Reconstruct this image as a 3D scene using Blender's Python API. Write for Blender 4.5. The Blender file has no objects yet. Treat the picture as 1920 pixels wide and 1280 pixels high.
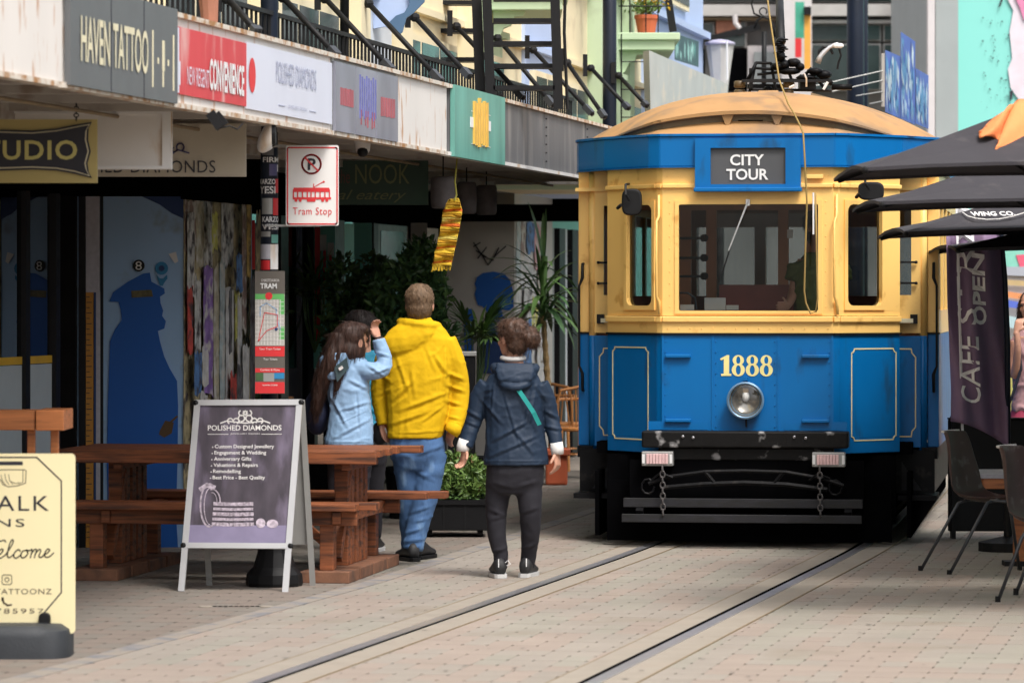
import bpy, math, random
from mathutils import Vector, Matrix, noise
R = math.radians
rnd = random.Random(7)
SC = bpy.context.scene

# ------------------------------------------------------------------ camera, light
F, H, CX, HY = 7500.0, 1.7, 960.0, 560.0
cam_d = bpy.data.cameras.new('camera'); cam = bpy.data.objects.new('camera', cam_d); SC.collection.objects.link(cam)
cam.location = (0, 0, H); cam.rotation_euler = (R(90), 0, 0)
cam_d.sensor_width = 36; cam_d.lens = F / 1920 * 36; cam_d.shift_y = -80 / 1920
cam_d.clip_start = 0.5; cam_d.clip_end = 600
cam_d.dof.use_dof = True; cam_d.dof.focus_distance = 27.2; cam_d.dof.aperture_fstop = 4.5
SC.camera = cam
world = bpy.data.worlds.new('World'); SC.world = world; world.use_nodes = True
wn = world.node_tree.nodes; wl = world.node_tree.links
SUN_EL, SUN_AZ = 58, 150          # azimuth from north (+Y), clockwise: behind the camera, to the right
sky = wn.new('ShaderNodeTexSky'); sky.sky_type = 'NISHITA'; sky.sun_disc = False
sky.sun_elevation = R(SUN_EL); sky.sun_rotation = R(SUN_AZ); sky.dust_density = 4; sky.air_density = 1.0; sky.ozone_density = .6
hs = wn.new('ShaderNodeHueSaturation'); hs.inputs['Saturation'].default_value = .3
wl.new(sky.outputs[0], hs.inputs['Color']); wl.new(hs.outputs[0], wn['Background'].inputs[0])
wn['Background'].inputs[1].default_value = 0.15
sd = bpy.data.lights.new('sun', 'SUN'); sd.energy = 1.4; sd.angle = R(16); sd.color = (1, .95, .88)
sun = bpy.data.objects.new('sun', sd); SC.collection.objects.link(sun)
dv = Vector((math.sin(R(SUN_AZ)) * math.cos(R(SUN_EL)), math.cos(R(SUN_AZ)) * math.cos(R(SUN_EL)), math.sin(R(SUN_EL))))
sun.rotation_euler = dv.to_track_quat('Z', 'Y').to_euler(); sun.location = dv * 60
SC.view_settings.view_transform = 'Standard'; SC.view_settings.look = 'None'
SC.view_settings.exposure = 0.80; SC.view_settings.gamma = 1; SC.view_settings.use_curve_mapping = False
SC.cycles.max_bounces = 9; SC.cycles.diffuse_bounces = 6; SC.cycles.transparent_max_bounces = 12; SC.cycles.caustics_reflective = False; SC.cycles.caustics_refractive = False
SC.cycles.sample_clamp_indirect = 6

# ------------------------------------------------------------------ helpers
def W(px, py, D): return Vector(((px - CX) * D / F, D, H - (py - HY) * D / F))
def G(px, py, z=0.0):
    D = F * (H - z) / (py - HY); return Vector(((px - CX) * D / F, D, z))

class MB:
    def __init__(s): s.v = []; s.f = []; s.m = []; s.mi = 0
    def add(s, vs, fs):
        b = len(s.v); s.v += [tuple(p) for p in vs]; s.f += [tuple(b + i for i in f) for f in fs]; s.m += [s.mi] * len(fs); return s
    def hexa(s, p):       # bottom 4 then top 4, both same winding
        return s.add(p, [(3, 2, 1, 0), (4, 5, 6, 7), (0, 1, 5, 4), (1, 2, 6, 5), (2, 3, 7, 6), (3, 0, 4, 7)])
    def box(s, x0, x1, y0, y1, z0, z1):
        return s.hexa([(x0, y0, z0), (x1, y0, z0), (x1, y1, z0), (x0, y1, z0), (x0, y0, z1), (x1, y0, z1), (x1, y1, z1), (x0, y1, z1)])
    def obox(s, c, u, v, w):   # centre and three half vectors
        c, u, v, w = map(Vector, (c, u, v, w))
        return s.hexa([c - u - v - w, c + u - v - w, c + u + v - w, c - u + v - w, c - u - v + w, c + u - v + w, c + u + v + w, c - u + v + w])
    def beam(s, a, b, wd, ht=None, up=(0, 0, 1)):
        a, b = Vector(a), Vector(b); d = (b - a); L = d.length; d.normalize(); up = Vector(up)
        if abs(d.dot(up)) > .97: up = Vector((0, 1, 0))
        r = d.cross(up).normalized(); n = r.cross(d).normalized(); ht = ht or wd
        return s.obox((a + b) / 2, d * L / 2, r * wd / 2, n * ht / 2)
    def tube(s, pts, rad, n=8, cap=True):
        pts = [Vector(p) for p in pts]
        if not hasattr(rad, '__len__'): rad = [rad] * len(pts)
        b = len(s.v); t0 = (pts[1] - pts[0]).normalized()
        ref = Vector((0, 0, 1)) if abs(t0.z) < .9 else Vector((1, 0, 0))
        a = t0.cross(ref).normalized(); vs = []
        for i, p in enumerate(pts):
            t = (pts[min(i + 1, len(pts) - 1)] - pts[max(i - 1, 0)]).normalized()
            a = (a - t * a.dot(t)).normalized(); c = t.cross(a)
            for k in range(n):
                th = 2 * math.pi * k / n
                vs.append(p + (a * math.cos(th) + c * math.sin(th)) * rad[i])
        fs = [(i * n + k, i * n + (k + 1) % n, (i + 1) * n + (k + 1) % n, (i + 1) * n + k) for i in range(len(pts) - 1) for k in range(n)]
        if cap: fs += [tuple(range(n - 1, -1, -1)), tuple((len(pts) - 1) * n + k for k in range(n))]
        return s.add(vs, fs)
    def loft(s, rings, cap=True, closed=True):
        n = len(rings[0]); vs = [p for r in rings for p in r]
        K = n if closed else n - 1
        fs = [(i * n + k, i * n + (k + 1) % n, (i + 1) * n + (k + 1) % n, (i + 1) * n + k) for i in range(len(rings) - 1) for k in range(K)]
        if cap and closed: fs += [tuple(range(n - 1, -1, -1)), tuple((len(rings) - 1) * n + k for k in range(n))]
        return s.add(vs, fs)
    def lathe(s, c, prof, n=16, axis='z', cap=True):
        c = Vector(c); rings = []
        for r, z in prof:
            ring = []
            for k in range(n):
                a = 2 * math.pi * k / n
                q = {'z': Vector((r * math.cos(a), r * math.sin(a), z)), 'y': Vector((r * math.cos(a), z, -r * math.sin(a))), 'x': Vector((z, r * math.cos(a), r * math.sin(a)))}[axis]
                ring.append(c + q)
            rings.append(ring)
        return s.loft(rings, cap)
    def ball(s, c, r, n=12, m=8):
        if not hasattr(r, '__len__'): r = (r, r, r)
        c = Vector(c); rings = []
        for j in range(1, m):
            ph = math.pi * j / m
            rings.append([c + Vector((r[0] * math.sin(ph) * math.cos(2 * math.pi * k / n), r[1] * math.sin(ph) * math.sin(2 * math.pi * k / n), -r[2] * math.cos(ph))) for k in range(n)])
        return s.loft(rings)
    def prism(s, poly, off):    # planar polygon of 3D points pushed along off
        n = len(poly); off = Vector(off); a = [Vector(p) for p in poly]; b = [p + off for p in a]
        return s.add(a + b, [tuple(range(n)), tuple(range(2 * n - 1, n - 1, -1))] + [(i, i + n, (i + 1) % n + n, (i + 1) % n) for i in range(n)])
    def pp(s, pts, D, th=.01):  # polygon seen at these picture points, standing at depth D and facing the street's near end
        return s.prism([W(x, y, D) for x, y in pts], (0, th, 0))
    def rect(s, x0, y0, x1, y1, D, th=.02): return s.pp([(x0, y0), (x1, y0), (x1, y1), (x0, y1)], D, th)
    def line(s, pts, w, T, th=.004, closed=False):   # flat stroke of width w along 2D pts, mapped by T(x,y,depth)
        n = len(pts)
        for i in range(n if closed else n - 1):
            a, b = Vector(pts[i]), Vector(pts[(i + 1) % n]); d = (b - a)
            if d.length < 1e-9: continue
            d.normalize(); q = Vector((-d.y, d.x)) * w / 2; a = a - d * w * .4; b = b + d * w * .4
            c = [a - q, b - q, b + q, a + q]
            s.hexa([T(p.x, p.y, 0) for p in c] + [T(p.x, p.y, -th) for p in c])
        return s

MW = {}
def link(o): SC.collection.objects.link(o); return o
def tag(o, label=None, cat=None, group=None, kind=None):
    if label: o['label'] = label
    if cat: o['category'] = cat
    if group: o['group'] = group
    if kind: o['kind'] = kind
    return o
def thing(name, label, cat, loc=(0, 0, 0), rz=0, group=None):
    o = link(bpy.data.objects.new(name, None)); o.empty_display_size = .1
    o.location = loc; o.rotation_euler = (0, 0, rz); MW[o] = Matrix.Translation(loc) @ Matrix.Rotation(rz, 4, 'Z')
    return tag(o, label, cat, group)
def mesh_of(name, mb, mats, smooth):
    me = bpy.data.meshes.new(name); me.from_pydata(mb.v, [], mb.f)
    mats = mats if isinstance(mats, (list, tuple)) else [mats]
    for m in mats: me.materials.append(m)
    if len(mats) > 1: me.polygons.foreach_set('material_index', mb.m)
    if smooth: me.polygons.foreach_set('use_smooth', [True] * len(me.polygons))
    me.update(); return me
SPLIT = {'mullion', 'seam', 'corner_post', 'red_print', 'blue_print', 'window_bar', 'window_bars', 'hood_bracket', 'caster', 'bolts', 'bulkhead_frame', 'coupling_bars', 'frame_rod', 'stripe', 'rule', 'clamp', 'corner_cap', 'pivot_casting', 'bracket', 'spring', 'base_frame', 'batten', 'sticker_mark', 'emblem', 'dash_panel', 'waist_panel', 'frame', 'rail', 'flange_groove', 'joint', 'side_casting', 'eyes', 'lens_cap'}
def islands(mb):
    par = list(range(len(mb.v)))
    def fd(i):
        while par[i] != i: par[i] = par[par[i]]; i = par[i]
        return i
    for f in mb.f:
        r = fd(f[0])
        for k in f[1:]: par[fd(k)] = r
    g = {}
    for fi, f in enumerate(mb.f): g.setdefault(fd(f[0]), []).append(fi)
    out = []
    for fl in g.values():
        q = MB(); mp = {}
        for fi in fl:
            for k in mb.f[fi]:
                if k not in mp: mp[k] = len(q.v); q.v.append(mb.v[k])
            q.f.append(tuple(mp[k] for k in mb.f[fi])); q.m.append(mb.m[fi])
        out.append(q)
    return out
def obj(name, mb, mats, parent=None, smooth=False, local=False, bevel=0, auto=False):
    if parent is not None and name in SPLIT and len(mb.f) < 3000:
        isl = islands(mb)
        if 1 < len(isl) <= 24:
            for q in isl: o = obj_(name, q, mats, parent, smooth, local, bevel, auto)
            return o
    o = obj_(name, mb, mats, parent, smooth, local, bevel, auto)
    if name in ('ruler_marks', 'small_print', 'small_lettering', 'icons', 'flowers', 'rivets', 'streaks', 'speckles'): o['kind'] = 'stuff'
    return o
def obj_(name, mb, mats, parent=None, smooth=False, local=False, bevel=0, auto=False):
    if parent is None:
        xs = [p[0] for p in mb.v]; ys = [p[1] for p in mb.v]; c = Vector(((min(xs) + max(xs)) / 2, (min(ys) + max(ys)) / 2, min(p[2] for p in mb.v)))
        mb.v = [tuple(Vector(p) - c) for p in mb.v]
    elif not local:
        inv = MW[parent].inverted(); mb.v = [tuple(inv @ Vector(p)) for p in mb.v]; c = None
    o = link(bpy.data.objects.new(name, mesh_of(name, mb, mats, smooth or auto)))
    if parent is None: o.location = c; MW[o] = Matrix.Translation(c)
    else: o.parent = parent; MW[o] = MW[parent].copy()
    if bevel:
        m = o.modifiers.new('bevel', 'BEVEL'); m.width = bevel; m.segments = 2; m.limit_method = 'ANGLE'; m.angle_limit = R(40)
    if auto:
        try: o.data.shade_auto_smooth
        except AttributeError: pass
        m = o.modifiers.new('es', 'EDGE_SPLIT'); m.split_angle = R(35)
    return o
def dup(o, loc=None, rz=None, label=None, parent=None):
    c = o.copy(); link(c)
    if parent: c.parent = parent
    if loc is not None: c.location = loc
    if rz is not None: c.rotation_euler = (0, 0, rz)
    if label: c['label'] = label
    for ch in list(o.children): dup(ch, parent=c)
    return c

def pm(name, col, rough=.6, metal=0, var=.12, scale=6, bump=0.0, bscale=80, dirt=None, damt=.0, dscale=5, st=(1, 1, 1), coat=0, spec=.5, attr=None, bst=None, rvar=.08):
    m = bpy.data.materials.new(name); m.use_nodes = True; nt = m.node_tree; N = nt.nodes; L = nt.links; B = N['Principled BSDF']
    tc = N.new('ShaderNodeTexCoord'); mp = N.new('ShaderNodeMapping'); mp.inputs['Scale'].default_value = st; L.new(tc.outputs['Object'], mp.inputs[0])
    def nz(s, det=5, src=mp):
        n = N.new('ShaderNodeTexNoise'); n.inputs['Scale'].default_value = s; n.inputs['Detail'].default_value = det; L.new(src.outputs[0], n.inputs['Vector']); return n
    n1 = nz(scale)
    mx = N.new('ShaderNodeMix'); mx.data_type = 'RGBA'
    mx.inputs[6].default_value = tuple(max(0, c * (1 - var * 1.6)) for c in col) + (1,); mx.inputs[7].default_value = tuple(min(1, c * (1 + var * 1.6)) for c in col) + (1,)
    L.new(n1.outputs[0], mx.inputs[0]); out = mx.outputs[2]
    if attr:
        at = N.new('ShaderNodeAttribute'); at.attribute_name = attr
        mm = N.new('ShaderNodeMix'); mm.data_type = 'RGBA'; mm.blend_type = 'MULTIPLY'; mm.inputs[0].default_value = 1
        L.new(out, mm.inputs[6]); L.new(at.outputs['Color'], mm.inputs[7]); out = mm.outputs[2]
    if dirt:
        n2 = nz(dscale, 8); rp = N.new('ShaderNodeMapRange'); rp.inputs[1].default_value = .62 - damt * .35; rp.inputs[2].default_value = .72 - damt * .2; L.new(n2.outputs[0], rp.inputs[0])
        m2 = N.new('ShaderNodeMix'); m2.data_type = 'RGBA'; L.new(rp.outputs[0], m2.inputs[0]); L.new(out, m2.inputs[6]); m2.inputs[7].default_value = tuple(dirt) + (1,); out = m2.outputs[2]
    L.new(out, B.inputs['Base Color'])
    rr = N.new('ShaderNodeMapRange'); rr.inputs[3].default_value = max(.02, rough - rvar); rr.inputs[4].default_value = min(1, rough + rvar); n3 = nz(scale * 2.3); L.new(n3.outputs[0], rr.inputs[0]); L.new(rr.outputs[0], B.inputs['Roughness'])
    B.inputs['Metallic'].default_value = metal; B.inputs['Coat Weight'].default_value = coat; B.inputs['Coat Roughness'].default_value = .12; B.inputs['Specular IOR Level'].default_value = spec
    if bump:
        src = mp
        if bst: src = N.new('ShaderNodeMapping'); src.inputs['Scale'].default_value = bst; L.new(tc.outputs['Object'], src.inputs[0])
        n4 = nz(bscale, 6, src); bp = N.new('ShaderNodeBump'); bp.inputs['Strength'].default_value = min(1, bump); bp.inputs['Distance'].default_value = .004 * max(1, bump) ; L.new(n4.outputs[0], bp.inputs['Height']); L.new(bp.outputs[0], B.inputs['Normal'])
    return m
def glassmat(name, tint=(.8, .85, .85), refl=.08, opac=.0, rough=.01):
    m = bpy.data.materials.new(name); m.use_nodes = True; nt = m.node_tree; N = nt.nodes; L = nt.links; N.remove(N['Principled BSDF'])
    tr = N.new('ShaderNodeBsdfTransparent'); tr.inputs[0].default_value = tuple(tint) + (1,); gl = N.new('ShaderNodeBsdfGlossy'); gl.inputs['Roughness'].default_value = rough
    fr = N.new('ShaderNodeFresnel'); fr.inputs[0].default_value = 1.5; ad = N.new('ShaderNodeMath'); ad.operation = 'ADD'; ad.inputs[1].default_value = refl; ad.use_clamp = True
    L.new(fr.outputs[0], ad.inputs[0]); mx = N.new('ShaderNodeMixShader'); L.new(ad.outputs[0], mx.inputs[0]); L.new(tr.outputs[0], mx.inputs[1]); L.new(gl.outputs[0], mx.inputs[2])
    L.new(mx.outputs[0], N['Material Output'].inputs[0]); return m

def C(r, g, b):
    f = lambda c: (c / 255 / 12.92) if c / 255 <= .04045 else ((c / 255 + .055) / 1.055) ** 2.4
    return (f(r), f(g), f(b))
# paints and stuffs
M = {}
def mk(k, *a, **kw): M[k] = pm(k, *a, **kw); return M[k]
mk('tram_blue', (.0, .135, .40), .38, var=.08, scale=3, coat=.08, bump=.05, bscale=25, dirt=(.01, .085, .22), damt=.03, dscale=6, spec=.25, st=(1, 1, .35))
mk('tram_yellow', (.97, .60, .185), .4, var=.04, scale=3, coat=.2, bump=.05, bscale=25, dirt=(.74, .40, .10), damt=.02, dscale=7, spec=.4)
mk('cream_line', (.85, .72, .38), .5)
mk('roof_tan', (.43, .235, .092), .7, var=.14, scale=4, bump=.3, bscale=40, dirt=(.28, .17, .09), damt=.25, dscale=3)
mk('roof_dull', (.24, .18, .11), .8, var=.2, scale=8, bump=.3)
mk('black_iron', (.006, .006, .007), .45, var=.4, scale=10, bump=.3, bscale=60, dirt=(.025, .022, .021), damt=.15, dscale=14, spec=.12)
mk('chipped_black', (.006, .0055, .0055), .5, spec=.2, var=.3, scale=12, bump=.3, dirt=(.34, .33, .33), damt=.02, dscale=9)
mk('step_grey', (.024, .024, .028), .5, spec=.25, var=.3, scale=8, bump=.3, dirt=(.02, .02, .02), damt=.5, dscale=6, st=(1, 1, 3))
mk('black', (.006, .006, .007), .55, var=.3, spec=.3)
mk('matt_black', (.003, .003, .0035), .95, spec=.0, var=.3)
mk('navy_post', (.007, .012, .025), .45, var=.2, bump=.2, spec=.3)
mk('brown_int', (.60, .26, .13), .45, var=.3, scale=5, st=(1, 1, .15), bump=.2)
mk('maroon_int', (.30, .07, .055), .4, var=.2)
mk('paver', (.315, .280, .238), .85, var=.12, scale=1.3, bump=.5, bscale=220, attr='tone', dirt=(.27, .23, .185), damt=.12, dscale=1.1)
mk('paver_path', (.22, .195, .165), .85, var=.14, scale=1.3, bump=.5, bscale=220, attr='tone', dirt=(.15, .13, .11), damt=.2, dscale=1.3)
mk('ground', (.27, .225, .185), .9, var=.2, scale=3, bump=.5, bscale=60)
mk('concrete', (.315, .275, .228), .85, var=.10, scale=5, bump=.4, bscale=90, dirt=(.33, .28, .23), damt=.2, dscale=2)
mk('bluestone', (.20, .20, .215), .75, var=.25, scale=12, bump=.5, bscale=60, dirt=(.30, .26, .22), damt=.8, dscale=6)
mk('steel', (.56, .55, .58), .33, metal=.8, var=.12, scale=6, bump=.1)
mk('chain_iron', (.14, .13, .13), .5, metal=.5)
mk('alu', (.62, .62, .63), .35, metal=.5, var=.06, scale=4)
mk('alu_dull', (.34, .34, .33), .5, metal=.3, var=.08)
mk('white_paint', (.74, .72, .70), .55, var=.06, scale=3, bump=.1, dirt=(.55, .38, .22), damt=.12, dscale=5, st=(1, 1, .35))
mk('rust_white', (.74, .70, .66), .6, var=.06, scale=3, bump=.2, dirt=(.50, .27, .14), damt=.10, dscale=16, st=(1, 1, .22))
mk('rust_trim', (.66, .60, .52), .7, var=.15, scale=6, bump=.3, dirt=(.38, .19, .07), damt=.45, dscale=12)
mk('soffit', (.40, .37, .34), .7, var=.1, scale=3, bump=.1, dirt=(.25, .2, .16), damt=.2, dscale=5)
mk('grey_sign', (.115, .12, .125), .45, var=.06, scale=2)
mk('cream_letters', (.72, .66, .46), .5, var=.05)
mk('gold_letters', (.62, .56, .20), .5, var=.08)
mk('red_sign', (.62, .05, .06), .5, var=.15, scale=3, dirt=(.70, .38, .36), damt=.25, dscale=6, st=(1, 1, .2))
mk('red_print', (.68, .03, .035), .5, var=.05)
mk('blue_white', (.66, .68, .78), .5, var=.05, scale=3, st=(1, 1, .3))
mk('grey_blue_letters', (.40, .42, .54), .5)
mk('lav_letters', (.10, .09, .22), .5)
mk('silver_sheet', (.26, .265, .32), .4, metal=.15, var=.45, scale=2.2, st=(1, 1, .5))
mk('teal_sign', (.13, .36, .30), .5, var=.3, scale=4, st=(1, 1, .2), bump=.1)
mk('amber', (.85, .47, .08), .5, var=.2, scale=8)
mk('lead_grey', (.13, .13, .135), .65, var=.25, scale=5, st=(1, 1, .15), bump=.3, dirt=(.23, .22, .21), damt=.2)
mk('ply_cream', (.86, .76, .46), .45, var=.02, scale=3)
mk('ink', (.02, .02, .03), .5)
mk('rubber', (.028, .032, .038), .6, var=.2, bump=.3)
mk('timber', (.25, .078, .028), .55, var=.5, scale=7, st=(.6, 3, 9), bump=.35, bscale=30, bst=(1, 8, 20), dirt=(.07, .026, .014), damt=.35, dscale=4, coat=.0)
mk('timber_light', (.50, .17, .052), .45, var=.3, scale=6, st=(.6, 3, 8), bump=.3, bscale=30, coat=.15, dirt=(.28, .09, .03), damt=.2)
mk('timber_end', (.20, .09, .05), .7, var=.35, scale=14, bump=.4, dirt=(.09, .05, .035), damt=.4)
mk('mural_pale', (.34, .52, .76), .6, var=.06, scale=2, bump=.08, dirt=(.28, .36, .46), damt=.1)
mk('mural_blue', (.004, .10, .42), .55, var=.06, scale=2)
mk('mural_grey', (.50, .48, .45), .6, var=.06, scale=2)
mk('mural_navy', (.012, .045, .16), .55, var=.06)
mk('mural_sky', (.02, .22, .45), .5)
mk('orange_strip', (.55, .24, .03), .5, var=.1)
mk('pale_strip', (.48, .47, .52), .5, var=.15, scale=30, st=(1, 1, 1))
mk('yellow_tape', (.70, .42, .03), .5, var=.1)
mk('frost', (.50, .56, .58), .4, var=.05)
mk('dark_frame', (.006, .006, .008), .5, spec=.25)
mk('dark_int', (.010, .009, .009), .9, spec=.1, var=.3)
mk('door_brown', (.05, .028, .018), .4, var=.2)
mk('cream_wall', (.80, .70, .47), .75, var=.05, scale=2, bump=.15, dirt=(.62, .52, .34), damt=.12, dscale=2)
mk('green_wall', (.50, .62, .42), .75, var=.05, scale=2, bump=.15, dirt=(.38, .46, .31), damt=.12, dscale=2)
mk('blue_wall', (.42, .52, .74), .75, var=.05, scale=2, bump=.15)
mk('pale_wall', (.66, .70, .74), .75, var=.05, scale=2)
mk('mint_wall', (.24, .66, .59), .7, var=.04, scale=1, bump=.1)
mk('grey_wall', (.33, .36, .36), .75, var=.08, scale=2, bump=.1)
mk('far_grey', (.22, .21, .20), .8, var=.15, scale=1)
mk('far_beam', (.45, .43, .41), .7, var=.1)
mk('far_white', (.62, .58, .58), .7, var=.06)
mk('paver_bed', (.10, .085, .07), .9)
mk('brick_far', (.38, .16, .10), .8, var=.3)
mk('win_dark', (.05, .065, .065), .15, var=.4, scale=1.5)
mk('leaf', (.11, .21, .06), .45, var=.45, scale=5)
mk('leaf_light', (.12, .20, .045), .45, var=.45, scale=8)
mk('leaf_dark', (.055, .125, .045), .4, var=.4, scale=6)
mk('bark', (.36, .24, .11), .85, var=.3, scale=18, bump=.8, bscale=40, st=(1, 1, 4))
mk('terracotta', (.55, .12, .05), .7, var=.1, bump=.1)
mk('terracotta_old', (.40, .14, .08), .75, var=.2, bump=.2)
mk('soil', (.03, .02, .014), .95)
mk('planter', (.006, .006, .007), .7, spec=.2, var=.2, bump=.2)
mk('flower', (.80, .42, .02), .6, var=.3)
mk('canvas', (.040, .037, .044), .92, var=.10, scale=3, bump=.35, bscale=150, dirt=(.06, .055, .06), damt=.05, dscale=7)
mk('orange_cloth', (.85, .27, .09), .8, var=.15, scale=5, bump=.3, bscale=20)
mk('white', (.78, .78, .78), .5, var=.04)
mk('flag', (.20, .13, .22), .7, var=.12, scale=4, bump=.4, bscale=8)
mk('shell', (.075, .043, .037), .42, var=.2, dirt=(.17, .14, .13), damt=.12, dscale=12)
mk('wire_grey', (.07, .075, .085), .4, metal=.4)
mk('bent_wood', (.45, .19, .06), .45, var=.2, scale=8)
mk('lamp_glass', (.56, .54, .52), .3, var=.08)
mk('lamp_lid', (.40, .38, .50), .4)
mk('wing_grey', (.47, .49, .47), .6, var=.1, scale=3, bump=.15, dirt=(.60, .56, .48), damt=.2, dscale=4)
mk('ceramic', (.11, .075, .035), .4, var=.3, scale=8)
mk('rope', (.30, .20, .06), .8)
mk('rope_yellow', (.42, .38, .06), .7)
mk('reflector', (.45, .43, .40), .18, metal=.7, var=.05)
mk('pink_lens', (.75, .50, .50), .25, var=.12, scale=30, coat=.5)
mk('paper', (.78, .76, .74), .7, var=.05)
mk('hi_vis', (.10, .13, .03), .6)
mk('skin', (.56, .29, .20), .5, var=.10, scale=12, bump=.1)
mk('hair_brown', (.05, .022, .014), .55, var=.6, scale=14, st=(3, 3, .6), bump=1.0, bscale=70, bst=(2.5, 2.5, .35))
mk('hair_fair', (.17, .105, .058), .6, var=.4, scale=30, st=(2, 2, .5), bump=1, bscale=120, bst=(2, 2, .5))
mk('hair_curly', (.062, .028, .015), .6, var=.7, scale=22, bump=1.0, bscale=45)
mk('hair_black', (.022, .014, .012), .5, var=.4, scale=14, bump=1, bscale=70, bst=(2.5, 2.5, .35))
mk('yellow_jacket', (.66, .40, .006), .85, spec=.2, var=.06, scale=4, bump=.5, bscale=30)
mk('navy_jacket', (.015, .029, .056), .6, spec=.3, var=.12, scale=4, bump=.5, bscale=30)
mk('pale_blue_jacket', (.27, .43, .64), .6, var=.06, scale=4, bump=.5, bscale=30)
mk('jeans', (.065, .145, .31), .85, var=.28, scale=5, bump=.4, bscale=60, dirt=(.20, .33, .52), damt=.22, dscale=5, st=(1.6, 1.6, .7))
mk('dark_trousers', (.012, .011, .017), .85, var=.15, scale=4, bump=.3, bscale=30)
mk('shoe', (.018, .018, .02), .6, var=.3, bump=.3)
mk('shoe_sole', (.55, .55, .55), .7)
mk('green_sole', (.05, .45, .28), .6)
mk('teal_strap', (.02, .36, .34), .6)
mk('white_cloth', (.72, .70, .68), .8, var=.05, bump=.2, bscale=40)
mk('teal_top', (.02, .25, .40), .7)
mk('pink_top', (.42, .24, .25), .8, var=.12, scale=10, bump=.3)
mk('red_skirt', (.42, .05, .10), .8, var=.1)
mk('pack', (.018, .024, .06), .7, var=.15, bump=.3)
GL = glassmat('clear_glass', (.86, .88, .88), -.015); GLR = glassmat('street_glass', (.35, .38, .40), .05); GLS = glassmat('shop_glass', (.40, .43, .45), .16); GLL = glassmat('lens_glass', (.9, .9, .88), .04)

_tx = {}
def tmesh(body, bold=0, shear=0, sp=1):
    k = (body, bold, shear, sp)
    if k not in _tx:
        c = bpy.data.curves.new('t', 'FONT'); c.body = body; c.size = 1; c.offset = bold; c.shear = shear; c.space_character = sp; c.resolution_u = 3
        o = link(bpy.data.objects.new('t', c)); bpy.context.view_layer.update()
        me = bpy.data.meshes.new_from_object(o.evaluated_get(bpy.context.evaluated_depsgraph_get()))
        vs = [v.co.copy() for v in me.vertices]; fs = [tuple(p.vertices) for p in me.polygons]
        bpy.data.objects.remove(o); bpy.data.curves.remove(c); bpy.data.meshes.remove(me)
        x0, x1 = min(v.x for v in vs), max(v.x for v in vs); y0, y1 = min(v.y for v in vs), max(v.y for v in vs)
        _tx[k] = ([((v.x - x0) / (x1 - x0), (v.y - y0) / (y1 - y0)) for v in vs], fs)
    return _tx[k]
def text(mb, body, O, U, V, bold=0, shear=0, sp=1, lift=.004):   # letters filling the parallelogram O + U + V, facing U x V
    vs, fs = tmesh(body, bold, shear, sp); O, U, V = map(Vector, (O, U, V)); n = U.cross(V).normalized() * lift
    mb.add([O + U * a + V * b + n for a, b in vs], fs); return mb
def fpx(mb, T, x0, x1, y0, y1, l0, l1):
    return mb.hexa([T(x0, y1, l0), T(x1, y1, l0), T(x1, y1, l1), T(x0, y1, l1), T(x0, y0, l0), T(x1, y0, l0), T(x1, y0, l1), T(x0, y0, l1)])
def ptext(mb, body, x0, y0, x1, y1, D, **k):      # letters whose picture box is this, at depth D
    O = W(x0, y1, D); return text(mb, body, O, W(x1, y1, D) - O, W(x0, y0, D) - O, **k)
# ------------------------------------------------------------------ street geometry
SL = .188                                         # the street leads away to the right of the view
def plane(c):
    def X(D): return -c + SL * D
    def T(px, py, lift=0.0):
        D = c / (SL - (px - CX) / F); return Vector((X(D) + lift, D, H - (py - HY) * D / F))
    def Dx(px): return c / (SL - (px - CX) / F)
    return X, T, Dx
XF, TF, DF = plane(5.4976)      # awning edge
XB, TB, DB = plane(7.401)       # faces of the piers
XA, TA, DA = plane(8.061)       # shop windows, set back
XU, TU, DU = plane(6.20)        # upper wall
def sb(mb, D0, D1, X, a, b, z0, z1):
    return mb.hexa([(X(D0) + a, D0, z0), (X(D0) + b, D0, z0), (X(D1) + b, D1, z0), (X(D1) + a, D1, z0), (X(D0) + a, D0, z1), (X(D0) + b, D0, z1), (X(D1) + b, D1, z1), (X(D1) + a, D1, z1)])
def fillT(mb, T, pts, lift=.006, th=.004):
    a = [T(x, y, lift) for x, y in pts]; b = [T(x, y, lift - th) for x, y in pts]; n = len(pts)
    return mb.add(a + b, [tuple(range(n)), tuple(range(2 * n - 1, n - 1, -1))] + [(i, i + n, (i + 1) % n + n, (i + 1) % n) for i in range(n)])

# ground
o = obj('ground', MB().add([(-150, -40, -.02), (150, -40, -.02), (150, 260, -.02), (-150, 260, -.02)], [(0, 1, 2, 3)]), M['ground'])
tag(o, kind='structure')
def xc(D):                       # centre line of the track
    if D < 26: return 1.38 + .212 * (D - 26)
    if D < 30: return 1.38 + .212 * (D - 26) - .0075 * (D - 26) ** 2
    return 2.108 + .15 * (D - 30)
def xk(D):                       # stone channel between road and footpath
    return -.85 + (.225 if D < 23.9 else .182) * (D - 23.9)
def ribbon(mb, X, a, b, z0, z1, Ds):
    for d0, d1 in zip(Ds[:-1], Ds[1:]):
        mb.hexa([(X(d0) + a, d0, z0), (X(d0) + b, d0, z0), (X(d1) + b, d1, z0), (X(d1) + a, d1, z0), (X(d0) + a, d0, z1), (X(d0) + b, d0, z1), (X(d1) + b, d1, z1), (X(d1) + a, d1, z1)])
ea = Vector((math.sin(R(10.7)), math.cos(R(10.7)), 0)); na = Vector((ea.y, -ea.x, 0))
PL, PWD = .26, .125
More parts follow.
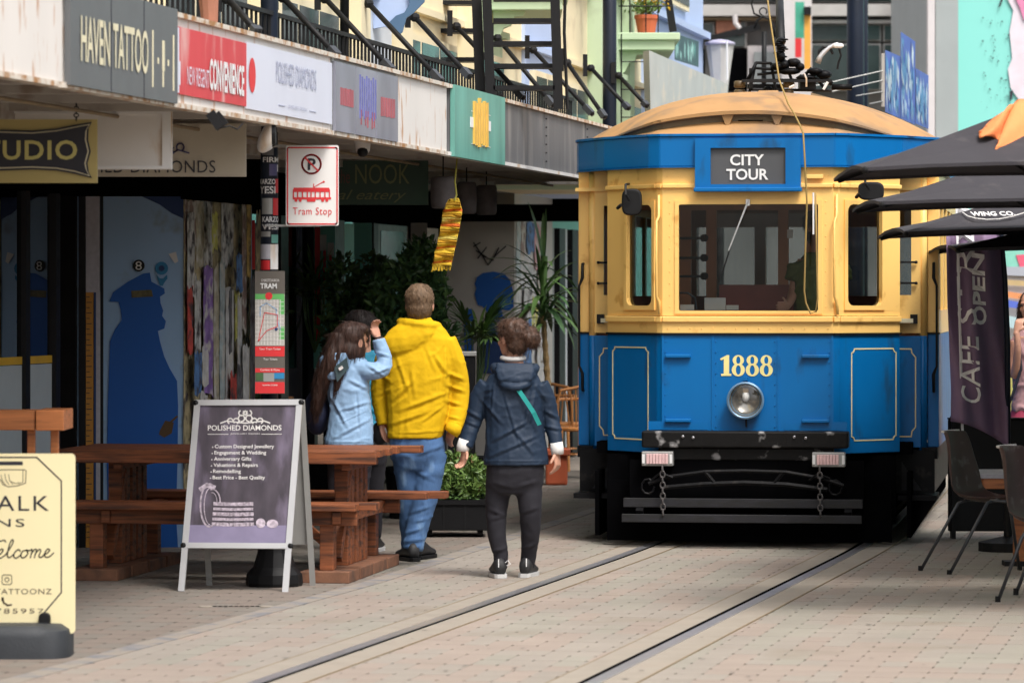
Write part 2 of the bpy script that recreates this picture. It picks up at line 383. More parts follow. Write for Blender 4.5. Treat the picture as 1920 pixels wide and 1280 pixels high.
def paver_verts(cx=0, cy=0, dz=0.0, tl=(0, 0)):
    hl, hw, ca, cw = PL / 2 - .0004, PWD / 2 - .0004, .034, .0088
    p2 = [(-hw + cw, -hl), (hw - cw, -hl), (hw, -hl + ca), (hw, hl - ca), (hw - cw, hl), (-hw + cw, hl), (-hw, hl - ca), (-hw, -hl + ca)]
    top = [(x, y, dz * .3) for x, y in p2]; bot = [(x, y, -.018) for x, y in p2]
    f = [tuple(range(8))] + [(i, i + 8, (i + 1) % 8 + 8, (i + 1) % 8) for i in range(8)]
    w = lambda q: (cx + q[0] * na.x + q[1] * ea.x, cy + q[0] * na.y + q[1] * ea.y, q[2])
    return [w(q) for q in top + bot], f
def tone_of(i, j, path):
    v = noise.noise(Vector((i * .11, j * .09, 3.1 + path))) * .5
    h = noise.noise(Vector((i * .47, j * .21, 9.0)))
    r = rnd.random()
    k = .97 + .06 * (r - .5) + .12 * v
    if h > .12: return (k * 1.04, k * .955, k * .95)
    if h < -.2: return (k * .965, k * 1.0, k * .99)
    return (k, k * .99, k)
def set_tone(me, tones):         # one tone per face
    a = me.color_attributes.new('tone', 'FLOAT_COLOR', 'CORNER'); buf = []
    for p, t in zip(me.polygons, tones): buf += [t[0], t[1], t[2], 1] * len(p.vertices)
    a.data.foreach_set('color', buf)
cells = []
for i in range(-60, 110):
    for j in range(-70, 110):
        c = Vector((0, 24, 0)) + na * (i * PWD) + ea * (j * PL)
        if not 16.6 < c.y < 37.5: continue
        if abs(c.x) > .131 * c.y + .2: continue
        path = c.x < xk(c.y)
        if path and c.x < XA(c.y) - .1: continue
        cells.append((c.y, i, j, c, path))
cells.sort(key=lambda q: q[0])
for path, nm in ((False, 'road'), (True, 'footpath')):
    mine = [q for q in cells if q[4] == path]
    base = MB(); base.add([(-3, 14, -.016), (4, 14, -.016), (9, 40, -.016), (-4, 40, -.016)], [(0, 1, 2, 3)]) if not path else base.add([(-9, 12, -.012), (xk(12), 12, -.012), (xk(40), 40, -.012), (-4, 40, -.012)], [(0, 1, 2, 3)])
    root = obj(nm, base, M['paver_bed']); tag(root, kind='structure'); inv = MW[root].translation
    near = mine[:290]; rest = mine[290:]; meshes = []
    mat = M['paver_path' if path else 'paver']
    for k in range(14):
        vs, fs = paver_verts(0, 0, rnd.uniform(-.0015, .0015), (rnd.uniform(-.012, .012), rnd.uniform(-.01, .01))); me = bpy.data.meshes.new('paver'); me.from_pydata(vs, [], fs); me.materials.append(mat)
        set_tone(me, [tone_of(k * 7, k * 5, path)] * 9); meshes.append(me)
    for y, i, j, c, _ in near:
        p = link(bpy.data.objects.new('paver', meshes[int((noise.noise(Vector((i * .4, j * .2, 2))) + 1) * 7 + rnd.random() * 3) % 14])); p.parent = root; p.location = Vector((c.x, c.y, 0)) - inv
    vs, fs, tn = [], [], []
    for y, i, j, c, _ in rest:
        a, f = paver_verts(c.x, c.y, rnd.uniform(-.0015, .0015), (rnd.uniform(-.012, .012), rnd.uniform(-.01, .01))); b = len(vs)
        vs += [(p[0] - inv.x, p[1] - inv.y, p[2] - inv.z) for p in a]; fs += [tuple(b + q for q in g) for g in f]; tn += [tone_of(i, j, path)] * 9
    me = bpy.data.meshes.new('paving'); me.from_pydata(vs, [], fs); me.materials.append(mat); set_tone(me, tn)
    p = link(bpy.data.objects.new('paving', me)); p.parent = root; p['kind'] = 'stuff'
# far footpath and road beyond the blocks, channel stone, concrete bands, rails
Ds = [12 + .5 * i for i in range(60)]
tag(obj('stone_channel', (lambda m: (ribbon(m, xk, -.06, .06, -.01, .004, Ds), m)[1])(MB()), M['bluestone']), kind='structure')
m = MB(); ribbon(m, xc, -.73 - .19, -.73 + .19, -.01, .004, Ds); ribbon(m, xc, .73 - .19, .73 + .20, -.01, .004, Ds)
cb = tag(obj('track_bed', m, M['concrete']), kind='structure')
m = MB(); ribbon(m, xc, -.73 - .045, -.73 + .018, 0, .009, Ds); ribbon(m, xc, .73 - .018, .73 + .045, 0, .009, Ds); obj('rail', m, M['steel'], cb)
m = MB(); ribbon(m, xc, -.73 + .018, -.73 + .034, 0, .0065, Ds); ribbon(m, xc, .73 - .052, .73 - .018, 0, .0065, Ds); obj('flange_groove', m, M['matt_black'], cb)
m = MB()
for a, b in ((-.73 - .196, -.73 - .19), (-.73 + .19, -.73 + .196), (.73 - .196, .73 - .19), (.73 + .2, .73 + .208)): ribbon(m, xc, a, b, 0, .0055, Ds)
obj('joint', m, M['roof_dull'], cb)
m = MB()
for (x0, x1, y) in ((372, 500, 1137),):
    for k in range(9):
        a = G(x0 + 26 + k * 10, y); m.add([(a.x, a.y, .002), (a.x + .022, a.y, .002), (a.x + .026, a.y + .05, .002), (a.x + .004, a.y + .05, .002)], [(0, 1, 2, 3)])
tag(obj('drain_slot', m, M['matt_black']), kind='structure')
m = MB()
for x in (385, 500): m.lathe(G(x, 1137), [(.04, -.01), (.04, .004), (.03, .006)], 14)
tag(obj('drain_cap', m, M['concrete']), kind='structure')

m = MB(); gr = random.Random(21)
for i in range(170):
    D = gr.uniform(17.5, 33); x = gr.uniform(-.125, .125) * D; a0 = gr.uniform(0, 6); r0 = gr.uniform(.006, .018)
    if x < XA(D) + .2: continue
    m.add([(x + r0 * math.cos(a0 + k) * gr.uniform(.7, 1.2), D + r0 * math.sin(a0 + k) * gr.uniform(.7, 1.3), .0062) for k in (0, 1.05, 2.1, 3.14, 4.2, 5.2)], [tuple(range(6))])
tag(obj('gum_spots', m, pm('gum', (.11, .10, .09), .8)), 'dark gum spots and specks scattered over the paving', 'litter', kind='stuff')

# ------------------------------------------------------------------ left terrace: upper wall
tb = thing('terrace_building', 'cream, green and pale blue upper storey of the terrace above the rusty awning', 'building', (XU(30), 30, 0))
segs = [(6, 27.0, 'cream_wall', 0), (27.0, 28.2, 'pale_wall', .05), (28.2, 30.8, 'cream_wall', 0), (30.8, 32.2, 'green_wall', .07), (32.2, 33.4, 'cream_wall', 0), (33.4, 34.9, 'blue_wall', .03),
        (34.9, 36.7, 'cream_wall', 0), (36.7, 38.2, 'green_wall', .07), (38.2, 39.8, 'cream_wall', 0), (39.8, 44, 'blue_wall', .03)]
for D0, D1, k, l in segs: obj('wall', sb(MB(), D0, D1, XU, -1.2, l, 2.74, 8), M[k], tb)
m = MB(); sb(m, 6, 44, XU, -8, -1.2, 2.74, 8); obj('roof', m, M['far_grey'], tb)
for z, h, l in ((3.78, .05, .10), (4.55, .07, .14)):
    for D0, D1, k, l2 in segs: obj('moulding', sb(MB(), D0, D1, XU, l2 - .01, l2 + l * .6, z, z + h), M[k], tb)
def up_window(D0, D1, z0, z1, kind):
    f = MB(); sb(f, D0, D1, XU, -.02, .05 + kind, z0, z1); fr = obj('window', f, M['cream_wall'], tb)
    n = max(1, int((D1 - D0) / .55))
    for i in range(n):
        a = D0 + .06 + (D1 - D0 - .06) * i / n; b = D0 + (D1 - D0) * (i + 1) / n - .03
        obj('pane', sb(MB(), a, b, XU, .05 + kind, .056 + kind, z0 + .05, z1 - .05), M['win_dark'], fr)
for D0, D1, kd in ((22.4, 24.2, 0), (24.9, 26.6, 0), (28.5, 30.5, 0), (31.1, 32.0, .07), (33.6, 34.7, .03), (35.2, 36.4, 0), (38.5, 39.5, 0), (40.3, 42.8, .03)): up_window(D0, D1, 2.86, 3.62, kd)
for D0, D1, kd in ((28.6, 30.4, 0), (33.7, 34.6, .03), (35.3, 36.3, 0), (40.5, 42.6, .03)): up_window(D0, D1, 4.75, 6.2, kd)
for D0 in (24.45, 26.9, 28.25, 30.75, 36.65, 38.3): obj('pilaster', sb(MB(), D0, D0 + .28, XU, 0, .13, 2.74, 8), M['cream_wall' if D0 < 36 else 'green_wall'], tb)
# balconies with scrolled corbels
for x0, x1, y0, y1, D, dd in ((905, 1055, -22, 19, 31.4, 1.0), (1158, 1265, 64, 94, 38.0, 1.5)):
    m = MB(); a, b = W(x0, y1, D), W(x1, y0, D); m.box(a.x, b.x, D, D + dd, a.z, b.z); m.box(a.x - .03, b.x + .05, D - .04, D + dd, a.z + (b.z - a.z) * .62, b.z + .01)
    sl = obj('balcony', m, M['green_wall'], tb, bevel=.008)
    k = (x1 - x0) / 107; c = MB(); cx0 = x0 + 8 if x0 > 1000 else 925
    c.pp([(cx0, y1), (cx0 + 44 * k, y1), (cx0 + 40 * k, y1 + 8 * k), (cx0 + 28 * k, y1 + 9 * k), (cx0 + 24 * k, y1 + 20 * k), (cx0 + 14 * k, y1 + 24 * k), (cx0 + 6 * k, y1 + 40 * k), (cx0, y1 + 44 * k)], D + .1, .14)
    obj('corbel', c, M['green_wall'], sl)
# ------------------------------------------------------------------ awning
aw = thing('street_awning', 'long rusty white verandah awning over the footpath in front of the shops', 'awning', (XF(24), 24, 0))
ZB, ZT = 2.69, 3.12
m = MB(); sb(m, 8, 34.3, XF, -2.9, -.02, 2.725, 2.745); obj('soffit', m, M['soffit'], aw)
m = MB(); sb(m, 8, 34.3, XF, -.9, -.03, ZT - .05, ZT - .03); obj('roof_sheet', m, M['alu_dull'], aw)
for i in range(26):                               # joists under the soffit
    D0 = 12 + i * .9; obj('joist', sb(MB(), D0, D0 + .05, XF, -1.9, -.03, 2.685, 2.725), M['soffit'], aw)
m = MB(); m.tube([(XF(8) - .55, 8, 2.66), (XF(34) - .55, 34, 2.66)], .010, 8); obj('pipe', m, M['roof_dull'], aw)
m = MB(); sb(m, 8, 34.3, XF, -1.15, -1.09, 2.64, 2.725); obj('bearer', m, M['soffit'], aw)
fas = [(8, DF(118), 'rust_white'), (DF(122), DF(322), 'rust_white'), (DF(325), DF(620), 'rust_white'), (DF(622), DF(741), 'alu_dull'), (DF(742), DF(838), 'rust_white'), (DF(843), DF(938), 'lead_grey'), (DF(939), DF(1020), 'lead_grey'), (DF(1021), DF(1097), 'lead_grey'), (DF(1098), 34.3, 'lead_grey')]
for a, b, k in fas: obj('fascia_panel', sb(MB(), a, b - .012, XF, -.03, 0, ZB, ZT), M[k], aw)
for a, b in ((8, 18.22), (18.28, 20.1), (20.13, 23.6), (23.63, 26.9), (26.95, 34.3)):
    obj('top_trim', sb(MB(), a, b, XF, -.06, .022, ZT, ZT + .025), M['rust_trim'], aw)
    obj('bottom_trim', sb(MB(), a, b, XF, -.06, .012, ZB - .025, ZB), M['rust_trim' if a < 26 else 'white_paint'], aw)
m = MB()
for x in (940, 1020, 1097): 
    for k in range(6): a = TF(x + 3, 0, 0); m.ball((a.x + .005, a.y, 2.75 + k * .065), .008, 6, 4)
obj('rivets', m, M['black'], aw)
# balustrade on the awning
D = 18.6; prev = None
bal = thing('balustrade', 'black metal railing standing along the top of the rusty awning', 'railing', (XF(24) - .38, 24, ZT))
bm_ = MB().box(-.008, .008, -.008, .008, 0, .27); first = None; sh = mesh_of('baluster', bm_, M['black'], False)
while D < 34:
    q = link(bpy.data.objects.new('baluster', sh)); q.parent = bal; q.location = (XF(D) - .38 - MW[bal].translation.x, D - 24, 0); D += .105
for z in (.03, .255): m = MB(); sb(m, 18.5, 34, XF, -.395, -.365, ZT + z, ZT + z + .025); obj('rail', m, M['black'], bal)
# stay rods with wall brackets
rods = [((427, -2), (484, 62)), ((531, -4), (634, 107)), ((610, -2), (737, 134)), ((691, 7), (829, 155)), ((778, 33), (882, 146)), ((856, 50), (983, 186)), ((933, 72), (1039, 200)), ((1000, 94), (1112, 216)),
        ((1064, 118), (1135, 222)), ((1108, 128), (1180, 205)), ((1160, 142), (1214, 200))]
names = ['above the grey tattoo sign', 'above the white jewellery sign', 'rising over the three silver panels', 'crossing in front of the blue scroll', 'above the teal sign', 'between the two black stair flights', 'in front of the lower stair treads', 'above the dark grey fascia',
         'nearest the thick black post', 'just right of the thick black post', 'beside the pale grey wing panel']
for (u, l), w in zip(rods, names):
    bl = min(DF(l[0]), 36.5); b = W(l[0], l[1], bl); tdir = W(u[0], u[1], bl + .25)
    r = thing('stay_rod', 'black diagonal stay rod ' + w, 'stay rod', b, group='stay rods holding the awning')
    obj('rod', MB().tube([b, tdir], .019, 8), M['black'], r, smooth=True)
    m = MB(); m.ball(tdir, (.035, .035, .035), 10, 6); m.box(tdir.x - .07, tdir.x - .03, tdir.y - .01, tdir.y + .05, tdir.z - .07, tdir.z + .12); obj('bracket', m, M['black'], r)
    m = MB(); m.beam(b + (tdir - b) * .02, b + (tdir - b) * .14, .055, .045); obj('clevis', m, M['wire_grey'], r)
# posts above the awning
for x, D, rr, z0, k, lb in ((505, 23.72, .052, 0, 'navy_post', 'dark navy verandah post covered in stickers below the awning'), (646, 26.2, .030, 3.0, 'black', 'slim dark post above the three silver panels'),
                            (1143, 36, .062, 0, 'navy_post', 'thick dark navy post beside the green balcony')):
    a = W(x, 560, D); t = thing('post', lb, 'post', (a.x, D, z0)); obj('shaft', MB().tube([(a.x, D, z0), (a.x, D, 7)], rr, 16), M[k], t, smooth=True)
    if x == 505:
        obj('base', MB().lathe((a.x + .03, D, 0), [(.165, 0), (.17, .02), (.165, .07), (.14, .10), (.125, .115), (.10, .2), (.075, .34), (.06, .5), (.058, .52)], 12), M['black'], t)
        post = t
    if x == 646: obj('foot', MB().box(a.x - .05, a.x + .05, D - .05, D + .05, 3.02, 3.16), M['black'], t)
# fire-escape stairs
st = thing('fire_escape', 'black steel stair flights with open treads above the awning', 'stair', W(905, 190, 30))
for (x0, x1, ys, xl, D0) in ((762, 899, (4, 57, 111), 758, 30.2), (925, 1040, (-4, 38, 81, 123, 164), 1048, 29.8)):
    for k, y in enumerate(ys):
        a, b = W(x0, y, D0 - k * .08), W(x1, y, D0 - k * .08); obj('tread', MB().box(a.x, b.x, a.y, a.y + .2, a.z - .018, a.z + .014), M['black'], st)
for x0, y0, x1, y1, D0, w in ((758, 175, 758, 45, 29.9, .05), (1047, 205, 1040, -20, 29.5, .07), (901, 185, 893, -20, 29.6, .075), (920, 185, 912, -20, 29.5, .07), (768, 110, 790, -20, 29.8, .04)):
    obj('stringer', MB().beam(W(x0, y0, D0), W(x1, y1, D0), w, .04), M['black'], st)
m = MB(); m.tube([W(1064, 205, 29.5), W(1058, 60, 29.5), W(1060, -20, 29.5)], .012, 8); obj('cable', m, M['black'], st)
# scroll-shaped pale blue sign
sc = thing('scroll_sign', 'pale blue scroll-shaped hanging sign above the awning at the top edge', 'sign', W(740, 60, 27.6))
obj('board', MB().pp([(697, -30), (800, -30), (790, 2), (770, 22), (752, 50), (744, 64), (722, 50), (700, 54)], 27.6, .05), M['blue_wall'], sc)
obj('band', MB().pp([(762, -30), (800, -30), (796, 4), (776, 24), (762, 34), (755, 60), (744, 70), (738, 62), (728, 44), (742, 30), (758, 24), (768, 8)], 27.57, .04), pm('scroll_blue', (.07, .14, .24), .5), sc)
m = MB(); a = W(393, 45, 21.4); m.tube([a, W(390, -30, 21.4)], [.045, .06], 10); tag(obj('rusty_bracket', m, M['brick_far']), 'rusty brown bracket stub above the red convenience sign', 'bracket')

# ------------------------------------------------------------------ signs on the awning edge
def fsign(name, label, x0, x1, z0, z1, k, lift=.03, skew=0):
    t = thing(name, label, 'sign', (XF(DF(x0)), DF(x0), z0)); D0, D1 = DF(x0), DF(x1)
    obj('board', sb(MB(), D0, D1, XF, .002, lift, z0, z1), M[k], t); return t
def ftext(t, body, x0, x1, z0, z1, k, lift=.03, **kw):
    D0, D1 = DF(x0), DF(x1); O = Vector((XF(D0) + lift + .001, D0, z0)); U = Vector((XF(D1) + lift + .001, D1, z0)) - O
    return obj('lettering', text(MB(), body, O, U, (0, 0, z1 - z0), **kw), M[k], t)
t = fsign('tattoo_sign', 'grey awning sign with tall cream capitals and a small emblem', 120, 322, 2.68, 3.155, 'grey_sign')
ftext(t, 'HAVEN TATTOO', 138, 265, 2.795, 3.01, 'cream_letters', bold=.012)
m = MB()
for x, z0, z1, w in ((274, 2.74, 3.02, .016), (313, 2.74, 3.02, .016), (293, 2.83, 2.98, .045), (293.5, 2.75, 2.83, .018), (284, 2.86, 2.89, .02), (303, 2.86, 2.89, .02)):
    D0 = DF(x); sb(m, D0, D0 + w * .7, XF, .03, .034, z0, z1)
obj('emblem', m, M['cream_letters'], t)
for D0 in (DF(196), DF(258)): obj('seam', sb(MB(), D0, D0 + .012, XF, .03, .0315, 2.68, 3.155), M['ink'], t)
t = fsign('convenience_sign', 'red faded convenience shop sign on the awning edge', 325, 458, 2.735, 3.075, 'red_sign', .012)
ftext(t, 'NEW REGENT', 345, 386, 2.79, 2.885, 'blue_white', .012); ftext(t, 'CONVENIENCE', 387, 452, 2.785, 2.95, 'white', .012, bold=.03)
obj('stripe', (lambda m: (sb(m, DF(326), DF(331), XF, .012, .014, 2.74, 3.07), sb(m, DF(325), DF(333), XF, .012, .015, 2.78, 2.9), m)[2])(MB()), M['blue_white'], t)
t = fsign('jewellery_fascia_sign', 'pale lilac-white awning sign with faint lettering and a red oval', 459, 619, 2.725, 3.085, 'blue_white', .012)
ftext(t, 'POLISHED DIAMONDS', 513, 588, 2.90, 3.02, 'grey_blue_letters', .012); ftext(t, 'JEWELLERY DESIGN', 535, 570, 2.765, 2.79, 'grey_blue_letters', .012)
m = MB(); c0 = DF(468); cc = Vector((XF(c0) + .015, c0, 2.91)); u = Vector((SL, 1, 0)).normalized()
m.add([cc + u * .075 * math.cos(a * .314) + Vector((0, 0, .095 * math.sin(a * .314))) for a in range(20)], [tuple(range(20))]); obj('red_oval', m, M['red_print'], t)
m = MB()
for x0, x1 in ((518, 530), (576, 588)): sb(m, DF(x0), DF(x1), XF, .012, .015, 2.775, 2.78)
obj('rule', m, M['grey_blue_letters'], t)
t = thing('silver_panel_sign', 'three dented silver panels with faded red and blue print', 'sign', (XF(24), 24, 2.7))
for x0, x1 in ((623, 661), (662, 700), (701, 741)): obj('panel', sb(MB(), DF(x0), DF(x1) - .01, XF, .002, .02, 2.69, 3.10), M['silver_sheet'], t)
m = MB(); m2 = MB()
for i in range(6):
    x = 632 + i * 4.2; fpx(m, TF, x, x + 3, 164 + i * .9 + (i % 2), 197 + i, .02, .023)
    x = 708 + i * 4.6; fpx(m, TF, x, x + 3.2, 182 + i * .9, 218 + i * .9 - (i % 2), .02, .023)
for i in range(8):
    x = 668 + i * 4.1; fpx(m2, TF, x, x + 2, 140 + i + 3 * (i % 3), 222 + i - 5 * (i % 2), .02, .023)
    if i % 3 != 1: fpx(m, TF, x + 2.2, x + 3.4, 206 + i, 234 + i + 3 * (i % 2), .02, .024)
obj('red_print', m, pm('faded_red', (.38, .09, .11), .5, var=.4, scale=20, st=(1, 1, .3)), t); obj('blue_print', m2, pm('faded_blue', (.14, .15, .42), .5, var=.4, scale=20), t)
t = thing('teal_sign', 'weathered teal square sign with tall golden letters above the awning edge', 'sign', (XF(27), 27, 2.66)); obj('board', sb(MB(), DF(843), DF(938), XF, .004, .035, 2.66, 3.145), M['teal_sign'], t)
m = MB()
for i in range(6):
    x = 877 + i * 4.6; fpx(m, TF, x, x + 3.1, 190 + 3 * (i % 2) - (6 if i == 2 else 0), 270 + 3 * (i % 3), .035, .05)
    if i % 2: fpx(m, TF, x - 1.6, x, 215, 225, .035, .045)
obj('lettering', m, M['amber'], t); m = MB(); sb(m, DF(872), DF(910), XF, .035, .04, 2.88, 2.95); obj('white_bar', m, M['white'], t)
m = MB(); sb(m, DF(874), DF(910), XF, .035, .038, 2.99, 2.994); sb(m, DF(874), DF(910), XF, .035, .038, 2.765, 2.769); obj('rule', m, M['white'], t)

# ------------------------------------------------------------------ shopfronts under the awning
sf = thing('tattoo_shopfront', 'dark framed shop window with frosted lower panes and a yellow strip', 'shopfront', (XA(22), 22, 0))
obj('pane', sb(MB(), 12, 26.55, XA, -.01, -.002, .1, 2.4), GLS, sf)
m = MB()
for D in (14, 16.5, 19, 21.5, 24, 25.95, 26.6): sb(m, D, D + .09, XA, -.04, .03, 0, 2.42)
obj('mullion', m, M['dark_frame'], sf)
for i, (a, b) in enumerate(((21.6, 23.98), (24.1, 25.94), (26.05, 26.58))): obj('frosted_panel', sb(MB(), a, b, XA, .001, .006, .1, 1.27), M['frost'], sf); obj('yellow_strip', sb(MB(), a, b, XA, .001, .008, 1.275, 1.325), M['yellow_tape'], sf)
obj('lintel', sb(MB(), 12, 27.3, XA, -.1, .05, 2.40, 2.725), M['matt_black'], sf)
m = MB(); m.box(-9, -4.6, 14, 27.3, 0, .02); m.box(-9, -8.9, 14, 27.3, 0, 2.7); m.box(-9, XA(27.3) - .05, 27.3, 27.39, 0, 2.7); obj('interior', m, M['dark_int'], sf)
obj('curtain', MB().box(-4.9, -4.4, 25.2, 25.25, .9, 2.3), M['pale_strip'], sf)
# pier one with the officer mural and the torn posters
p1 = thing('mural_pier', 'pier painted pale blue with a dark blue silhouette of an officer in a peaked cap', 'wall', (XB(28.3) - .3, 28.3, 0))
m = MB(); D0, D1 = 27.4, 29.25; m.hexa([(XA(D0) - .3, D0, 0), (XB(D0), D0, 0), (XB(D1), D1, 0), (XA(D1) - .5, D1, 0), (XA(D0) - .3, D0, 2.73), (XB(D0), D0, 2.73), (XB(D1), D1, 2.73), (XA(D1) - .5, D1, 2.73)]); obj('wall', m, M['mural_pale'], p1)
DM = 27.395
obj('lintel', MB().box(XA(27.2) - .1, XB(27.3), 27.3, 27.39, 2.40, 2.725), M['matt_black'], p1); obj('side_lintel', sb(MB(), 27.31, 29.3, XB, .005, .14, 2.38, 2.725), M['matt_black'], p1)
man = [(196, 1032), (203, 960), (200, 870), (202, 760), (206, 640), (215, 618), (228, 600), (226, 580), (222, 566), (205, 565), (212, 548), (240, 528), (268, 513), (281, 511), (284, 528), (308, 541), (309, 550), (300, 556), (301, 568), (306, 582), (304, 592), (311, 602), (308, 616), (296, 620), (300, 640), (308, 668), (318, 690), (332, 714), (334, 760), (333, 860), (330, 960), (334, 1032)]
obj('officer_silhouette', MB().pp(man, DM - .004, .003), M['mural_blue'], p1)
obj('painted_corner', MB().pp([(265, 368), (344, 368), (344, 410), (322, 400), (300, 384)], DM - .004, .003), M['mural_navy'], p1)
obj('cap_badge', MB().pp([(246, 545), (284, 543), (287, 556), (247, 558)], DM - .009, .004), pm('badge_gold', (.10, .085, .03), .5, var=.8, scale=40), p1)
m = MB(); a = W(260, 498, DM - .006); m.lathe(a, [(.041, 0), (.041, -.004)], 18, 'y'); bd = obj('round_badge', m, M['black'], p1)
obj('numeral', ptext(MB(), '8', 254, 490, 266, 506, DM - .012), M['paper'], bd)
m = MB(); m.lathe(W(303, 503, DM - .004), [(.042, 0), (.045, -.002)], 14, 'y'); m.pp([(293, 515), (300, 522), (306, 522), (313, 515), (314, 522), (308, 530), (305, 536), (300, 535), (297, 527)], DM - .004, .003); obj('doodle', m, M['mural_sky'], p1)
obj('doodle_eye', MB().lathe(W(303, 503, DM - .008), [(.02, 0), (.02, -.002)], 12, 'y'), M['mural_navy'], p1)
obj('tag', MB().pp([(316, 476), (330, 472), (334, 490), (328, 494)], DM - .004, .003), M['paper'], p1)
m = MB(); m.pp([(300, 806), (310, 788), (326, 792), (322, 812), (308, 820), (298, 814)], DM - .008, .004); m.pp([(318, 790), (332, 778), (334, 781), (321, 793)], DM - .008, .004); obj('painted_guitar', m, pm('guitar', (.10, .05, .012), .5), p1)
for x0, x1, y0, y1, k in ((148, 160, 345, 1030, 'dark_frame'), (161, 187, 367, 548, 'pale_strip'), (161, 175, 548, 1030, 'orange_strip'), (176, 180, 548, 1030, 'mural_navy'), (180, 188, 548, 1030, 'pale_strip'), (188, 193, 345, 1030, 'dark_frame')):
    obj('strip', MB().rect(x0, y0, x1, y1, DM - .03, .028), M[k], p1)
m = MB()
for i in range(46): m.rect(162, 556 + i * 10, 168 + 4 * (i % 2), 557.5 + i * 10, DM - .034, .003)
obj('ruler_marks', m, M['ink'], p1)
# torn posters on the pier's street face
pc = [(.50, .47, .42), (.33, .30, .22), (.55, .50, .42), (.22, .15, .13), (.42, .06, .05), (.19, .11, .32), (.32, .27, .16), (.45, .46, .50), (.10, .10, .11), (.50, .42, .10), (.07, .16, .35), (.30, .36, .38), (.55, .30, .10), (.52, .22, .24)]
pmats = [pm('poster_ink', tuple(min(.8, x * 1.35) for x in c), .7, var=.5, scale=14, st=(1, .8, .8), dirt=((.62, .60, .56) if pi_ % 2 else (.05, .04, .05)), damt=.38, dscale=13) for pi_, c in enumerate(pc)]
pr = random.Random(3)
def poster(T, parent, x0, x1, y0, y1, mat, lift=.008, torn=2.0):
    pts = []; n = 9
    for i in range(n): pts.append((x0 + pr.uniform(-.2, 1) * torn * .5, y0 + (y1 - y0) * i / (n - 1)))
    for i in range(4): pts.append((x0 + (x1 - x0) * (i + 1) / 5, y1 + pr.uniform(-9, 9)))
    for i in range(n): pts.append((x1 - pr.uniform(-.2, 1) * torn * .5, y1 - (y1 - y0) * i / (n - 1)))
    for i in range(4): pts.append((x1 - (x1 - x0) * (i + 1) / 5, y0 + pr.uniform(-9, 9)))
    return obj('poster', fillT(MB(), T, pts, lift, .003), mat, parent)
for k, (x0, x1, y0, y1, c) in enumerate(((343, 470, 372, 1030, 6), (344, 372, 372, 470, 3), (364, 394, 374, 505, 1), (378, 394, 374, 500, 2), (394, 409, 374, 760, 6), (409, 432, 376, 500, 0), (344, 358, 400, 560, 0), (343, 354, 535, 660, 4), (356, 368, 520, 660, 2), (372, 390, 502, 745, 5), (390, 400, 500, 750, 1),
                                          (400, 410, 490, 745, 11), (410, 426, 540, 800, 7), (416, 422, 545, 660, 8), (426, 436, 545, 640, 9), (430, 440, 560, 760, 7), (438, 446, 380, 620, 3), (446, 454, 376, 520, 12), (346, 360, 660, 740, 10), (360, 372, 650, 720, 7), (412, 424, 700, 760, 4), (424, 434, 690, 760, 8),
                                          (434, 446, 650, 770, 7), (352, 366, 740, 860, 0), (446, 456, 520, 760, 8), (372, 384, 400, 470, 9), (418, 430, 480, 545, 10), (454, 466, 400, 700, 6), (400, 440, 760, 1010, 11), (436, 462, 760, 1000, 4))):
    poster(TB, p1, x0, x1, y0, y1, pmats[c], .006 + .0035 * k, 2.5)
m = MB()
for y in (945, 958, 972): fillT(m, TB, [(396, y), (440, y + 2), (440, y + 9), (396, y + 8)], .13, .004)
obj('torn_paper', m, pmats[7], p1)
m = MB(); sb(m, 27.5, 29.2, XB, .0, .12, 0, .14); obj('plinth', m, M['pale_strip'], p1)
# set-back eatery front between the two piers
ef = thing('eatery_shopfront', 'set-back dark eatery front with tall glazed doors between the two mural piers', 'shopfront', (XA(35), 35, 0))
obj('pane', sb(MB(), 29.3, 39.4, XA, -.012, -.004, .1, 2.4), GLR, ef)
for D, w in ((29.3, .3), (32.6, .25), (33.75, .12), (34.5, .35), (36.0, .18), (37.6, .12), (38.0, .12), (38.95, .25)): obj('frame_post', sb(MB(), D, D + w, XA, -.06, .05, 0, 2.42), M['dark_frame'], ef)
obj('lintel', sb(MB(), 29.3, 39.4, XA, -.1, .06, 2.38, 2.725), M['matt_black'], ef)
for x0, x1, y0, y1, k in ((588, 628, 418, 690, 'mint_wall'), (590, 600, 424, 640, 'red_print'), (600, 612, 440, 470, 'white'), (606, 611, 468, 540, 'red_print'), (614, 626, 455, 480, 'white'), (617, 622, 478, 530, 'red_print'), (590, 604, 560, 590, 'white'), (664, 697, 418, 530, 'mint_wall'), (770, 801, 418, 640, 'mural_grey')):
    obj('colour_panel', MB().rect(x0, y0, x1, y1, 33.6 if k == 'mint_wall' or x0 > 760 else 33.56, .03), M[k], ef)  # mint, red and white panels paint in the street's reflection on the glass
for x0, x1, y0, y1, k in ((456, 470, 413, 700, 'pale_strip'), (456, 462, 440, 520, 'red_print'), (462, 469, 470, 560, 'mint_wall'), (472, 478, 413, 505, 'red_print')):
    obj('colour_panel', MB().rect(x0, y0, x1, y1, 30.0 if k == 'pale_strip' else 29.95, .03), M[k], ef)
dr = obj('door', sb(MB(), 36.2, 37.6, XA, -.05, .02, .05, 2.38), M['door_brown'], ef)
for z in (.4, .9, 1.4, 1.9): obj('pane', sb(MB(), 36.4, 37.4, XA, .02, .026, z, z + .42), M['win_dark'], dr)
obj('panel', sb(MB(), 38.15, 38.9, XA, -.04, .03, .05, 2.38), M['mural_grey'], ef)
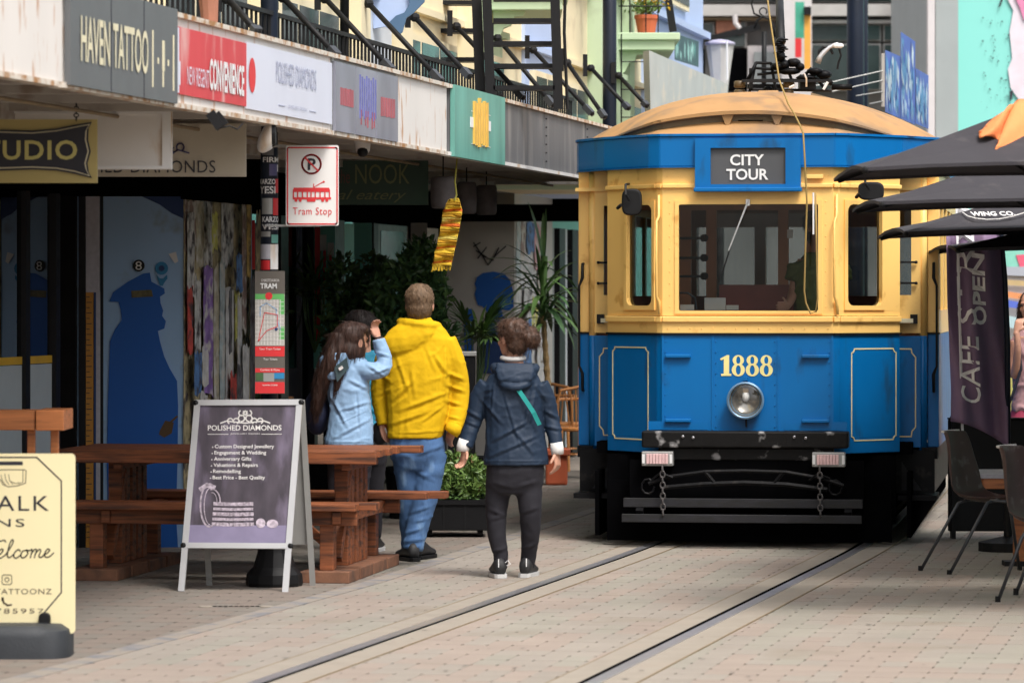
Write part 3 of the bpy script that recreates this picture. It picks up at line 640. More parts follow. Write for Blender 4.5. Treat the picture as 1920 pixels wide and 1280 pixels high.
for D, w, k in ((33.9, .18, 'mint_wall'), (34.1, .06, 'red_print'), (34.18, .07, 'white'), (34.27, .06, 'red_print'), (34.35, .1, 'mint_wall'), (34.9, 1.0, 'mint_wall')):
    obj('banner', sb(MB(), D, D + w, XA, -.004, .012, 1.0, 2.36), M[k], ef)  # coloured strips standing in for the opposite building mirrored in the pane
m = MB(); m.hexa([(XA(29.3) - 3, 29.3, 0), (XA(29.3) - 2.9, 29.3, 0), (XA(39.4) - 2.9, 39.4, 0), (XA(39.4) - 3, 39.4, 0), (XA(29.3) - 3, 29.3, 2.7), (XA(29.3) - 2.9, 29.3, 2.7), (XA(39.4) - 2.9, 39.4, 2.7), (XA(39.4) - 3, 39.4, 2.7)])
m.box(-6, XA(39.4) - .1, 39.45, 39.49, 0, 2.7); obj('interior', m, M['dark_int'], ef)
obj('header_board', MB().rect(480, 383, 1098, 415, 39.3, .1), M['matt_black'], ef)
# pier two with the girl mural
p2 = thing('girl_mural_pier', 'grey pier with a dark blue silhouette of a girl in profile', 'wall', (XB(40.5) - .3, 40.5, 0))
m = MB(); D0, D1 = 39.5, 41.6; m.hexa([(XA(D0) - .4, D0, 0), (XB(D0), D0, 0), (XB(D1), D1, 0), (XA(D1) - .5, D1, 0), (XA(D0) - .4, D0, 2.8), (XB(D0), D0, 2.8), (XB(D1), D1, 2.8), (XA(D1) - .5, D1, 2.8)]); obj('wall', m, M['mural_grey'], p2)
girl = [(905, 700), (912, 640), (914, 585), (904, 574), (896, 572), (892, 560), (890, 552), (893, 540), (890, 532), (894, 520), (905, 512), (925, 509), (945, 513), (956, 524), (962, 545), (963, 575), (955, 582), (940, 580), (945, 600), (962, 612), (967, 700)]
obj('girl_silhouette', MB().pp(girl, 39.49, .006), M['mural_blue'], p2)
obj('shoulder_patch', MB().pp([(898, 700), (902, 610), (918, 594), (945, 594), (962, 606), (966, 700)], 39.482, .005), M['mural_navy'], p2)
obj('flask', MB().pp([(871, 660), (870, 582), (876, 579), (884, 579), (888, 583), (888, 660)], 39.49, .006), M['mural_blue'], p2)
m = MB(); T39 = lambda x, y, d: W(x, y, 39.485 + d)
for pts in (((888, 455), (905, 480), (915, 497)), ((915, 497), (930, 478), (948, 462)), ((893, 470), (912, 482)), ((896, 484), (912, 464)), ((905, 480), (925, 488)), ((935, 465), (926, 482)), ((900, 455), (888, 462))): m.line(pts, 2.2, T39, .003)
obj('twig_drawing', m, M['ink'], p2)
for k, (x0, x1, y0, y1, c) in enumerate(((966, 1020, 416, 720, 7), (966, 976, 416, 520, 11), (974, 982, 420, 480, 3), (984, 1000, 418, 470, 10), (998, 1016, 418, 500, 13), (1004, 1020, 480, 560, 1), (990, 1004, 560, 610, 9), (976, 992, 540, 600, 0), (1000, 1020, 600, 680, 7), (970, 990, 600, 690, 10))):
    poster(TB, p2, x0, x1, y0, y1, pmats[c], .006 + .004 * k, 3)
# third shop beyond
tf = thing('far_shopfront', 'far shopfront with green transom and brown slatted doors behind the wooden chairs', 'shopfront', (XB(44), 44, 0))
m = MB(); sb(m, 41.7, 48, XB, -.3, -.25, 0, 2.7); obj('wall', m, M['dark_int'], tf); obj('transom', sb(MB(), 41.7, 47, XB, -.2, -.1, 2.45, 2.58), M['mint_wall'], tf)
for i, k in enumerate(('dark_frame', 'grey_wall', 'dark_frame', 'pale_wall', 'dark_frame', 'brick_far', 'dark_frame', 'orange_strip', 'dark_frame', 'grey_wall', 'dark_frame', 'brick_far')):
    obj('slat', sb(MB(), 41.8 + i * .4, 42.15 + i * .4, XB, -.22, -.1 - .05 * (i % 2), 0, 2.45), M[k], tf)
obj('header_board', MB().rect(940, 352, 1110, 414, 41.65, .3), M['matt_black'], tf)
obj('pipe', MB().tube([W(979, 352, 41.4), W(979, 415, 41.4)], .008, 6), M['white'], tf)

# ------------------------------------------------------------------ hanging signs under the awning
def chain(mb, a, b, n=5, r=.012, t=.003):
    a, b = Vector(a), Vector(b)
    for i in range(n):
        c = a.lerp(b, (i + .5) / n); h = (b - a).length / n * .62; dd = (b - a).normalized(); q = Vector((1, 0, 0)) if i % 2 else Vector((0, 1, 0))
        mb.tube([c + dd * h * math.sin(k * math.pi / 4) + q * r * math.cos(k * math.pi / 4) for k in range(9)], t, 4, False)
t = thing('studio_sign', 'cream hanging sign reading STUDIO on a black scroll panel', 'sign', W(60, 343, 20.4))
obj('board', MB().rect(-215, 224, 182, 343, 20.4, .03), M['ply_cream'] if 0 else pm('old_gold', (.52, .42, .16), .5, var=.1, scale=2), t)
def scroll(i): return [(-205 + i, 230 + i), (-150, 238 + i), (-60, 244 + i), (0, 243 + i), (60, 245 + i), (105, 241 + i), (140, 234 + i), (172 - i, 229 + i), (166 - i, 240 + i), (165 - i, 262), (170 - i, 284), (164 - i, 306), (166 - i, 322 - i), (172 - i, 334 - i), (140, 326 - i), (105, 320 - i), (60, 318 - i), (0, 320 - i), (-60, 318 - i), (-150, 326 - i), (-205 + i, 334 - i)]
obj('black_panel', MB().pp(scroll(0), 20.385, .01), M['ink'], t); obj('cream_line', MB().pp(scroll(3.5), 20.378, .006), M['cream_letters'], t); obj('inner_panel', MB().pp(scroll(6), 20.370, .006), M['ink'], t)
obj('lettering', ptext(MB(), 'STUDIO', -58, 263, 145, 300, 20.365, bold=.02, sp=1.1), M['gold_letters'], t)
m = MB(); chain(m, W(143, 194, 20.4), W(143, 226, 20.4), 5); chain(m, W(-150, 194, 20.4), W(-150, 226, 20.4), 5); obj('chain', m, M['black'], t)
t = thing('blank_box_sign', 'blank white framed hanging box sign behind the STUDIO sign', 'sign', W(200, 318, 21.1))
m = MB(); m.rect(-60, 207, 320, 317, 21.1, .12); obj('box', m, M['white_paint'], t); m = MB()
for r_ in ((-60, 207, 320, 213), (-60, 311, 320, 317), (304, 213, 320, 311), (-60, 213, -50, 311)): m.rect(*r_, 21.085, .015)
obj('frame', m, M['white'], t)
t = thing('jewellery_hanging_sign', 'beige hanging jeweller sign with black serif name and curled crest', 'sign', W(300, 330, 22.7))
obj('board', MB().rect(120, 232, 461, 331, 22.7, .05), pm('beige_board', (.50, .45, .36), .5, var=.05), t); obj('lettering', ptext(MB(), 'POLISHED DIAMONDS', 96, 301, 404, 324, 22.69, sp=1.05), M['ink'], t)
m = MB(); T22 = lambda x, y, d: W(x, y, 22.69 + d)
def arc(cx, cy, r, a0, a1, n=8): return [(cx + r * math.cos(R(a0 + (a1 - a0) * i / n)), cy + r * math.sin(R(a0 + (a1 - a0) * i / n))) for i in range(n + 1)]
m.line(arc(338, 276, 7, -200, 60), 3, T22); m.line([(325, 287), (333, 281), (344, 284), (354, 287)], 3, T22); m.line(arc(327, 281, 4, 0, 250), 2, T22); obj('crest', m, M['lav_letters'], t)
t = thing('nook_sign', 'dark green hanging eatery sign with dim gold letters', 'sign', W(718, 383, 28.6))
obj('board', MB().rect(560, 301, 803, 384, 28.6, .06), pm('dark_green', (.010, .040, .020), .5), t)
obj('lettering', ptext(ptext(MB(), 'NOOK', 666, 308, 768, 345, 28.59), 'local eatery', 590, 356, 762, 380, 28.59, shear=.4), pm('dim_gold', (.13, .14, .05), .5), t)
obj('small_word', ptext(MB(), 'the', 632, 318, 656, 344, 28.59), pm('dim_red', (.10, .03, .02), .5), t)
# lamp shades
for k, (x, y, w, h, D, lb) in enumerate(((831, 361, 47, 60, 28.2, 'largest dark drum lantern beside the yellow scarf'), (875, 371, 37, 60, 30.2, 'middle dark drum lantern of the three under the awning'), (912, 375, 39, 56, 31.2, 'drum lantern farthest from the scarf under the awning'))):
    c = W(x, y + h / 2, D); r = w / 2 * D / F; hh = h * D / F; t = thing('drum_lantern', lb, 'lantern', c, group='dark drum lanterns under the awning')
    obj('lamp_shade', MB().lathe(c, [(r * .8, 0), (r * .93, hh * .03), (r, hh * .12), (r * 1.02, hh * .5), (r, hh * .88), (r * .93, hh * .97), (r * .7, hh)], 20), pm('shade_cloth', (.11, .095, .095), .7, var=.35, scale=12, bump=.3), t, smooth=True)
    obj('cord', MB().tube([c + Vector((0, 0, hh)), Vector((c.x, c.y, 2.72))], .006, 6), M['black'], t)
# scarf
t = thing('knitted_scarf', 'yellow and orange patterned scarf hanging from a cord by the lanterns', 'scarf', W(835, 505, 27.7))
m = MB(); rows = 26; prev = []
path = [(852, 372), (848, 400), (843, 430), (836, 462), (828, 498)]
def lerpp(p, t):
    k = min(int(t * (len(p) - 1)), len(p) - 2); f = t * (len(p) - 1) - k; return (p[k][0] + (p[k + 1][0] - p[k][0]) * f, p[k][1] + (p[k + 1][1] - p[k][1]) * f)
smats = [pm('knit_' + str(i), c, .9, var=.3, scale=30, bump=.6, bscale=90) for i, c in enumerate(((.72, .45, .03), (.75, .16, .02), (.55, .30, .02), (.62, .50, .10)))]
for i in range(rows):
    a, b = lerpp(path, i / rows), lerpp(path, (i + 1) / rows); m.mi = (0, 0, 2, 0, 1, 1, 0, 2, 3, 3, 0, 1, 0, 2, 0, 0, 3, 2, 0, 1, 0, 0, 2, 0, 1, 0)[i]; wa, wb = 9 + 9 * min(1, i / 5) , 9 + 9 * min(1, (i + 1) / 5)
    dy = 1; z = lambda j, q: 27.7 + .03 * math.sin(j * 1.3 + q)
    m.add([W(a[0] - wa, a[1] + dy, z(i, 0)), W(a[0], a[1], z(i, 1) + .02), W(a[0] + wa, a[1] - dy + 2, z(i, 2)), W(b[0] + wb, b[1] - dy + 2, z(i + 1, 2)), W(b[0], b[1], z(i + 1, 1) + .02), W(b[0] - wb, b[1] + dy, z(i + 1, 0))], [(0, 1, 4, 5), (1, 2, 3, 4)])
o = obj('cloth', m, smats, t); o.modifiers.new('s', 'SOLIDIFY').thickness = .012
m = MB()
for i in range(13): x = 812 + i * 2.9; m.tube([W(x, 490 - i * .4 + 6, 27.71), W(x - 3 + rnd.uniform(-1, 1), 507 + rnd.uniform(-3, 4), 27.7)], .0035, 4)
obj('fringe', m, smats[0], t); obj('cord', MB().tube([W(857, 296, 27.9), W(853, 340, 27.8), W(856, 366, 27.75), W(852, 376, 27.7)], .006, 6), M['rope_yellow'], t)
# camera dome, loudspeaker horn, clip lamp
t = thing('security_camera', 'white dome security camera under the awning', 'camera', W(680, 293, 25.2)); c = W(680, 283, 25.2)
obj('housing', MB().lathe(c, [(.05, .10), (.052, .06), (.045, .0), (.03, -.02)], 16), M['paper'], t, smooth=True); obj('lens_dome', MB().ball(c + Vector((0, -.02, -.005)), .036, 12, 8), M['black'], t, smooth=True)
t = thing('flood_lamp', 'pale round-backed flood lamp under the awning above the sticker post', 'lamp', W(490, 280, 22.3)); c = W(492, 250, 22.3)
m = MB(); rings = []
for k in range(9):
    a = R(-90 + k * 11.25 * 1.0); rr = .085 * math.cos(R(k * 11.25) * .98)
    rings.append([c + Vector((.055 - .17 * math.sin(R(k * 11.25)) * .5 + 0 * j, rr * math.cos(j * math.pi / 7), rr * math.sin(j * math.pi / 7) - .07 * math.sin(R(k * 11.25)))) for j in range(14)])
m.loft(rings); obj('housing', m, M['white_paint'], t, smooth=True)
obj('lens', MB().loft([[c + Vector((.056, .08 * math.cos(j * math.pi / 7), .08 * math.sin(j * math.pi / 7))) for j in range(14)], [c + Vector((.075, .07 * math.cos(j * math.pi / 7), .07 * math.sin(j * math.pi / 7))) for j in range(14)]]), M['black'], t)
obj('stem', MB().box(c.x - .01, c.x + .03, c.y - .01, c.y + .01, c.z + .06, 2.72), M['black'], t)
t = thing('clip_lamp', 'small dark clip lamp with dangling wires under the red sign', 'lamp', W(412, 246, 20.8)); m = MB(); m.beam(W(394, 212, 20.8), W(414, 240, 20.8), .09, .05); m.beam(W(404, 214, 20.8), W(421, 236, 20.8), .05, .05); obj('housing', m, M['black'], t)
obj('wire', MB().tube([W(414, 240, 20.8), W(430, 236, 20.9), W(445, 243, 21), W(455, 232, 21.1)], .004, 5), M['black'], t)
# ------------------------------------------------------------------ the street's far end
fb = thing('far_building', 'grey building with glazed upper floors closing the far end of the street', 'building', (3, 64, 0))
obj('wall', MB().box(1.5, 8.4, 64, 70, 0, 12), M['far_grey'], fb)
def frect(nm, x0, y0, x1, y1, k, D=63.8, th=.25, p=None): return obj(nm, MB().rect(x0, y0, x1, y1, D, th), M[k], p or fb)
frect('beam', 1262, 9, 1468, 30, 'far_beam', 63.5, .4); frect('beam', 1520, 8, 1702, 30, 'far_beam', 63.5, .4); frect('beam', 1262, -40, 1702, -12, 'far_beam', 63.5, .4); frect('ledge', 1520, 38, 1702, 44, 'far_beam', 63.6, .3); frect('ledge', 1262, 33, 1462, 38, 'roof_dull', 63.6, .3)
for x0, x1, y0, y1 in ((1522, 1606, 46, 78), (1522, 1606, 82, 170), (1610, 1652, 46, 78), (1610, 1652, 82, 170), (1656, 1702, 46, 78), (1656, 1702, 82, 170), (1262, 1340, 42, 74), (1345, 1400, 40, 90), (1522, 1700, -10, 6), (1262, 1462, -10, 6)):
    w = frect('window', x0, y0, x1, y1, 'far_beam', 63.75, .2); frect('pane', x0 + 3, y0 + 3, x1 - 3, y1 - 3, 'win_dark', 63.7, .04, w)
frect('brick_panel', 1343, 38, 1388, 66, 'brick_far', 63.68, .2); frect('dark_opening', 1366, 92, 1402, 170, 'matt_black', 63.6, .3); frect('dark_opening', 1300, 92, 1322, 170, 'matt_black', 63.6, .3)
frect('door_frame', 1402, 86, 1466, 190, 'far_white', 63.5, .3); frect('door_panel', 1414, 98, 1466, 190, 'grey_wall', 63.4, .08)
frect('pillar', 1466, -60, 1522, 240, 'far_white', 62.6, .9); frect('pillar', 1702, -60, 1756, 240, 'far_white', 62.6, .9)
obj('sloping_gutter', MB().beam(W(1318, 76, 63.2), W(1425, 50, 63.2), .06, .1), M['black'], fb)
obj('bent_pipe', MB().tube([W(1378, 28, 63.2), W(1379, 44, 63.2), W(1387, 54, 63.2)], .04, 8), M['far_white'], fb)
t = thing('green_banner', 'narrow green and red banner on the far pillar', 'banner', W(1499, 110, 62)); obj('green_cloth', MB().rect(1491, 4, 1508, 72, 62, .03), pm('banner_green', (.06, .36, .24), .6, var=.4, scale=4), t); obj('red_cloth', MB().rect(1491, 72, 1503, 108, 62, .03), M['red_print'], t)
t = thing('orange_banner', 'tall orange strip banner with dark bracket beside the green banner', 'banner', W(1514, 125, 62)); obj('cloth', MB().rect(1508, 28, 1520, 130, 62, .03), pm('banner_orange', (.80, .38, .06), .6), t); obj('bracket', MB().rect(1508, 13, 1521, 28, 61.9, .1), M['black'], t)
for x, D, r_, lb in ((1287, 50, .035, 'thin black pole left of the white street lantern'), (1306, 52, .03, 'thinner black pole just left of the white street lantern'), (1604, 46, .10, 'thick black pole behind the trolley gear'), (1622, 48, .035, 'thin black pole touching the thick black pole')):
    a = W(x, 560, D); tag(obj('pole', MB().tube([(a.x, D, 0), (a.x, D, 9)], r_, 12), M['navy_post'], smooth=True), lb, 'pole')
t = thing('street_lantern', 'white tapered street lantern with a lilac-grey lid', 'street lamp', (W(1350, 0, 44).x, 44, 0)); a = W(1350, 0, 44); z = lambda y: H - (y - HY) * 44 / F; q = 44 / F
obj('glass_body', MB().lathe((a.x, 44, 0), [(14 * q, z(178)), (17 * q, z(150)), (26 * q, z(86)), (26.5 * q, z(84))], 8), M['lamp_glass'], t); obj('lid', MB().lathe((a.x, 44, 0), [(29 * q, z(85)), (28 * q, z(80)), (16 * q, z(76)), (3 * q, z(74))], 16), M['lamp_lid'], t, smooth=True)
obj('post', MB().lathe((a.x, 44, 0), [(.09, 0), (.08, .4), (.045, .6), (.045, z(178))], 12), M['black'], t); obj('finial', MB().tube([W(1364, 150, 43.8), W(1363, 77, 43.8)], 1.6 * q, 6), M['white'], t)
# swan-neck bracket
t = thing('swan_neck_lamp', 'black scrolled swan-neck lamp bracket behind the trolley rope', 'street lamp', (W(1432, 0, 40).x, 40, 0)); m = MB()
m.tube([W(1432, 185, 40), W(1433, 60, 40)], .025, 8); m.tube([W(x, y, 40) for x, y in ((1414, 54), (1420, 38), (1431, 31), (1442, 36), (1450, 50), (1453, 70))], .014, 6); m.tube([W(x, y, 40) for x, y in ((1432, 34), (1414, 26), (1409, 8), (1414, -8), (1430, -14))], .010, 6); m.tube([W(x, y, 40) for x, y in arc(1431, 22, 7, 100, 400, 10)], .008, 6)
a = W(1432, 0, 40); m.tube([(a.x, 40, 0), W(1432, 185, 40)], .03, 8); obj('bracket', m, M['black'], t, smooth=True)
# mint building
mb_ = thing('mint_building', 'mint green rendered building with a grey edge strip and speckled bird painting', 'building', (8, 52, 0))
a0, a1 = W(1795, 0, 52), W(2300, 0, 52); g0 = W(1753, 0, 52)
obj('wall', MB().box(a0.x, a1.x, 52, 58, 0, 9), M['mint_wall'], mb_); obj('edge_strip', MB().box(g0.x, a0.x, 51.9, 58, 0, 9), M['grey_wall'], mb_); obj('downpipe', MB().rect(1740, -50, 1753, 260, 51.8, .2), M['far_white'], mb_)
obj('bird_neck', MB().pp([(1885, -10), (1900, 20), (1893, 60), (1898, 110), (1890, 130), (1895, 165), (1912, 190), (1960, 200), (1960, -10)], 51.97, .02), pm('bird_white', (.70, .62, .68), .7), mb_)
obj('bird_plume', MB().pp([(1903, -5), (1912, 14), (1920, 38), (1945, 30), (1945, -10)], 51.94, .02), pm('bird_pink', (.80, .22, .38), .7, var=.4, scale=6), mb_)
m = MB()
for i in range(46):
    x, y, r_ = rnd.uniform(1838, 1892), rnd.uniform(-5, 205), rnd.uniform(.5, 1.6) * (.4 + rnd.random()); m.lathe(W(x, y, 51.98), [(r_ * 52 / F, 0), (r_ * 52 / F, -.01)], 6, 'y')
m.pp([(1893, 172), (1899, 170), (1898, 186), (1894, 190)], 51.95, .02); m.pp([(1872, 14), (1878, -4), (1882, -4), (1876, 12)], 51.95, .02); obj('speckles', m, M['ink'], mb_)
t = thing('graffiti_wall', 'low wall covered in bright striped graffiti behind the flag banner', 'wall', (5, 44, 0)); obj('wall', MB().rect(1780, 470, 2150, 830, 44, .3), M['far_white'], t)
for k, (pts, c) in enumerate((([(1880, 470), (1930, 470), (1930, 500), (1900, 505), (1880, 495)], (.25, .62, .50)), ([(1905, 478), (1990, 474), (1990, 502), (1912, 500)], (.75, .12, .20)), ([(1880, 500), (1990, 500), (1990, 520), (1880, 516)], (.42, .44, .50)), ([(1880, 524), (1990, 530), (1990, 540), (1880, 534)], (.55, .40, .20)),
                              ([(1880, 545), (1930, 552), (1990, 570), (1990, 582), (1920, 562), (1880, 556)], (.75, .30, .12)), ([(1880, 560), (1920, 568), (1990, 592), (1990, 604), (1920, 580), (1880, 574)], (.10, .16, .60)), ([(1880, 590), (1990, 610), (1990, 640), (1880, 610)], (.45, .62, .66)), ([(1880, 640), (1990, 650), (1990, 800), (1880, 800)], (.42, .40, .12)))):
    obj('painted_band', MB().pp(pts, 43.98 - .01 * k, .01), pm('graffiti', c, .6, var=.1), t)
# right terrace, outside the frame except in reflections
t = thing('right_terrace', 'pastel terrace along the opposite footpath seen only reflected in shop glass', 'building', (6, 35, 0))
XR = lambda D: .85 + SL * D + 1.4
for i, k in enumerate(('cream_wall', 'blue_wall', 'mint_wall', 'white_paint', 'mint_wall', 'green_wall', 'cream_wall')):
    D0 = 14 + i * 5; obj('wall', sb(MB(), D0, D0 + 5, XR, 0, 3, 0, 4.2), M[k], t)
    for z in (.9,): w = obj('window', sb(MB(), D0 + 1, D0 + 4, XR, -.05, .02, z, z + 1.5), M['white_paint'], t); obj('pane', sb(MB(), D0 + 1.1, D0 + 3.9, XR, -.06, -.05, z + .1, z + 1.4), M['win_dark'], w)
# pale wing panel and painted glass signs at upper right of the tram
t = thing('grey_wing_hoarding', 'pale grey tapering hoarding panel rising behind the tram roof', 'hoarding', W(1290, 195, 36.2))
pts = [(1217, 95), (1365, 158), (1364, 175), (1380, 215), (1220, 215)]; TWg = lambda x, y, d: W(x, y, 36 + (x - 1217) * .034 - d)
m = MB(); a = [TWg(x, y, 0) for x, y in pts]; m.prism(a, (-.05, .12, 0)); obj('panel', m, M['wing_grey'], t)
m = MB(); m.line([(1224, 116), (1226, 130), (1320, 166), (1345, 166), (1240, 122), (1224, 116)], 2.2, TWg, .02); m.line([(1277, 134), (1277, 148)], 1.5, TWg, .02); m.line([(1222, 98), (1222, 196)], 3, TWg, .02); m.line([(1232, 180), (1262, 186)], 1.5, TWg, .02); obj('batten', m, M['rust_white'], t)
def streaks(t, x0, x1, yt0, yt1, yb0, yb1, D0, D1, cols, n, seed):
    r = random.Random(seed); T = lambda x, y, d: W(x, y, D0 + (D1 - D0) * (x - x0) / (x1 - x0) - d)
    m = MB(); m.prism([T(x0, yt0, 0), T(x1, yt1, 0), T(x1, yb1, 0), T(x0, yb0, 0)], (0, .04, 0)); obj('panel', m, cols[0], t)
    for k in range(1, len(cols)):
        m = MB()
        for i in range(n):
            x = r.uniform(x0 + 1, x1 - 3); f = (x - x0) / (x1 - x0); ta, tb_ = yt0 + (yt1 - yt0) * f, yb0 + (yb1 - yb0) * f; a = r.uniform(ta + 2, tb_ - 20); b = min(tb_ - 2, a + r.uniform(18, 60)); w = r.uniform(.8, 3)
            m.add([T(x, a, .004 * k), T(x + w, (a * .7 + b * .3), .004 * k), T(x + w * .7, b, .004 * k), T(x - w * .3, (a + b) / 2, .004 * k)], [(0, 1, 2, 3)])
        obj('streaks', m, cols[k], t)
c1 = [pm('pan_' + str(i), c, .35, var=.3, scale=4) for i, c in enumerate(((.05, .12, .42), (.02, .05, .25), (.22, .38, .60), (.50, .62, .72), (.07, .25, .48)))]
for i, (x0, x1, a, b, c, d) in enumerate(((1660, 1688, 94, 106, 210, 222), (1689, 1716, 60, 78, 222, 234), (1717, 1741, 128, 142, 232, 242))):
    lb = ('lowest-starting blue streaked panel nearest the roof rails', 'tallest blue streaked panel of the three beyond the tram roof', 'shortest blue streaked panel beside the grey edge strip')[i]
    t = thing('streaked_panel', lb, 'panel', W((x0 + x1) / 2, c, 39), group='blue streaked panels beyond the tram roof'); streaks(t, x0, x1, a, b, c, d, 38.6 + i * .5, 39.1 + i * .5, c1, 16, i)
c2 = [pm('tpan_' + str(i), c, .35, var=.3, scale=4) for i, c in enumerate(((.03, .05, .07), (.10, .30, .27), (.30, .52, .48)))]
t = thing('teal_streaked_panel', 'dark panel with teal streaks hanging beside the green balcony', 'panel', W(1288, 122, 41)); streaks(t, 1265, 1310, 63, 78, 112, 126, 40.6, 41.6, c2, 14, 9)
t = thing('roof_railing', 'thin pale rods fanning out behind the tram roof to a post', 'railing', W(1655, 190, 38.4))
for x0, y0, x1, y1 in ((1512, 165, 1655, 133), (1560, 172, 1655, 151), (1605, 180, 1655, 172), (1630, 195, 1655, 190)): obj('rod', MB().tube([W(x0, y0, 38.2), W(x1, y1, 38.4)], .006, 6), M['alu_dull'], t)
obj('post', MB().rect(1653, 100, 1659, 200, 38.4, .05), M['soffit'], t)
# flower pot on the balcony and its railing
t = thing('flower_pot', 'terracotta pot of yellow flowers on the green balcony', 'potted plant', W(1212, 64, 38.3)); q = 38.3 / F; c = W(1212, 64, 38.3)
obj('pot', MB().lathe(c, [(16 * q, 0), (21 * q, 28 * q), (23 * q, 28 * q), (23 * q, 35 * q), (20 * q, 35 * q), (20 * q, 30 * q)], 16), M['terracotta'], t)
def leaves(mb, n, gen, size, r, up=.3):
    for i in range(n):
        p = Vector(gen(r)); a = Vector((r.gauss(0, 1), r.gauss(0, 1), r.gauss(0, 1) + up)).normalized(); b = a.cross(Vector((r.gauss(0, 1), r.gauss(0, 1), r.gauss(0, 1)))).normalized(); s_ = size * r.uniform(.6, 1.3); n2 = a.cross(b) * s_ * .15
        mb.add([p, p + a * s_ * .5 + b * s_ * .28 + n2, p + a * s_, p + a * s_ * .5 - b * s_ * .28 + n2], [(0, 1, 2), (0, 2, 3)])
    return mb
rr = random.Random(5); gen = lambda r: (c.x + r.gauss(0, .075), c.y + r.gauss(0, .06), c.z + .2 + abs(r.gauss(0, .09)))
obj('foliage', leaves(MB(), 260, gen, .05, rr), M['leaf_light'], t); obj('flowers', leaves(MB(), 120, lambda r: (c.x + .02 + r.gauss(0, .08), c.y + r.gauss(0, .06), c.z + .27 + abs(r.gauss(0, .07))), .045, rr), M['flower'], t)
t = thing('balcony_railing', 'thin black railing round the balcony flower pot', 'railing', W(1210, 64, 38.05))
for x in (1165, 1181, 1211, 1234): obj('bar', MB().tube([W(x, 64, 38.02), W(x, -30, 38.02)], .008 if x < 1200 else .006, 6), M['black'], t)
for y in (12, -25): obj('rail', MB().tube([W(1160, y, 38.0), W(1262, y, 38.0)], .007, 6), M['black'], t)
tag(obj('ladder_frame', (lambda m: ([m.tube([W(1165, 64, 37.6), W(1165, 230, 37.6)], .008, 6), m.tube([W(1217, 96, 37.6), W(1217, 200, 37.6)], .008, 6)] + [m.tube([W(1165, y, 37.6), W(1217, y, 37.6)], .006, 6) for y in (116, 168, 220)], m)[1])(MB()), M['black']), 'thin black ladder frame hanging below the green balcony', 'ladder')
tag(obj('striped_post', MB().beam(W(1262, 60, 39), W(1250, -20, 39), .07, .07), M['black']), 'short black inclined post at the end of the green balcony', 'post')
# ------------------------------------------------------------------ the tram (local frame: u to the right, v away, z up)
TR = thing('tram', 'blue and yellow heritage tram numbered 1888 with a CITY TOUR destination box', 'tram', (1.613, 27.4, 0), -R(8))
def tp(nm, mb, k, parent=TR, **kw): return obj(nm, mb, M[k] if isinstance(k, str) else k, parent, local=True, **kw)
def fz(y): return H - (y - HY) / 273.7
def fu(x): return (x - 1404) / 271.0
HW = 1.27
plan = [(-1.02, .47), (-.625, .025), (-.585, .0), (.585, .0), (.625, .025), (1.02, .47)]
def wallstrip(mb, pl, z0, z1, th=.03, out=0.0):
    for (a, b) in zip(pl[:-1], pl[1:]):
        a, b = Vector(a), Vector(b); d = (b - a).normalized(); n = Vector((d.y, -d.x))
        o_ = n * out; i_ = n * -th
        mb.hexa([(a.x + o_.x, a.y + o_.y, z0), (b.x + o_.x, b.y + o_.y, z0), (b.x + i_.x, b.y + i_.y, z0), (a.x + i_.x, a.y + i_.y, z0), (a.x + o_.x, a.y + o_.y, z1), (b.x + o_.x, b.y + o_.y, z1), (b.x + i_.x, b.y + i_.y, z1), (a.x + i_.x, a.y + i_.y, z1)])
    return mb
def rr_ray(hx, hz, r, ang):
    c, s = math.cos(ang), math.sin(ang); lo, hi = 0, 3
    def sdf(x, z): qx, qz = abs(x) - hx + r, abs(z) - hz + r; return math.hypot(max(qx, 0), max(qz, 0)) + min(max(qx, qz), 0) - r
    for _ in range(30):
        mid = (lo + hi) / 2
        if sdf(c * mid, s * mid) < 0: lo = mid
        else: hi = mid
    return lo * c, lo * s
def ring(mb, T, outer, hole, r=.01, th=.03, ro=.0005):
    hx, hz = (hole[0] + hole[1]) / 2, (hole[2] + hole[3]) / 2; hw_, hh_ = (hole[1] - hole[0]) / 2, (hole[3] - hole[2]) / 2
    angs = set(2 * math.pi * k / 24 for k in range(24))
    for x in outer[:2]:
        for z in outer[2:]: angs.add(math.atan2(z - hz, x - hx) % (2 * math.pi))
    for sx in (-1, 1):
        for sz in (-1, 1):
            for e in (0, .35, .7, 1): angs.add(math.atan2(sz * (hh_ - r * e), sx * (hw_ - r * (1 - e))) % (2 * math.pi))
    angs = sorted(angs); I, O = [], []
    for a in angs:
        x, z = rr_ray(hw_, hh_, r, a); I.append((hx + x, hz + z)); c, s = math.cos(a), math.sin(a); t = 99
        if c > 1e-9: t = min(t, (outer[1] - hx) / c)
        if c < -1e-9: t = min(t, (outer[0] - hx) / c)
        if s > 1e-9: t = min(t, (outer[3] - hz) / s)
        if s < -1e-9: t = min(t, (outer[2] - hz) / s)
        O.append((hx + c * t, hz + s * t))
    n = len(angs); vs = [T(x, z, 0) for x, z in O] + [T(x, z, 0) for x, z in I] + [T(x, z, -th) for x, z in I] + [T(x, z, -th) for x, z in O]; f = []
    for i in range(n):
        j = (i + 1) % n; f += [(i, j, n + j, n + i), (n + i, n + j, 2 * n + j, 2 * n + i), (2 * n + i, 2 * n + j, 3 * n + j, 3 * n + i), (3 * n + i, 3 * n + j, j, i)]
    return mb.add(vs, f)
TFr = lambda x, z, d: Vector((x, -d, z))                      # front face
def facet(a, b):
    a, b = Vector((a[0], a[1], 0)), Vector((b[0], b[1], 0)); dd = (b - a).normalized(); n = Vector((dd.y, -dd.x, 0)); L = (b - a).length
    return (lambda s, z, d: a + dd * s + n * d + Vector((0, 0, z))), L
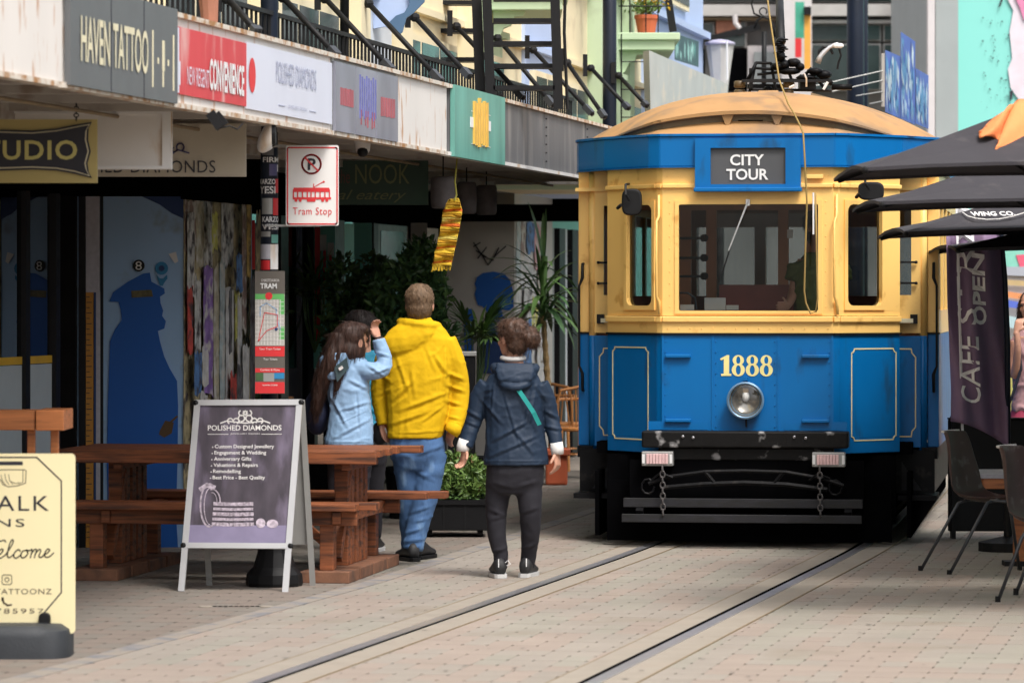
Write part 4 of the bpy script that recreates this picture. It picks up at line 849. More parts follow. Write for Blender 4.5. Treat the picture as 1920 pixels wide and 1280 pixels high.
TLf, LF = facet((-1.02, .47), (-.625, .025)); TRf, _ = facet((.625, .025), (1.02, .47))
zb, zw0, zw1, zm, zc0, zc1 = 1.462, fz(583), fz(383), fz(352), fz(312), fz(252)
# lower blue body
m = MB(); wallstrip(m, plan, fz(822), 1.452); wallstrip(m, plan[:2], fz(850), fz(822)); wallstrip(m, plan[-2:], fz(850), fz(822)); wallstrip(m, plan[1:3], .64, fz(822)); wallstrip(m, plan[3:5], .64, fz(822)); dash = tp('dash_panel', m, 'tram_blue', bevel=.004)
m = MB()
for x in (1246, 1339, 1461, 1561): m.box(fu(x) - .006, fu(x) + .006, -.006, .01, fz(806), 1.45)
tp('seam', m, 'tram_blue')
m = MB()
for x in (1251, 1345, 1455, 1556):
    for k in range(9): m.ball((fu(x), -.001, fz(800 - k * 20)), .0055, 6, 4)
o_ = tp('screw_heads', m, 'tram_blue'); o_['kind'] = 'stuff'
m = MB()
for z in (fz(616), fz(330)):
    for k in range(15): m.ball((-.55 + k * .0786, -.001, z), .005, 6, 4)
for x in (-.535, .535):
    for k in range(10): m.ball((x, -.001, zw0 + .03 + k * .08), .0045, 6, 4)
o_ = tp('screw_heads', m, 'tram_yellow'); o_['kind'] = 'stuff'
tp('belt_line', wallstrip(MB(), plan, 1.452, 1.466, .03, .014), 'black')
m = MB(); wallstrip(m, plan, zb, fz(604)); wallstrip(m, plan, fz(592), zw0 - .0)
tp('waist_panel', m, 'tram_yellow'); tp('waist_moulding', wallstrip(MB(), plan, fz(604), fz(593), .03, .02), 'tram_yellow', bevel=.006)
m = MB()
for x in (1339, 1461): m.box(fu(x) - .004, fu(x) + .004, -.004, .01, zb, fz(604))
tp('seam', m, 'tram_yellow')
# windscreen and corner windows
w = tp('windscreen_frame', ring(MB(), lambda x, z, d: Vector((x, -d, z)), (-.585, .585, zw0 - .002, zm), (-.472, .484, zw0, zw1), .012, .05), 'tram_yellow')
m = ring(MB(), lambda x, z, d: Vector((x, -d - .008, z)), (-.50, .512, zw0 - .02, zw1 + .03), (-.472, .484, zw0 + .002, zw1), .012, .012); tp('bead', m, 'tram_yellow', w)
tp('pane', MB().box(-.472, .484, .02, .024, zw0, zw1), GL, w)
for T, hl, sgn in ((TLf, (.245, .545), -1), (TRf, (.075, .41), 1)):
    w = tp('corner_window_frame', ring(MB(), T, (0, LF, zw0 - .002, zm), (hl[0], hl[1], fz(573), zw1), .05, .04), 'tram_yellow')
    tp('bead', ring(MB(), lambda s, z, d, T=T: T(s, z, d + .012), (hl[0] - .03, hl[1] + .03, fz(573) - .03, zw1 + .03), (hl[0], hl[1], fz(573), zw1), .05, .014), 'tram_yellow', w)
    g = MB(); a = [T(hl[0], fz(573), -.02), T(hl[1], fz(573), -.02), T(hl[1], zw1, -.02), T(hl[0], zw1, -.02)]; g.add(a, [(0, 1, 2, 3)]); tp('pane', g, GL, w)
m = MB(); wallstrip(m, [plan[1], plan[2]], zw0 - .002, zm); wallstrip(m, [plan[3], plan[4]], zw0 - .002, zm); tp('corner_post', m, 'tram_yellow')
for sx in (-1, 1):          # grab rails on the corner posts
    x = sx * .61; y0 = .01
    m = MB(); m.tube([(x, y0 - .01, fz(365)), (x, y0 - .012, fz(405)), (x - .012, y0 - .05, fz(415)), (x - .014, y0 - .055, fz(480)), (x - .012, y0 - .05, fz(556)), (x, y0 - .015, fz(566)), (x + .006, y0 - .02, fz(590))], [.009, .010, .009, .009, .009, .013, .010], 8); tp('grab_rail', m, 'tram_yellow', smooth=True)
# upper band, cornice and destination box
tp('upper_panel', wallstrip(MB(), plan, zm, zc0), 'tram_yellow'); tp('drip_moulding', wallstrip(MB(), plan, zm - .002, zm + .028, .03, .022), 'tram_yellow', bevel=.006)
cpl = [(-1.30, 1.0), (-1.27, .86), (-1.04, .44), (-.68, .01), (-.60, -.04), (.60, -.04), (.68, .01), (1.04, .44), (1.27, .86), (1.30, 1.0), (1.30, 8.6)]
m = wallstrip(MB(), [(-1.30, 8.6)] + cpl, zc0, zc1 - .012, .05); tp('cornice', m, 'tram_blue', bevel=.006)
tp('gutter', wallstrip(MB(), [(-1.30, 8.6)] + cpl, zc1 - .012, zc1 + .004, .05, .012), 'tram_blue'); tp('cornice_bead', wallstrip(MB(), [(-1.30, 8.6)] + cpl, zc0 - .008, zc0 - .001, .05, .005), 'tram_blue')
db = tp('destination_box', ring(MB(), lambda x, z, d: Vector((x, -.075 - d, z)), (fu(1308), fu(1504), fz(357), zc1 - .03), (fu(1337), fu(1476), fz(346), fz(278)), .004, .05), 'tram_blue')
tp('sill', MB().box(fu(1306), fu(1506), -.10, -.02, fz(360), fz(352)), 'tram_blue', db, bevel=.006)
tp('blind', MB().box(fu(1330), fu(1482), -.052, -.04, fz(350), fz(272)), pm('blind_grey', (.075, .078, .085), .6, var=.2, scale=2), db)
def ltext(nm, s, x0, x1, y0, y1, v, k, parent, **kw): return tp(nm, text(MB(), s, (fu(x0), v, fz(y1)), (fu(x1) - fu(x0), 0, 0), (0, 0, fz(y0) - fz(y1)), **kw), k, parent)
ltext('lettering', 'CITY', 1373, 1436, 290, 311, -.054, 'white', db, bold=.022); ltext('lettering', 'TOUR', 1366, 1444, 317, 338, -.054, 'white', db, bold=.022)
# 1888 in fat serif figures
m = MB(); T8 = lambda x, z, d: Vector((fu(x), -.002 - d, fz(z)))
def oval(cx, cy, rx, ry, n=22): return [(cx + rx * math.cos(2 * math.pi * i / n), cy + ry * math.sin(2 * math.pi * i / n)) for i in range(n)]
def eight(cx):
    for cy, rx, ry, ix, iy in ((675.2, 10.6, 9.8, 3.8, 7.2), (693.3, 12.3, 12.0, 4.6, 8.8)):
        o_, i_ = oval(cx, cy, rx, ry), oval(cx, cy, ix, iy); n = len(o_)
        m.add([T8(x, y, .001 if cy > 680 else .0004) for x, y in o_ + i_], [(k, (k + 1) % n, n + (k + 1) % n, n + k) for k in range(n)])
for cx in (1387, 1413, 1439): eight(cx)
for pts in ([(1357, 670), (1366, 665.5), (1370, 665.5), (1370, 701), (1360, 701), (1360, 673), (1355, 675.5), (1353, 672.5)], [(1355, 700.5), (1374, 700.5), (1374, 704.5), (1355, 704.5)]): m.add([T8(x, y, .001 + .0006 * (len(pts) == 4)) for x, y in pts], [tuple(range(len(pts)))])
tp('number', m, pm('number_cream', (.88, .74, .30), .5))
# headlamp
hl = tp('headlamp', MB().lathe((fu(1402), 0, fz(750)), [(.10, .01), (.112, -.0), (.118, -.03), (.122, -.07), (.128, -.075), (.128, -.095), (.118, -.10), (.112, -.095), (.108, -.07), (.085, -.035), (.045, -.018), (.012, -.012)], 28, 'y', cap=False), pm('lamp_rim', (.16, .27, .40), .35, metal=.3), smooth=True, auto=True)
tp('reflector', MB().lathe((fu(1402), 0, fz(750)), [(.110, -.082), (.10, -.055), (.08, -.036), (.045, -.022), (.01, -.016)], 28, 'y', cap=False), 'reflector', hl, smooth=True)
tp('bulb', MB().ball((fu(1402), -.055, fz(743)), (.026, .026, .036), 12, 8), 'white', hl, smooth=True); tp('bulb_base', MB().box(fu(1402) - .018, fu(1402) + .018, -.07, -.02, fz(735), fz(727)), 'bark', hl)
tp('lens', MB().lathe((fu(1402), 0, fz(750)), [(.112, -.088), (.10, -.094), (.06, -.102), (.001, -.105)], 28, 'y', cap=False), GLL, hl, smooth=True)
tp('catch', MB().box(fu(1402) - .012, fu(1402) + .012, -.10, -.0, fz(713), fz(706)), 'tram_blue', hl); tp('catch', MB().box(fu(1402) - .005, fu(1402) + .005, -.03, -.0, fz(800), fz(784)), 'black', hl)
for x0, x1 in ((1251, 1299), (1505, 1556)):
    for y in (667, 788): tp('hinge_rail', MB().box(fu(x0), fu(x1), -.03, .0, fz(y + 4), fz(y - 3)), 'tram_blue', bevel=.006)
    tp('patch_plate', MB().box(fu(x0 - 32 if x0 < 1400 else x0 - 32), fu(x1 + 32), -.004, .0, fz(806), fz(790)), 'tram_blue')
# cream coach lines
def coach(T, s0, s1, z0, z1, c=.028, half=None, w=.0085):
    P = []
    for (x, z, sx, sz) in ((s0, z0, 1, 1), (s1, z0, -1, 1), (s1, z1, -1, -1), (s0, z1, 1, -1)):
        q = [(x, z + sz * c), (x + sx * c * .45, z + sz * c * .85), (x + sx * c * .85, z + sz * c * .45), (x + sx * c, z)]
        P += q if (x, z) in ((s0, z0), (s1, z1)) else q[::-1]
    mm = MB(); mm.line(P, w, lambda x, z, d: T(x, z, .003 + d), .003, closed=True); return mm
tp('coach_line', coach(TLf, .065, .49, fz(826), fz(652)), 'cream_line'); tp('coach_line', coach(TRf, .12, LF - .04, fz(826), fz(654)), 'cream_line')
# platform door panels behind the facets and body corner posts
for s in (-1, 1):
    T = (lambda x, z, d, s=s: Vector((s * x, .80 - d, z)))
    g = lambda x0, x1, z0, z1, y0=.80, y1=.83: MB().box(min(s * x0, s * x1), max(s * x0, s * x1), y0, y1, z0, z1)
    d = tp('platform_door', g(.99, 1.15, .66, 1.44), 'tram_blue'); tp('coach_line', (lambda mm: mm)(MB().line([(s * 1.00, fz(656)), (s * 1.085, fz(656)), (s * 1.09, fz(664)), (s * 1.115, fz(672)), (s * 1.115, fz(806)), (s * 1.09, fz(814)), (s * 1.085, fz(824)), (s * 1.00, fz(824))], .0085, lambda x, z, dd: Vector((x, .797 - dd, z)), .003)), 'cream_line', d)
    u = tp('door_upper', g(1.085, 1.15, 1.46, 2.60), 'tram_yellow', d); tp('door_rail', g(.99, 1.085, 1.46, fz(553)), 'tram_yellow', d); tp('door_rail', g(.99, 1.085, fz(380), 2.60), 'tram_yellow', d); tp('pane', g(.99, 1.085, fz(553), fz(380), .81, .815), GL, d)
    m = MB()
    for y in (490, 530): m.box(min(s * .99, s * 1.13), max(s * .99, s * 1.13), .77, .785, fz(y + 2), fz(y - 2)); m.ball((s * 1.0, .775, fz(y)), .014, 8, 6); m.ball((s * 1.12, .775, fz(y)), .012, 8, 6)
    tp('window_bar', m, 'black', d)
    tp('latch', g(1.0, 1.10, fz(606), fz(598), .74, .80), 'cream_letters', d); tp('latch_plate', g(1.08, 1.13, fz(608), fz(590), .76, .80), 'black', d)
    m = MB(); m.tube([(s * 1.165, .84, 1.44), (s * 1.165, .84, 2.6)], .030, 12); tp('door_post', m, 'tram_yellow', smooth=True); m = MB(); m.tube([(s * 1.165, .84, .62), (s * 1.165, .84, 1.44)], .030, 12); tp('door_post', m, 'tram_blue', smooth=True)
    tp('corner_panel', g(1.195, 1.275, 1.462, 2.79, .88, .98), 'tram_yellow', bevel=.006); tp('corner_panel', g(1.195, 1.275, .66, 1.452, .88, .98), 'tram_blue', bevel=.006); tp('belt_line', g(1.19, 1.28, 1.452, 1.462, .87, .99), 'black')
    xh = s * 1.24; tp('handrail', MB().tube([(xh, .88, fz(492)), (xh, .83, fz(492)), (xh, .825, fz(520)), (xh + s * .022, .82, fz(535)), (xh + s * .022, .82, fz(690)), (xh, .825, fz(705)), (xh, .83, fz(738)), (xh, .88, fz(738))], [.010] * 2 + [.012] + [.008] * 2 + [.012] + [.010] * 2, 8), 'black', smooth=True)
    tp('drip_moulding', g(.99, 1.285, zm, zm + .024, .78, .98), 'tram_yellow'); tp('upper_panel', g(.99, 1.195, zm + .02, 2.79, .86, .9), 'tram_yellow')
    # side of the saloon
    sd_ = lambda x0, x1, y0, y1, z0, z1: MB().box(min(s * x0, s * x1), max(s * x0, s * x1), y0, y1, z0, z1)
    tp('side_panel', sd_(1.245, 1.275, .98, 8.5, .66, 1.452), 'tram_blue'); tp('waist_panel', sd_(1.245, 1.275, .98, 8.5, 1.455, 1.62), 'tram_yellow'); tp('upper_panel', sd_(1.245, 1.275, .98, 8.5, 2.36, 2.61), 'tram_yellow')
    for i in range(10):
        y0 = .98 + i * .815; tp('window_post', sd_(1.24, 1.278, y0, y0 + .10, 1.62, 2.36), 'tram_yellow')
        if i < 9: tp('pane', sd_(1.255, 1.26, y0 + .1, y0 + .815, 1.62, 2.36), GL)
    tp('sill_board', sd_(1.16, 1.27, .78, 8.5, .58, .66), 'black_iron')
# floor, bulkhead, interior
tp('platform_floor', MB().box(-1.1, 1.1, .5, 8.5, .62, .70), 'matt_black')
tp('ceiling', MB().box(-1.22, 1.22, 1.0, 8.5, 2.61, 2.64), 'cream_wall'); tp('platform_ceiling', MB().box(-.95, .95, .5, .998, 2.61, 2.64), 'cream_wall'); tp('platform_ceiling', MB().box(-.57, .57, .03, .498, 2.61, 2.64), 'cream_wall')
bk = tp('bulkhead', MB().box(-1.22, 1.22, 1.5, 1.54, .7, 1.62), 'brown_int')
m = MB()
for x in (-1.20, -.62, -.42, .10, .30, .82, 1.16): m.box(x, x + (.09 if abs(x) > .5 else .075), 1.49, 1.54, 1.62, 2.6)
m.box(-1.2, 1.2, 1.488, 1.54, 2.34, 2.6); tp('bulkhead_frame', m, 'brown_int', bk); tp('bulkhead_pane', MB().box(-1.2, 1.2, 1.51, 1.514, 1.62, 2.34), GL, bk); tp('locker', MB().box(-.30, .52, 1.2, 1.48, 1.5, 1.80), 'maroon_int', bk)
m = MB()
for z in (1.85, 1.98, 2.12):
    m.box(-.60, -.36, .9, .92, z, z + .018); m.ball((-.38, .9, z + .01), .03, 8, 6)
tp('window_bars', m, 'black', bk)
rw = tp('rear_wall', MB().box(-1.24, 1.24, 8.45, 8.5, .6, 1.62), 'brown_int'); tp('rear_header', MB().box(-1.24, 1.24, 8.45, 8.5, 2.34, 2.62), 'brown_int', rw)
for x in (-1.24, -.62, -.04, .54, 1.14): tp('rear_post', MB().box(x, x + .10, 8.44, 8.5, 1.62, 2.34), 'brown_int', rw)
tp('rear_pane', MB().box(-1.14, 1.14, 8.47, 8.475, 1.62, 2.34), GL, rw)
for i in range(6):
    for s in (-1, 1): tp('seat', MB().box(min(s * .35, s * 1.15), max(s * .35, s * 1.15), 2.2 + i, 2.3 + i, .7, 1.72), 'maroon_int')
con = tp('controller', MB().lathe((-.15, .42, .7), [(.16, 0), (.16, .80), (.12, .86), (.05, .90)], 14), 'black_iron')
tp('notice', MB().box(fu(1322), fu(1362), .06, .07, fz(582), fz(558)), 'paper', TR, bevel=.004); tp('notice', MB().box(fu(1363), fu(1386), .06, .07, fz(581), fz(572)), 'paper'); tp('notice', MB().box(fu(1277), fu(1303), .06, .07, fz(582), fz(571)), 'paper'); tp('notice', MB().box(fu(1462), fu(1473), .8, .81, fz(443), fz(427)), 'paper')
tp('hose', MB().tube([(fu(1272), .09, fz(549)), (fu(1290), .09, fz(549)), (fu(1304), .09, fz(558)), (fu(1307), .09, fz(580))], .008, 6), 'wire_grey')
# roof
def arc3(hw, zb_, za, v, n=36, p=2.0, w=0.0):
    return [Vector((-hw + 2 * hw * i / n, v + w * 1.22 * max(0, abs(-hw + 2 * hw * i / n) - .62), zb_ + (za - zb_) * (1 - abs(-1 + 2 * i / n) ** p))) for i in range(n + 1)]
def shell(secs): m_ = MB(); return m_.loft(secs, closed=False, cap=False)
h0 = arc3(.98, zc1 + .004, 2.99, .005, w=1); h1 = arc3(1.08, zc1 + .004, 3.085, .28, p=2.1, w=.7); h2 = arc3(1.20, zc1, 3.155, .75, p=2.2, w=.3); h3 = arc3(1.29, zc1 - .005, 3.175, 1.3, p=2.25); h4 = arc3(1.29, zc1 - .005, 3.175, 8.6, p=2.25)
tp('roof', shell([h0, h1, h2, h3, h4]), 'roof_tan', smooth=True)
m = MB(); lip = arc3(.97, zc1 - .002, 2.965, .007, w=1); m.loft([h0, lip], closed=False, cap=False); tp('hood_edge', m, 'roof_tan'); m = MB(); inn = arc3(.965, zc1 - .01, 2.96, .075, w=1); m.loft([lip, inn], closed=False, cap=False); m.loft([inn, arc3(.96, zc1 - .03, 2.86, .08, w=1)], closed=False, cap=False); tp('hood_soffit', m, 'roof_dull')
lo = shell([arc3(.90, zc1 - .0, zc1 + .004, -.02, w=1), arc3(.86, zc1 - .0, 2.885, .02, w=1), arc3(.80, zc1 - .0, 2.918, .07, w=1)]); tp('roof_apron', lo, 'roof_tan', smooth=True)
m = MB(); 
for u0 in (-.14, .20): m.hexa([(u0 - .012, .03, 2.89), (u0 + .012, .03, 2.89), (u0 + .012, .1, 2.89), (u0 - .012, .1, 2.89), (u0 - .045, .024, 2.968), (u0 + .045, .024, 2.968), (u0 + .045, .1, 2.968), (u0 - .045, .1, 2.968)])
tp('hood_bracket', m, 'roof_tan'); m = MB(); m.box(-.07, .10, .07, .12, 2.912, 2.926)
tp('vent_slot', m, 'matt_black'); m = MB()
m.add([(-1.29, 1.0, zc1), (1.29, 1.0, zc1), (1.1, .5, zc1), (.66, .0, zc1), (-.66, .0, zc1), (-1.1, .5, zc1)], [(0, 1, 2, 3, 4, 5)]); tp('cornice_top', m, 'roof_tan')
# roof boards, vent block, trolley base
def board(u0, u1, za, zb__, v, hh, k='roof_dull'):
    mm = MB(); n = 14; R0, R1 = [], []
    for i in range(n + 1):
        f = i / n; u = u0 + (u1 - u0) * f; zt = za + (zb__ - za) * (f ** .75 if za < zb__ else 1 - (1 - f) ** .75); R0.append((u, zt)); 
    for a, b in zip(R0[:-1], R0[1:]): mm.hexa([(a[0], v, a[1] - hh), (b[0], v, b[1] - hh), (b[0], v + .05, b[1] - hh), (a[0], v + .05, a[1] - hh), (a[0], v, a[1]), (b[0], v, b[1]), (b[0], v + .05, b[1]), (a[0], v + .05, a[1])])
    return mm
tp('roof_board', board(fu(1196), fu(1366), 2.95, 3.20, 1.9, .14), 'roof_dull'); tp('roof_board', board(fu(1488), fu(1672), 3.205, 2.97, 1.9, .14), 'roof_dull')
m = MB(); m.hexa([(fu(1403), .58, 3.04), (fu(1438), .58, 3.04), (fu(1442), .85, 3.04), (fu(1400), .85, 3.04), (fu(1404), .60, 3.12), (fu(1437), .60, 3.12), (fu(1446), .85, 3.17), (fu(1406), .85, 3.17)]); tp('vent_block', m, 'roof_tan', bevel=.01)
tbm = thing('trolley_gear', 'black trolley pole base with ribbed insulators and springs on the tram roof', 'trolley gear', (1.9, 29.6, 3.1))
D = 29.7
def rt(nm, mbx, k, smooth=False): return obj(nm, mbx, M[k], tbm, smooth=smooth)
for x, y in ((1387, 158), (1387, 174), (1478, 158), (1478, 174)):
    w_ = 11 if x < 1400 else 10; q = D / F; rt('insulator', MB().lathe(W(x, y + 7, D), [(w_ * .8 * q, 0), (w_ * q, 2 * q), (w_ * q, 11 * q), (w_ * .8 * q, 13 * q)], 14), 'ceramic', True)
m = MB(); m.rect(1392, 149, 1560, 154, D - .1, .06); m.rect(1402, 158, 1470, 166, D + .1, .1); m.rect(1405, 128, 1412, 166, D, .05); m.rect(1500, 140, 1530, 168, D, .2); rt('base_frame', m, 'black')
m = MB()
for a, b in (((1404, 178), (1417, 118)), ((1417, 118), (1446, 119)), ((1446, 119), (1456, 178)), ((1400, 151), (1540, 150)), ((1464, 96), (1488, 160)), ((1420, 140), (1500, 132)), ((1418, 128), (1446, 130)), ((1500, 150), (1522, 128)), ((1405, 168), (1560, 170)), ((1530, 146), (1548, 168))): m.tube([W(*a, D + .05), W(*b, D)], .012, 6)
rt('frame_rod', m, 'black')
m = MB()
for x, y, rx, ry in ((1464, 78, 10, 8), (1464, 90, 9, 8), (1463, 106, 10, 12), (1470, 122, 11, 10), (1488, 118, 14, 9), (1457, 125, 12, 8), (1500, 126, 9, 8), (1480, 134, 22, 7), (1528, 134, 16, 7), (1512, 146, 20, 5)): m.ball(W(x, y, D), (rx * D / F, .08, ry * D / F), 10, 6)
rt('pivot_casting', m, 'black_iron', True)
m = MB()
for k in range(10): m.lathe(W(1464 + 6 * math.cos(k * 1.3), 76 + k * 3.6, D - .05), [(.028, 0), (.034, .006), (.028, .012)], 8)
rt('spring', m, 'black_iron'); m = MB()
for i in range(9):
    a = R(180 + i * 15); 
m.tube([W(1533, 118, D), W(1538, 106, D), W(1545, 98, D), W(1554, 90, D), W(1566, 84, D), W(1572, 82, D)], [.022, .020, .018, .016, .014, .012], 10); rt('hook_arm', m, 'alu', True)
m = MB(); m.tube([W(x, y, D) for x, y in ((1535, 108), (1536, 96), (1544, 88), (1556, 90), (1562, 102))], .012, 6); m.ball(W(1572, 86, D), .02, 8, 6); m.tube([W(1573, 90, D), W(1577, 104, D), W(1572, 118, D), W(1570, 130, D)], .009, 6); rt('hook', m, 'black')
m = MB(); m.tube([W(1512, 163, D - .2), W(1512, 148, D - .2), W(1508, 138, D - .2)], .007, 6); m.tube([W(1544, 168, D - .2), W(1552, 154, D - .2)], .011, 6); m.tube([W(1480, 165, D - .2), W(1490, 160, D - .2)], .010, 6); rt('bracket', m, 'white_paint'); m = MB(); m.tube([W(1418, 118, D), W(1402, 150, D)], .014, 6); m.rect(1560, 158, 1598, 168, D, .1); m.tube([W(1530, 136, D), W(1560, 158, D)], .02, 6); m.ball(W(1545, 140, D), (.06, .05, .035), 8, 6); m.ball(W(1440, 170, D), (.04, .05, .035), 8, 6); rt('side_casting', m, 'black_iron', True)
m = MB(); m.ball(W(1571, 86, D - .02), (.045, .02, .022), 8, 5); rt('hook_cap', m, 'paper')
m = MB(); rt('trolley_pole', MB().tube([W(1464, 80, D), W(1461, -30, 31)], [.034, .028], 12), 'black', True)
t = tag(obj('trolley_rope', MB().tube([W(x, y, d) for x, y, d in ((1437, -20, 28.9), (1443, 30, 28.4), (1452, 90, 28.2), (1461, 150, 27.8), (1478, 195, 27.42), (1490, 215, 27.25), (1500, 235, 27.15), (1506, 250, 27.1), (1509, 300, 27.05), (1513, 380, 27.08), (1510, 470, 27.1), (1508, 545, 27.1), (1511, 568, 27.1), (1520, 588, 27.1), (1530, 584, 27.1), (1533, 560, 27.1), (1531, 460, 27.1), (1529, 362, 27.12))], .0065, 6), M['rope'], smooth=True), 'brown trolley rope looping down the right side of the windscreen', 'rope')
tp('rope_cleat', MB().box(fu(1514), fu(1545), -.04, .0, fz(336), fz(328)), 'tram_yellow', bevel=.004)
tp('white_rod', MB().tube([(fu(1527), -.05, fz(362)), (fu(1527), -.05, fz(440))], .007, 6), 'white')
tp('wiper', MB().tube([(fu(1407), -.045, fz(376)), (fu(1388), -.05, fz(424)), (fu(1370), -.05, fz(470))], [.008, .006, .005], 6), 'alu'); tp('wiper_blade', MB().tube([(fu(1374), -.045, fz(462)), (fu(1357), -.045, fz(515))], .005, 6), 'black'); tp('wiper_motor', MB().box(fu(1402), fu(1409), -.05, 0, fz(386), fz(374)), 'alu')
# mirrors
for x, y, w_, h_, s in ((1187, 378, 19, 25, -1), (1634, 360, 24, 17, 1)):
    c = Vector((fu(x), -.12 if s > 0 else .02, fz(y))); pts = []
    for i in range(20):
        a = 2 * math.pi * i / 20; ca, sa = math.cos(a), math.sin(a); pts.append(c + Vector((w_ / 271 * math.copysign(abs(ca) ** .6, ca), 0, h_ / 271 * math.copysign(abs(sa) ** .6, sa))))
    mm = MB(); mm.prism(pts, (0, .045, 0)); mi = tp('mirror', mm, 'black', bevel=.012)
    mm = MB(); mm.tube([c + Vector((-.01, -.02, .01)), c + Vector((-.035, -.04, .05)), c + Vector((-.04, -.01, .12)), c + Vector((-.04, .2, .13))], .009, 6); mm.tube([c + Vector((-s * .0 - .07, .0, -.02)), c + Vector((-.10, .03, -.04)), c + Vector((-.09, .12, -.02))], .012, 6); tp('mirror_arm', mm, 'black', mi)
# bumper, lamps, lifeguard
tp('bumper', MB().box(fu(1211), fu(1593), -.16, .02, fz(838), fz(807)), 'chipped_black', bevel=.012); tp('bumper_plate', MB().box(fu(1240), fu(1565), -.10, .0, fz(862), fz(838)), 'chipped_black', bevel=.01)
m = MB()
for x, y in ((1288, 817), (1307, 819), (1494, 817), (1515, 819)): m.ball((fu(x), -.165, fz(y)), .011, 8, 6)
tp('bolts', m, 'steel')
for x0, x1 in ((1212, 1270), (1527, 1588)):
    mm = MB(); mm.box(fu(x0), fu(x1), -.19, -.10, fz(872), fz(845)); lm = tp('tail_lamp', mm, 'alu_dull', bevel=.006); mm = MB()
    for k in range(7): xx = fu(x0 + 9) + k * .0215; mm.box(xx, xx + .0195, -.203, -.185, fz(868), fz(849))
    tp('lens', mm, 'pink_lens', lm, bevel=.003); mm = MB(); mm.box(fu(x0) + .004, fu(x0) + .022, -.197, -.19, fz(867), fz(850)); mm.box(fu(x1) - .022, fu(x1) - .004, -.197, -.19, fz(867), fz(850)); tp('lens_cap', mm, 'white', lm)
tp('lifeguard_bar', MB().box(fu(1178), fu(1620), -.20, -.15, fz(949), fz(932)), 'step_grey', bevel=.004); tp('lifeguard_bar', MB().box(fu(1177), fu(1619), -.26, -.21, fz(976), fz(961)), 'step_grey', bevel=.004)
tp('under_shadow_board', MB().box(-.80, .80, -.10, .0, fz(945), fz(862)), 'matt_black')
for x0 in (-.72, .70): tp('guard_arm', MB().beam((x0, .2, .5), (x0, -.22, .24), .05, .04), 'black_iron')
m = MB(); m.tube([(fu(1225), -.2, fz(905)), (fu(1260), -.2, fz(892)), (fu(1330), -.2, fz(882)), (fu(1402), -.2, fz(880)), (fu(1480), -.2, fz(882)), (fu(1545), -.2, fz(893)), (fu(1585), -.2, fz(906))], .014, 6); m.tube([(fu(1255), -.19, fz(912)), (fu(1330), -.2, fz(905)), (fu(1402), -.2, fz(902)), (fu(1480), -.2, fz(905)), (fu(1555), -.19, fz(914))], .018, 6)
m.tube([(fu(1330), -.2, fz(882)), (fu(1350), -.2, fz(906))], .015, 6); m.tube([(fu(1475), -.2, fz(882)), (fu(1455), -.2, fz(906))], .015, 6); tp('coupling_bars', m, 'black_iron')
for x in (1252, 1542):
    m = MB(); chain(m, (fu(x), -.24, fz(872)), (fu(x + 2), -.27, fz(962)), 9, .016, .0055); tp('chain', m, 'chain_iron'); m = MB(); m.tube([(fu(x - 20), -.21, fz(897)), (fu(x - 4), -.23, fz(884)), (fu(x + 18), -.21, fz(893))], .008, 6); m.tube(arc_pts := [(fu(x + (-28 if x < 1400 else 28) + 12 * math.cos(k * .7)), -.2, fz(910 + 14 * math.sin(k * .7))) for k in range(9)], .008, 6); tp('hose_loop', m, 'black_iron')
for s in (-1, 1):
    b3 = lambda x0, x1, y0, y1, z0, z1: MB().box(min(s * x0, s * x1), max(s * x0, s * x1), y0, y1, z0, z1)
    tp('step_box', b3(.98, 1.25, .75, .80, .34, .64), 'black_iron'); tp('step', b3(1.0, 1.27, .55, 1.1, .30, .335), 'black_iron'); tp('skirt', b3(1.15, 1.2, .9, 8.4, .28, .6), 'black_iron')
    m = MB(); m.prism([(s * 1.02, .74, .36), (s * 1.16, .74, .36), (s * 1.02, .74, .56)], (0, .005, 0)); tp('step_gusset', m, 'step_grey')
    for y in (2.6, 5.6): wh = tp('wheel', MB().lathe((s * .74, y, .36), [(.05, -.05), (.34, -.05), (.36, -.04), (.34, .05), (.05, .05)], 24, 'x'), 'black_iron')
tp('truck_frame', MB().box(-.95, .95, 1.2, 7.6, .2, .55), 'matt_black'); tp('apron', MB().box(-1.0, 1.0, .3, .34, .15, .62), 'matt_black')
tp('low_shadow_board', MB().box(-.98, .98, .10, .14, .035, .45), 'matt_black'); tp('side_guard', MB().box(-1.1, -1.07, .4, 8, .05, .5), 'matt_black'); tp('side_guard', MB().box(1.07, 1.1, .4, 8, .05, .5), 'matt_black')  # front board added near the ground for the dark under the tram
# ------------------------------------------------------------------ sticker post, tram stop sign, route map
px0, py0 = W(505, 560, 23.72).x, 23.72
def stick(y0, y1, x0, x1, k, parent=post, r=.0535, txt=None, tk='white'):
    a0, a1 = (x0 - 505) * py0 / F / r, (x1 - 505) * py0 / F / r; a0, a1 = max(-.98, min(.98, a0)), max(-.98, min(.98, a1)); z0, z1 = H - (y1 - HY) * py0 / F, H - (y0 - HY) * py0 / F
    m = MB(); n = 6; ths = [math.asin(a0) + (math.asin(a1) - math.asin(a0)) * i / n for i in range(n + 1)]
    rings = [[Vector((px0 + r * math.sin(t), py0 - r * math.cos(t), z)) for t in ths] for z in (z0, z1)]; m.loft(rings, closed=False, cap=False)
    s = obj('sticker', m, M[k], parent)
    if txt:
        vs, fs = tmesh(txt, .02); mt = MB(); mt.add([(px0 + (r + .001) * math.sin(ths[0] + (ths[-1] - ths[0]) * a), py0 - (r + .001) * math.cos(ths[0] + (ths[-1] - ths[0]) * a), z0 + (z1 - z0) * (.1 + .8 * b)) for a, b in vs], fs); obj('lettering', mt, M[tk], s)
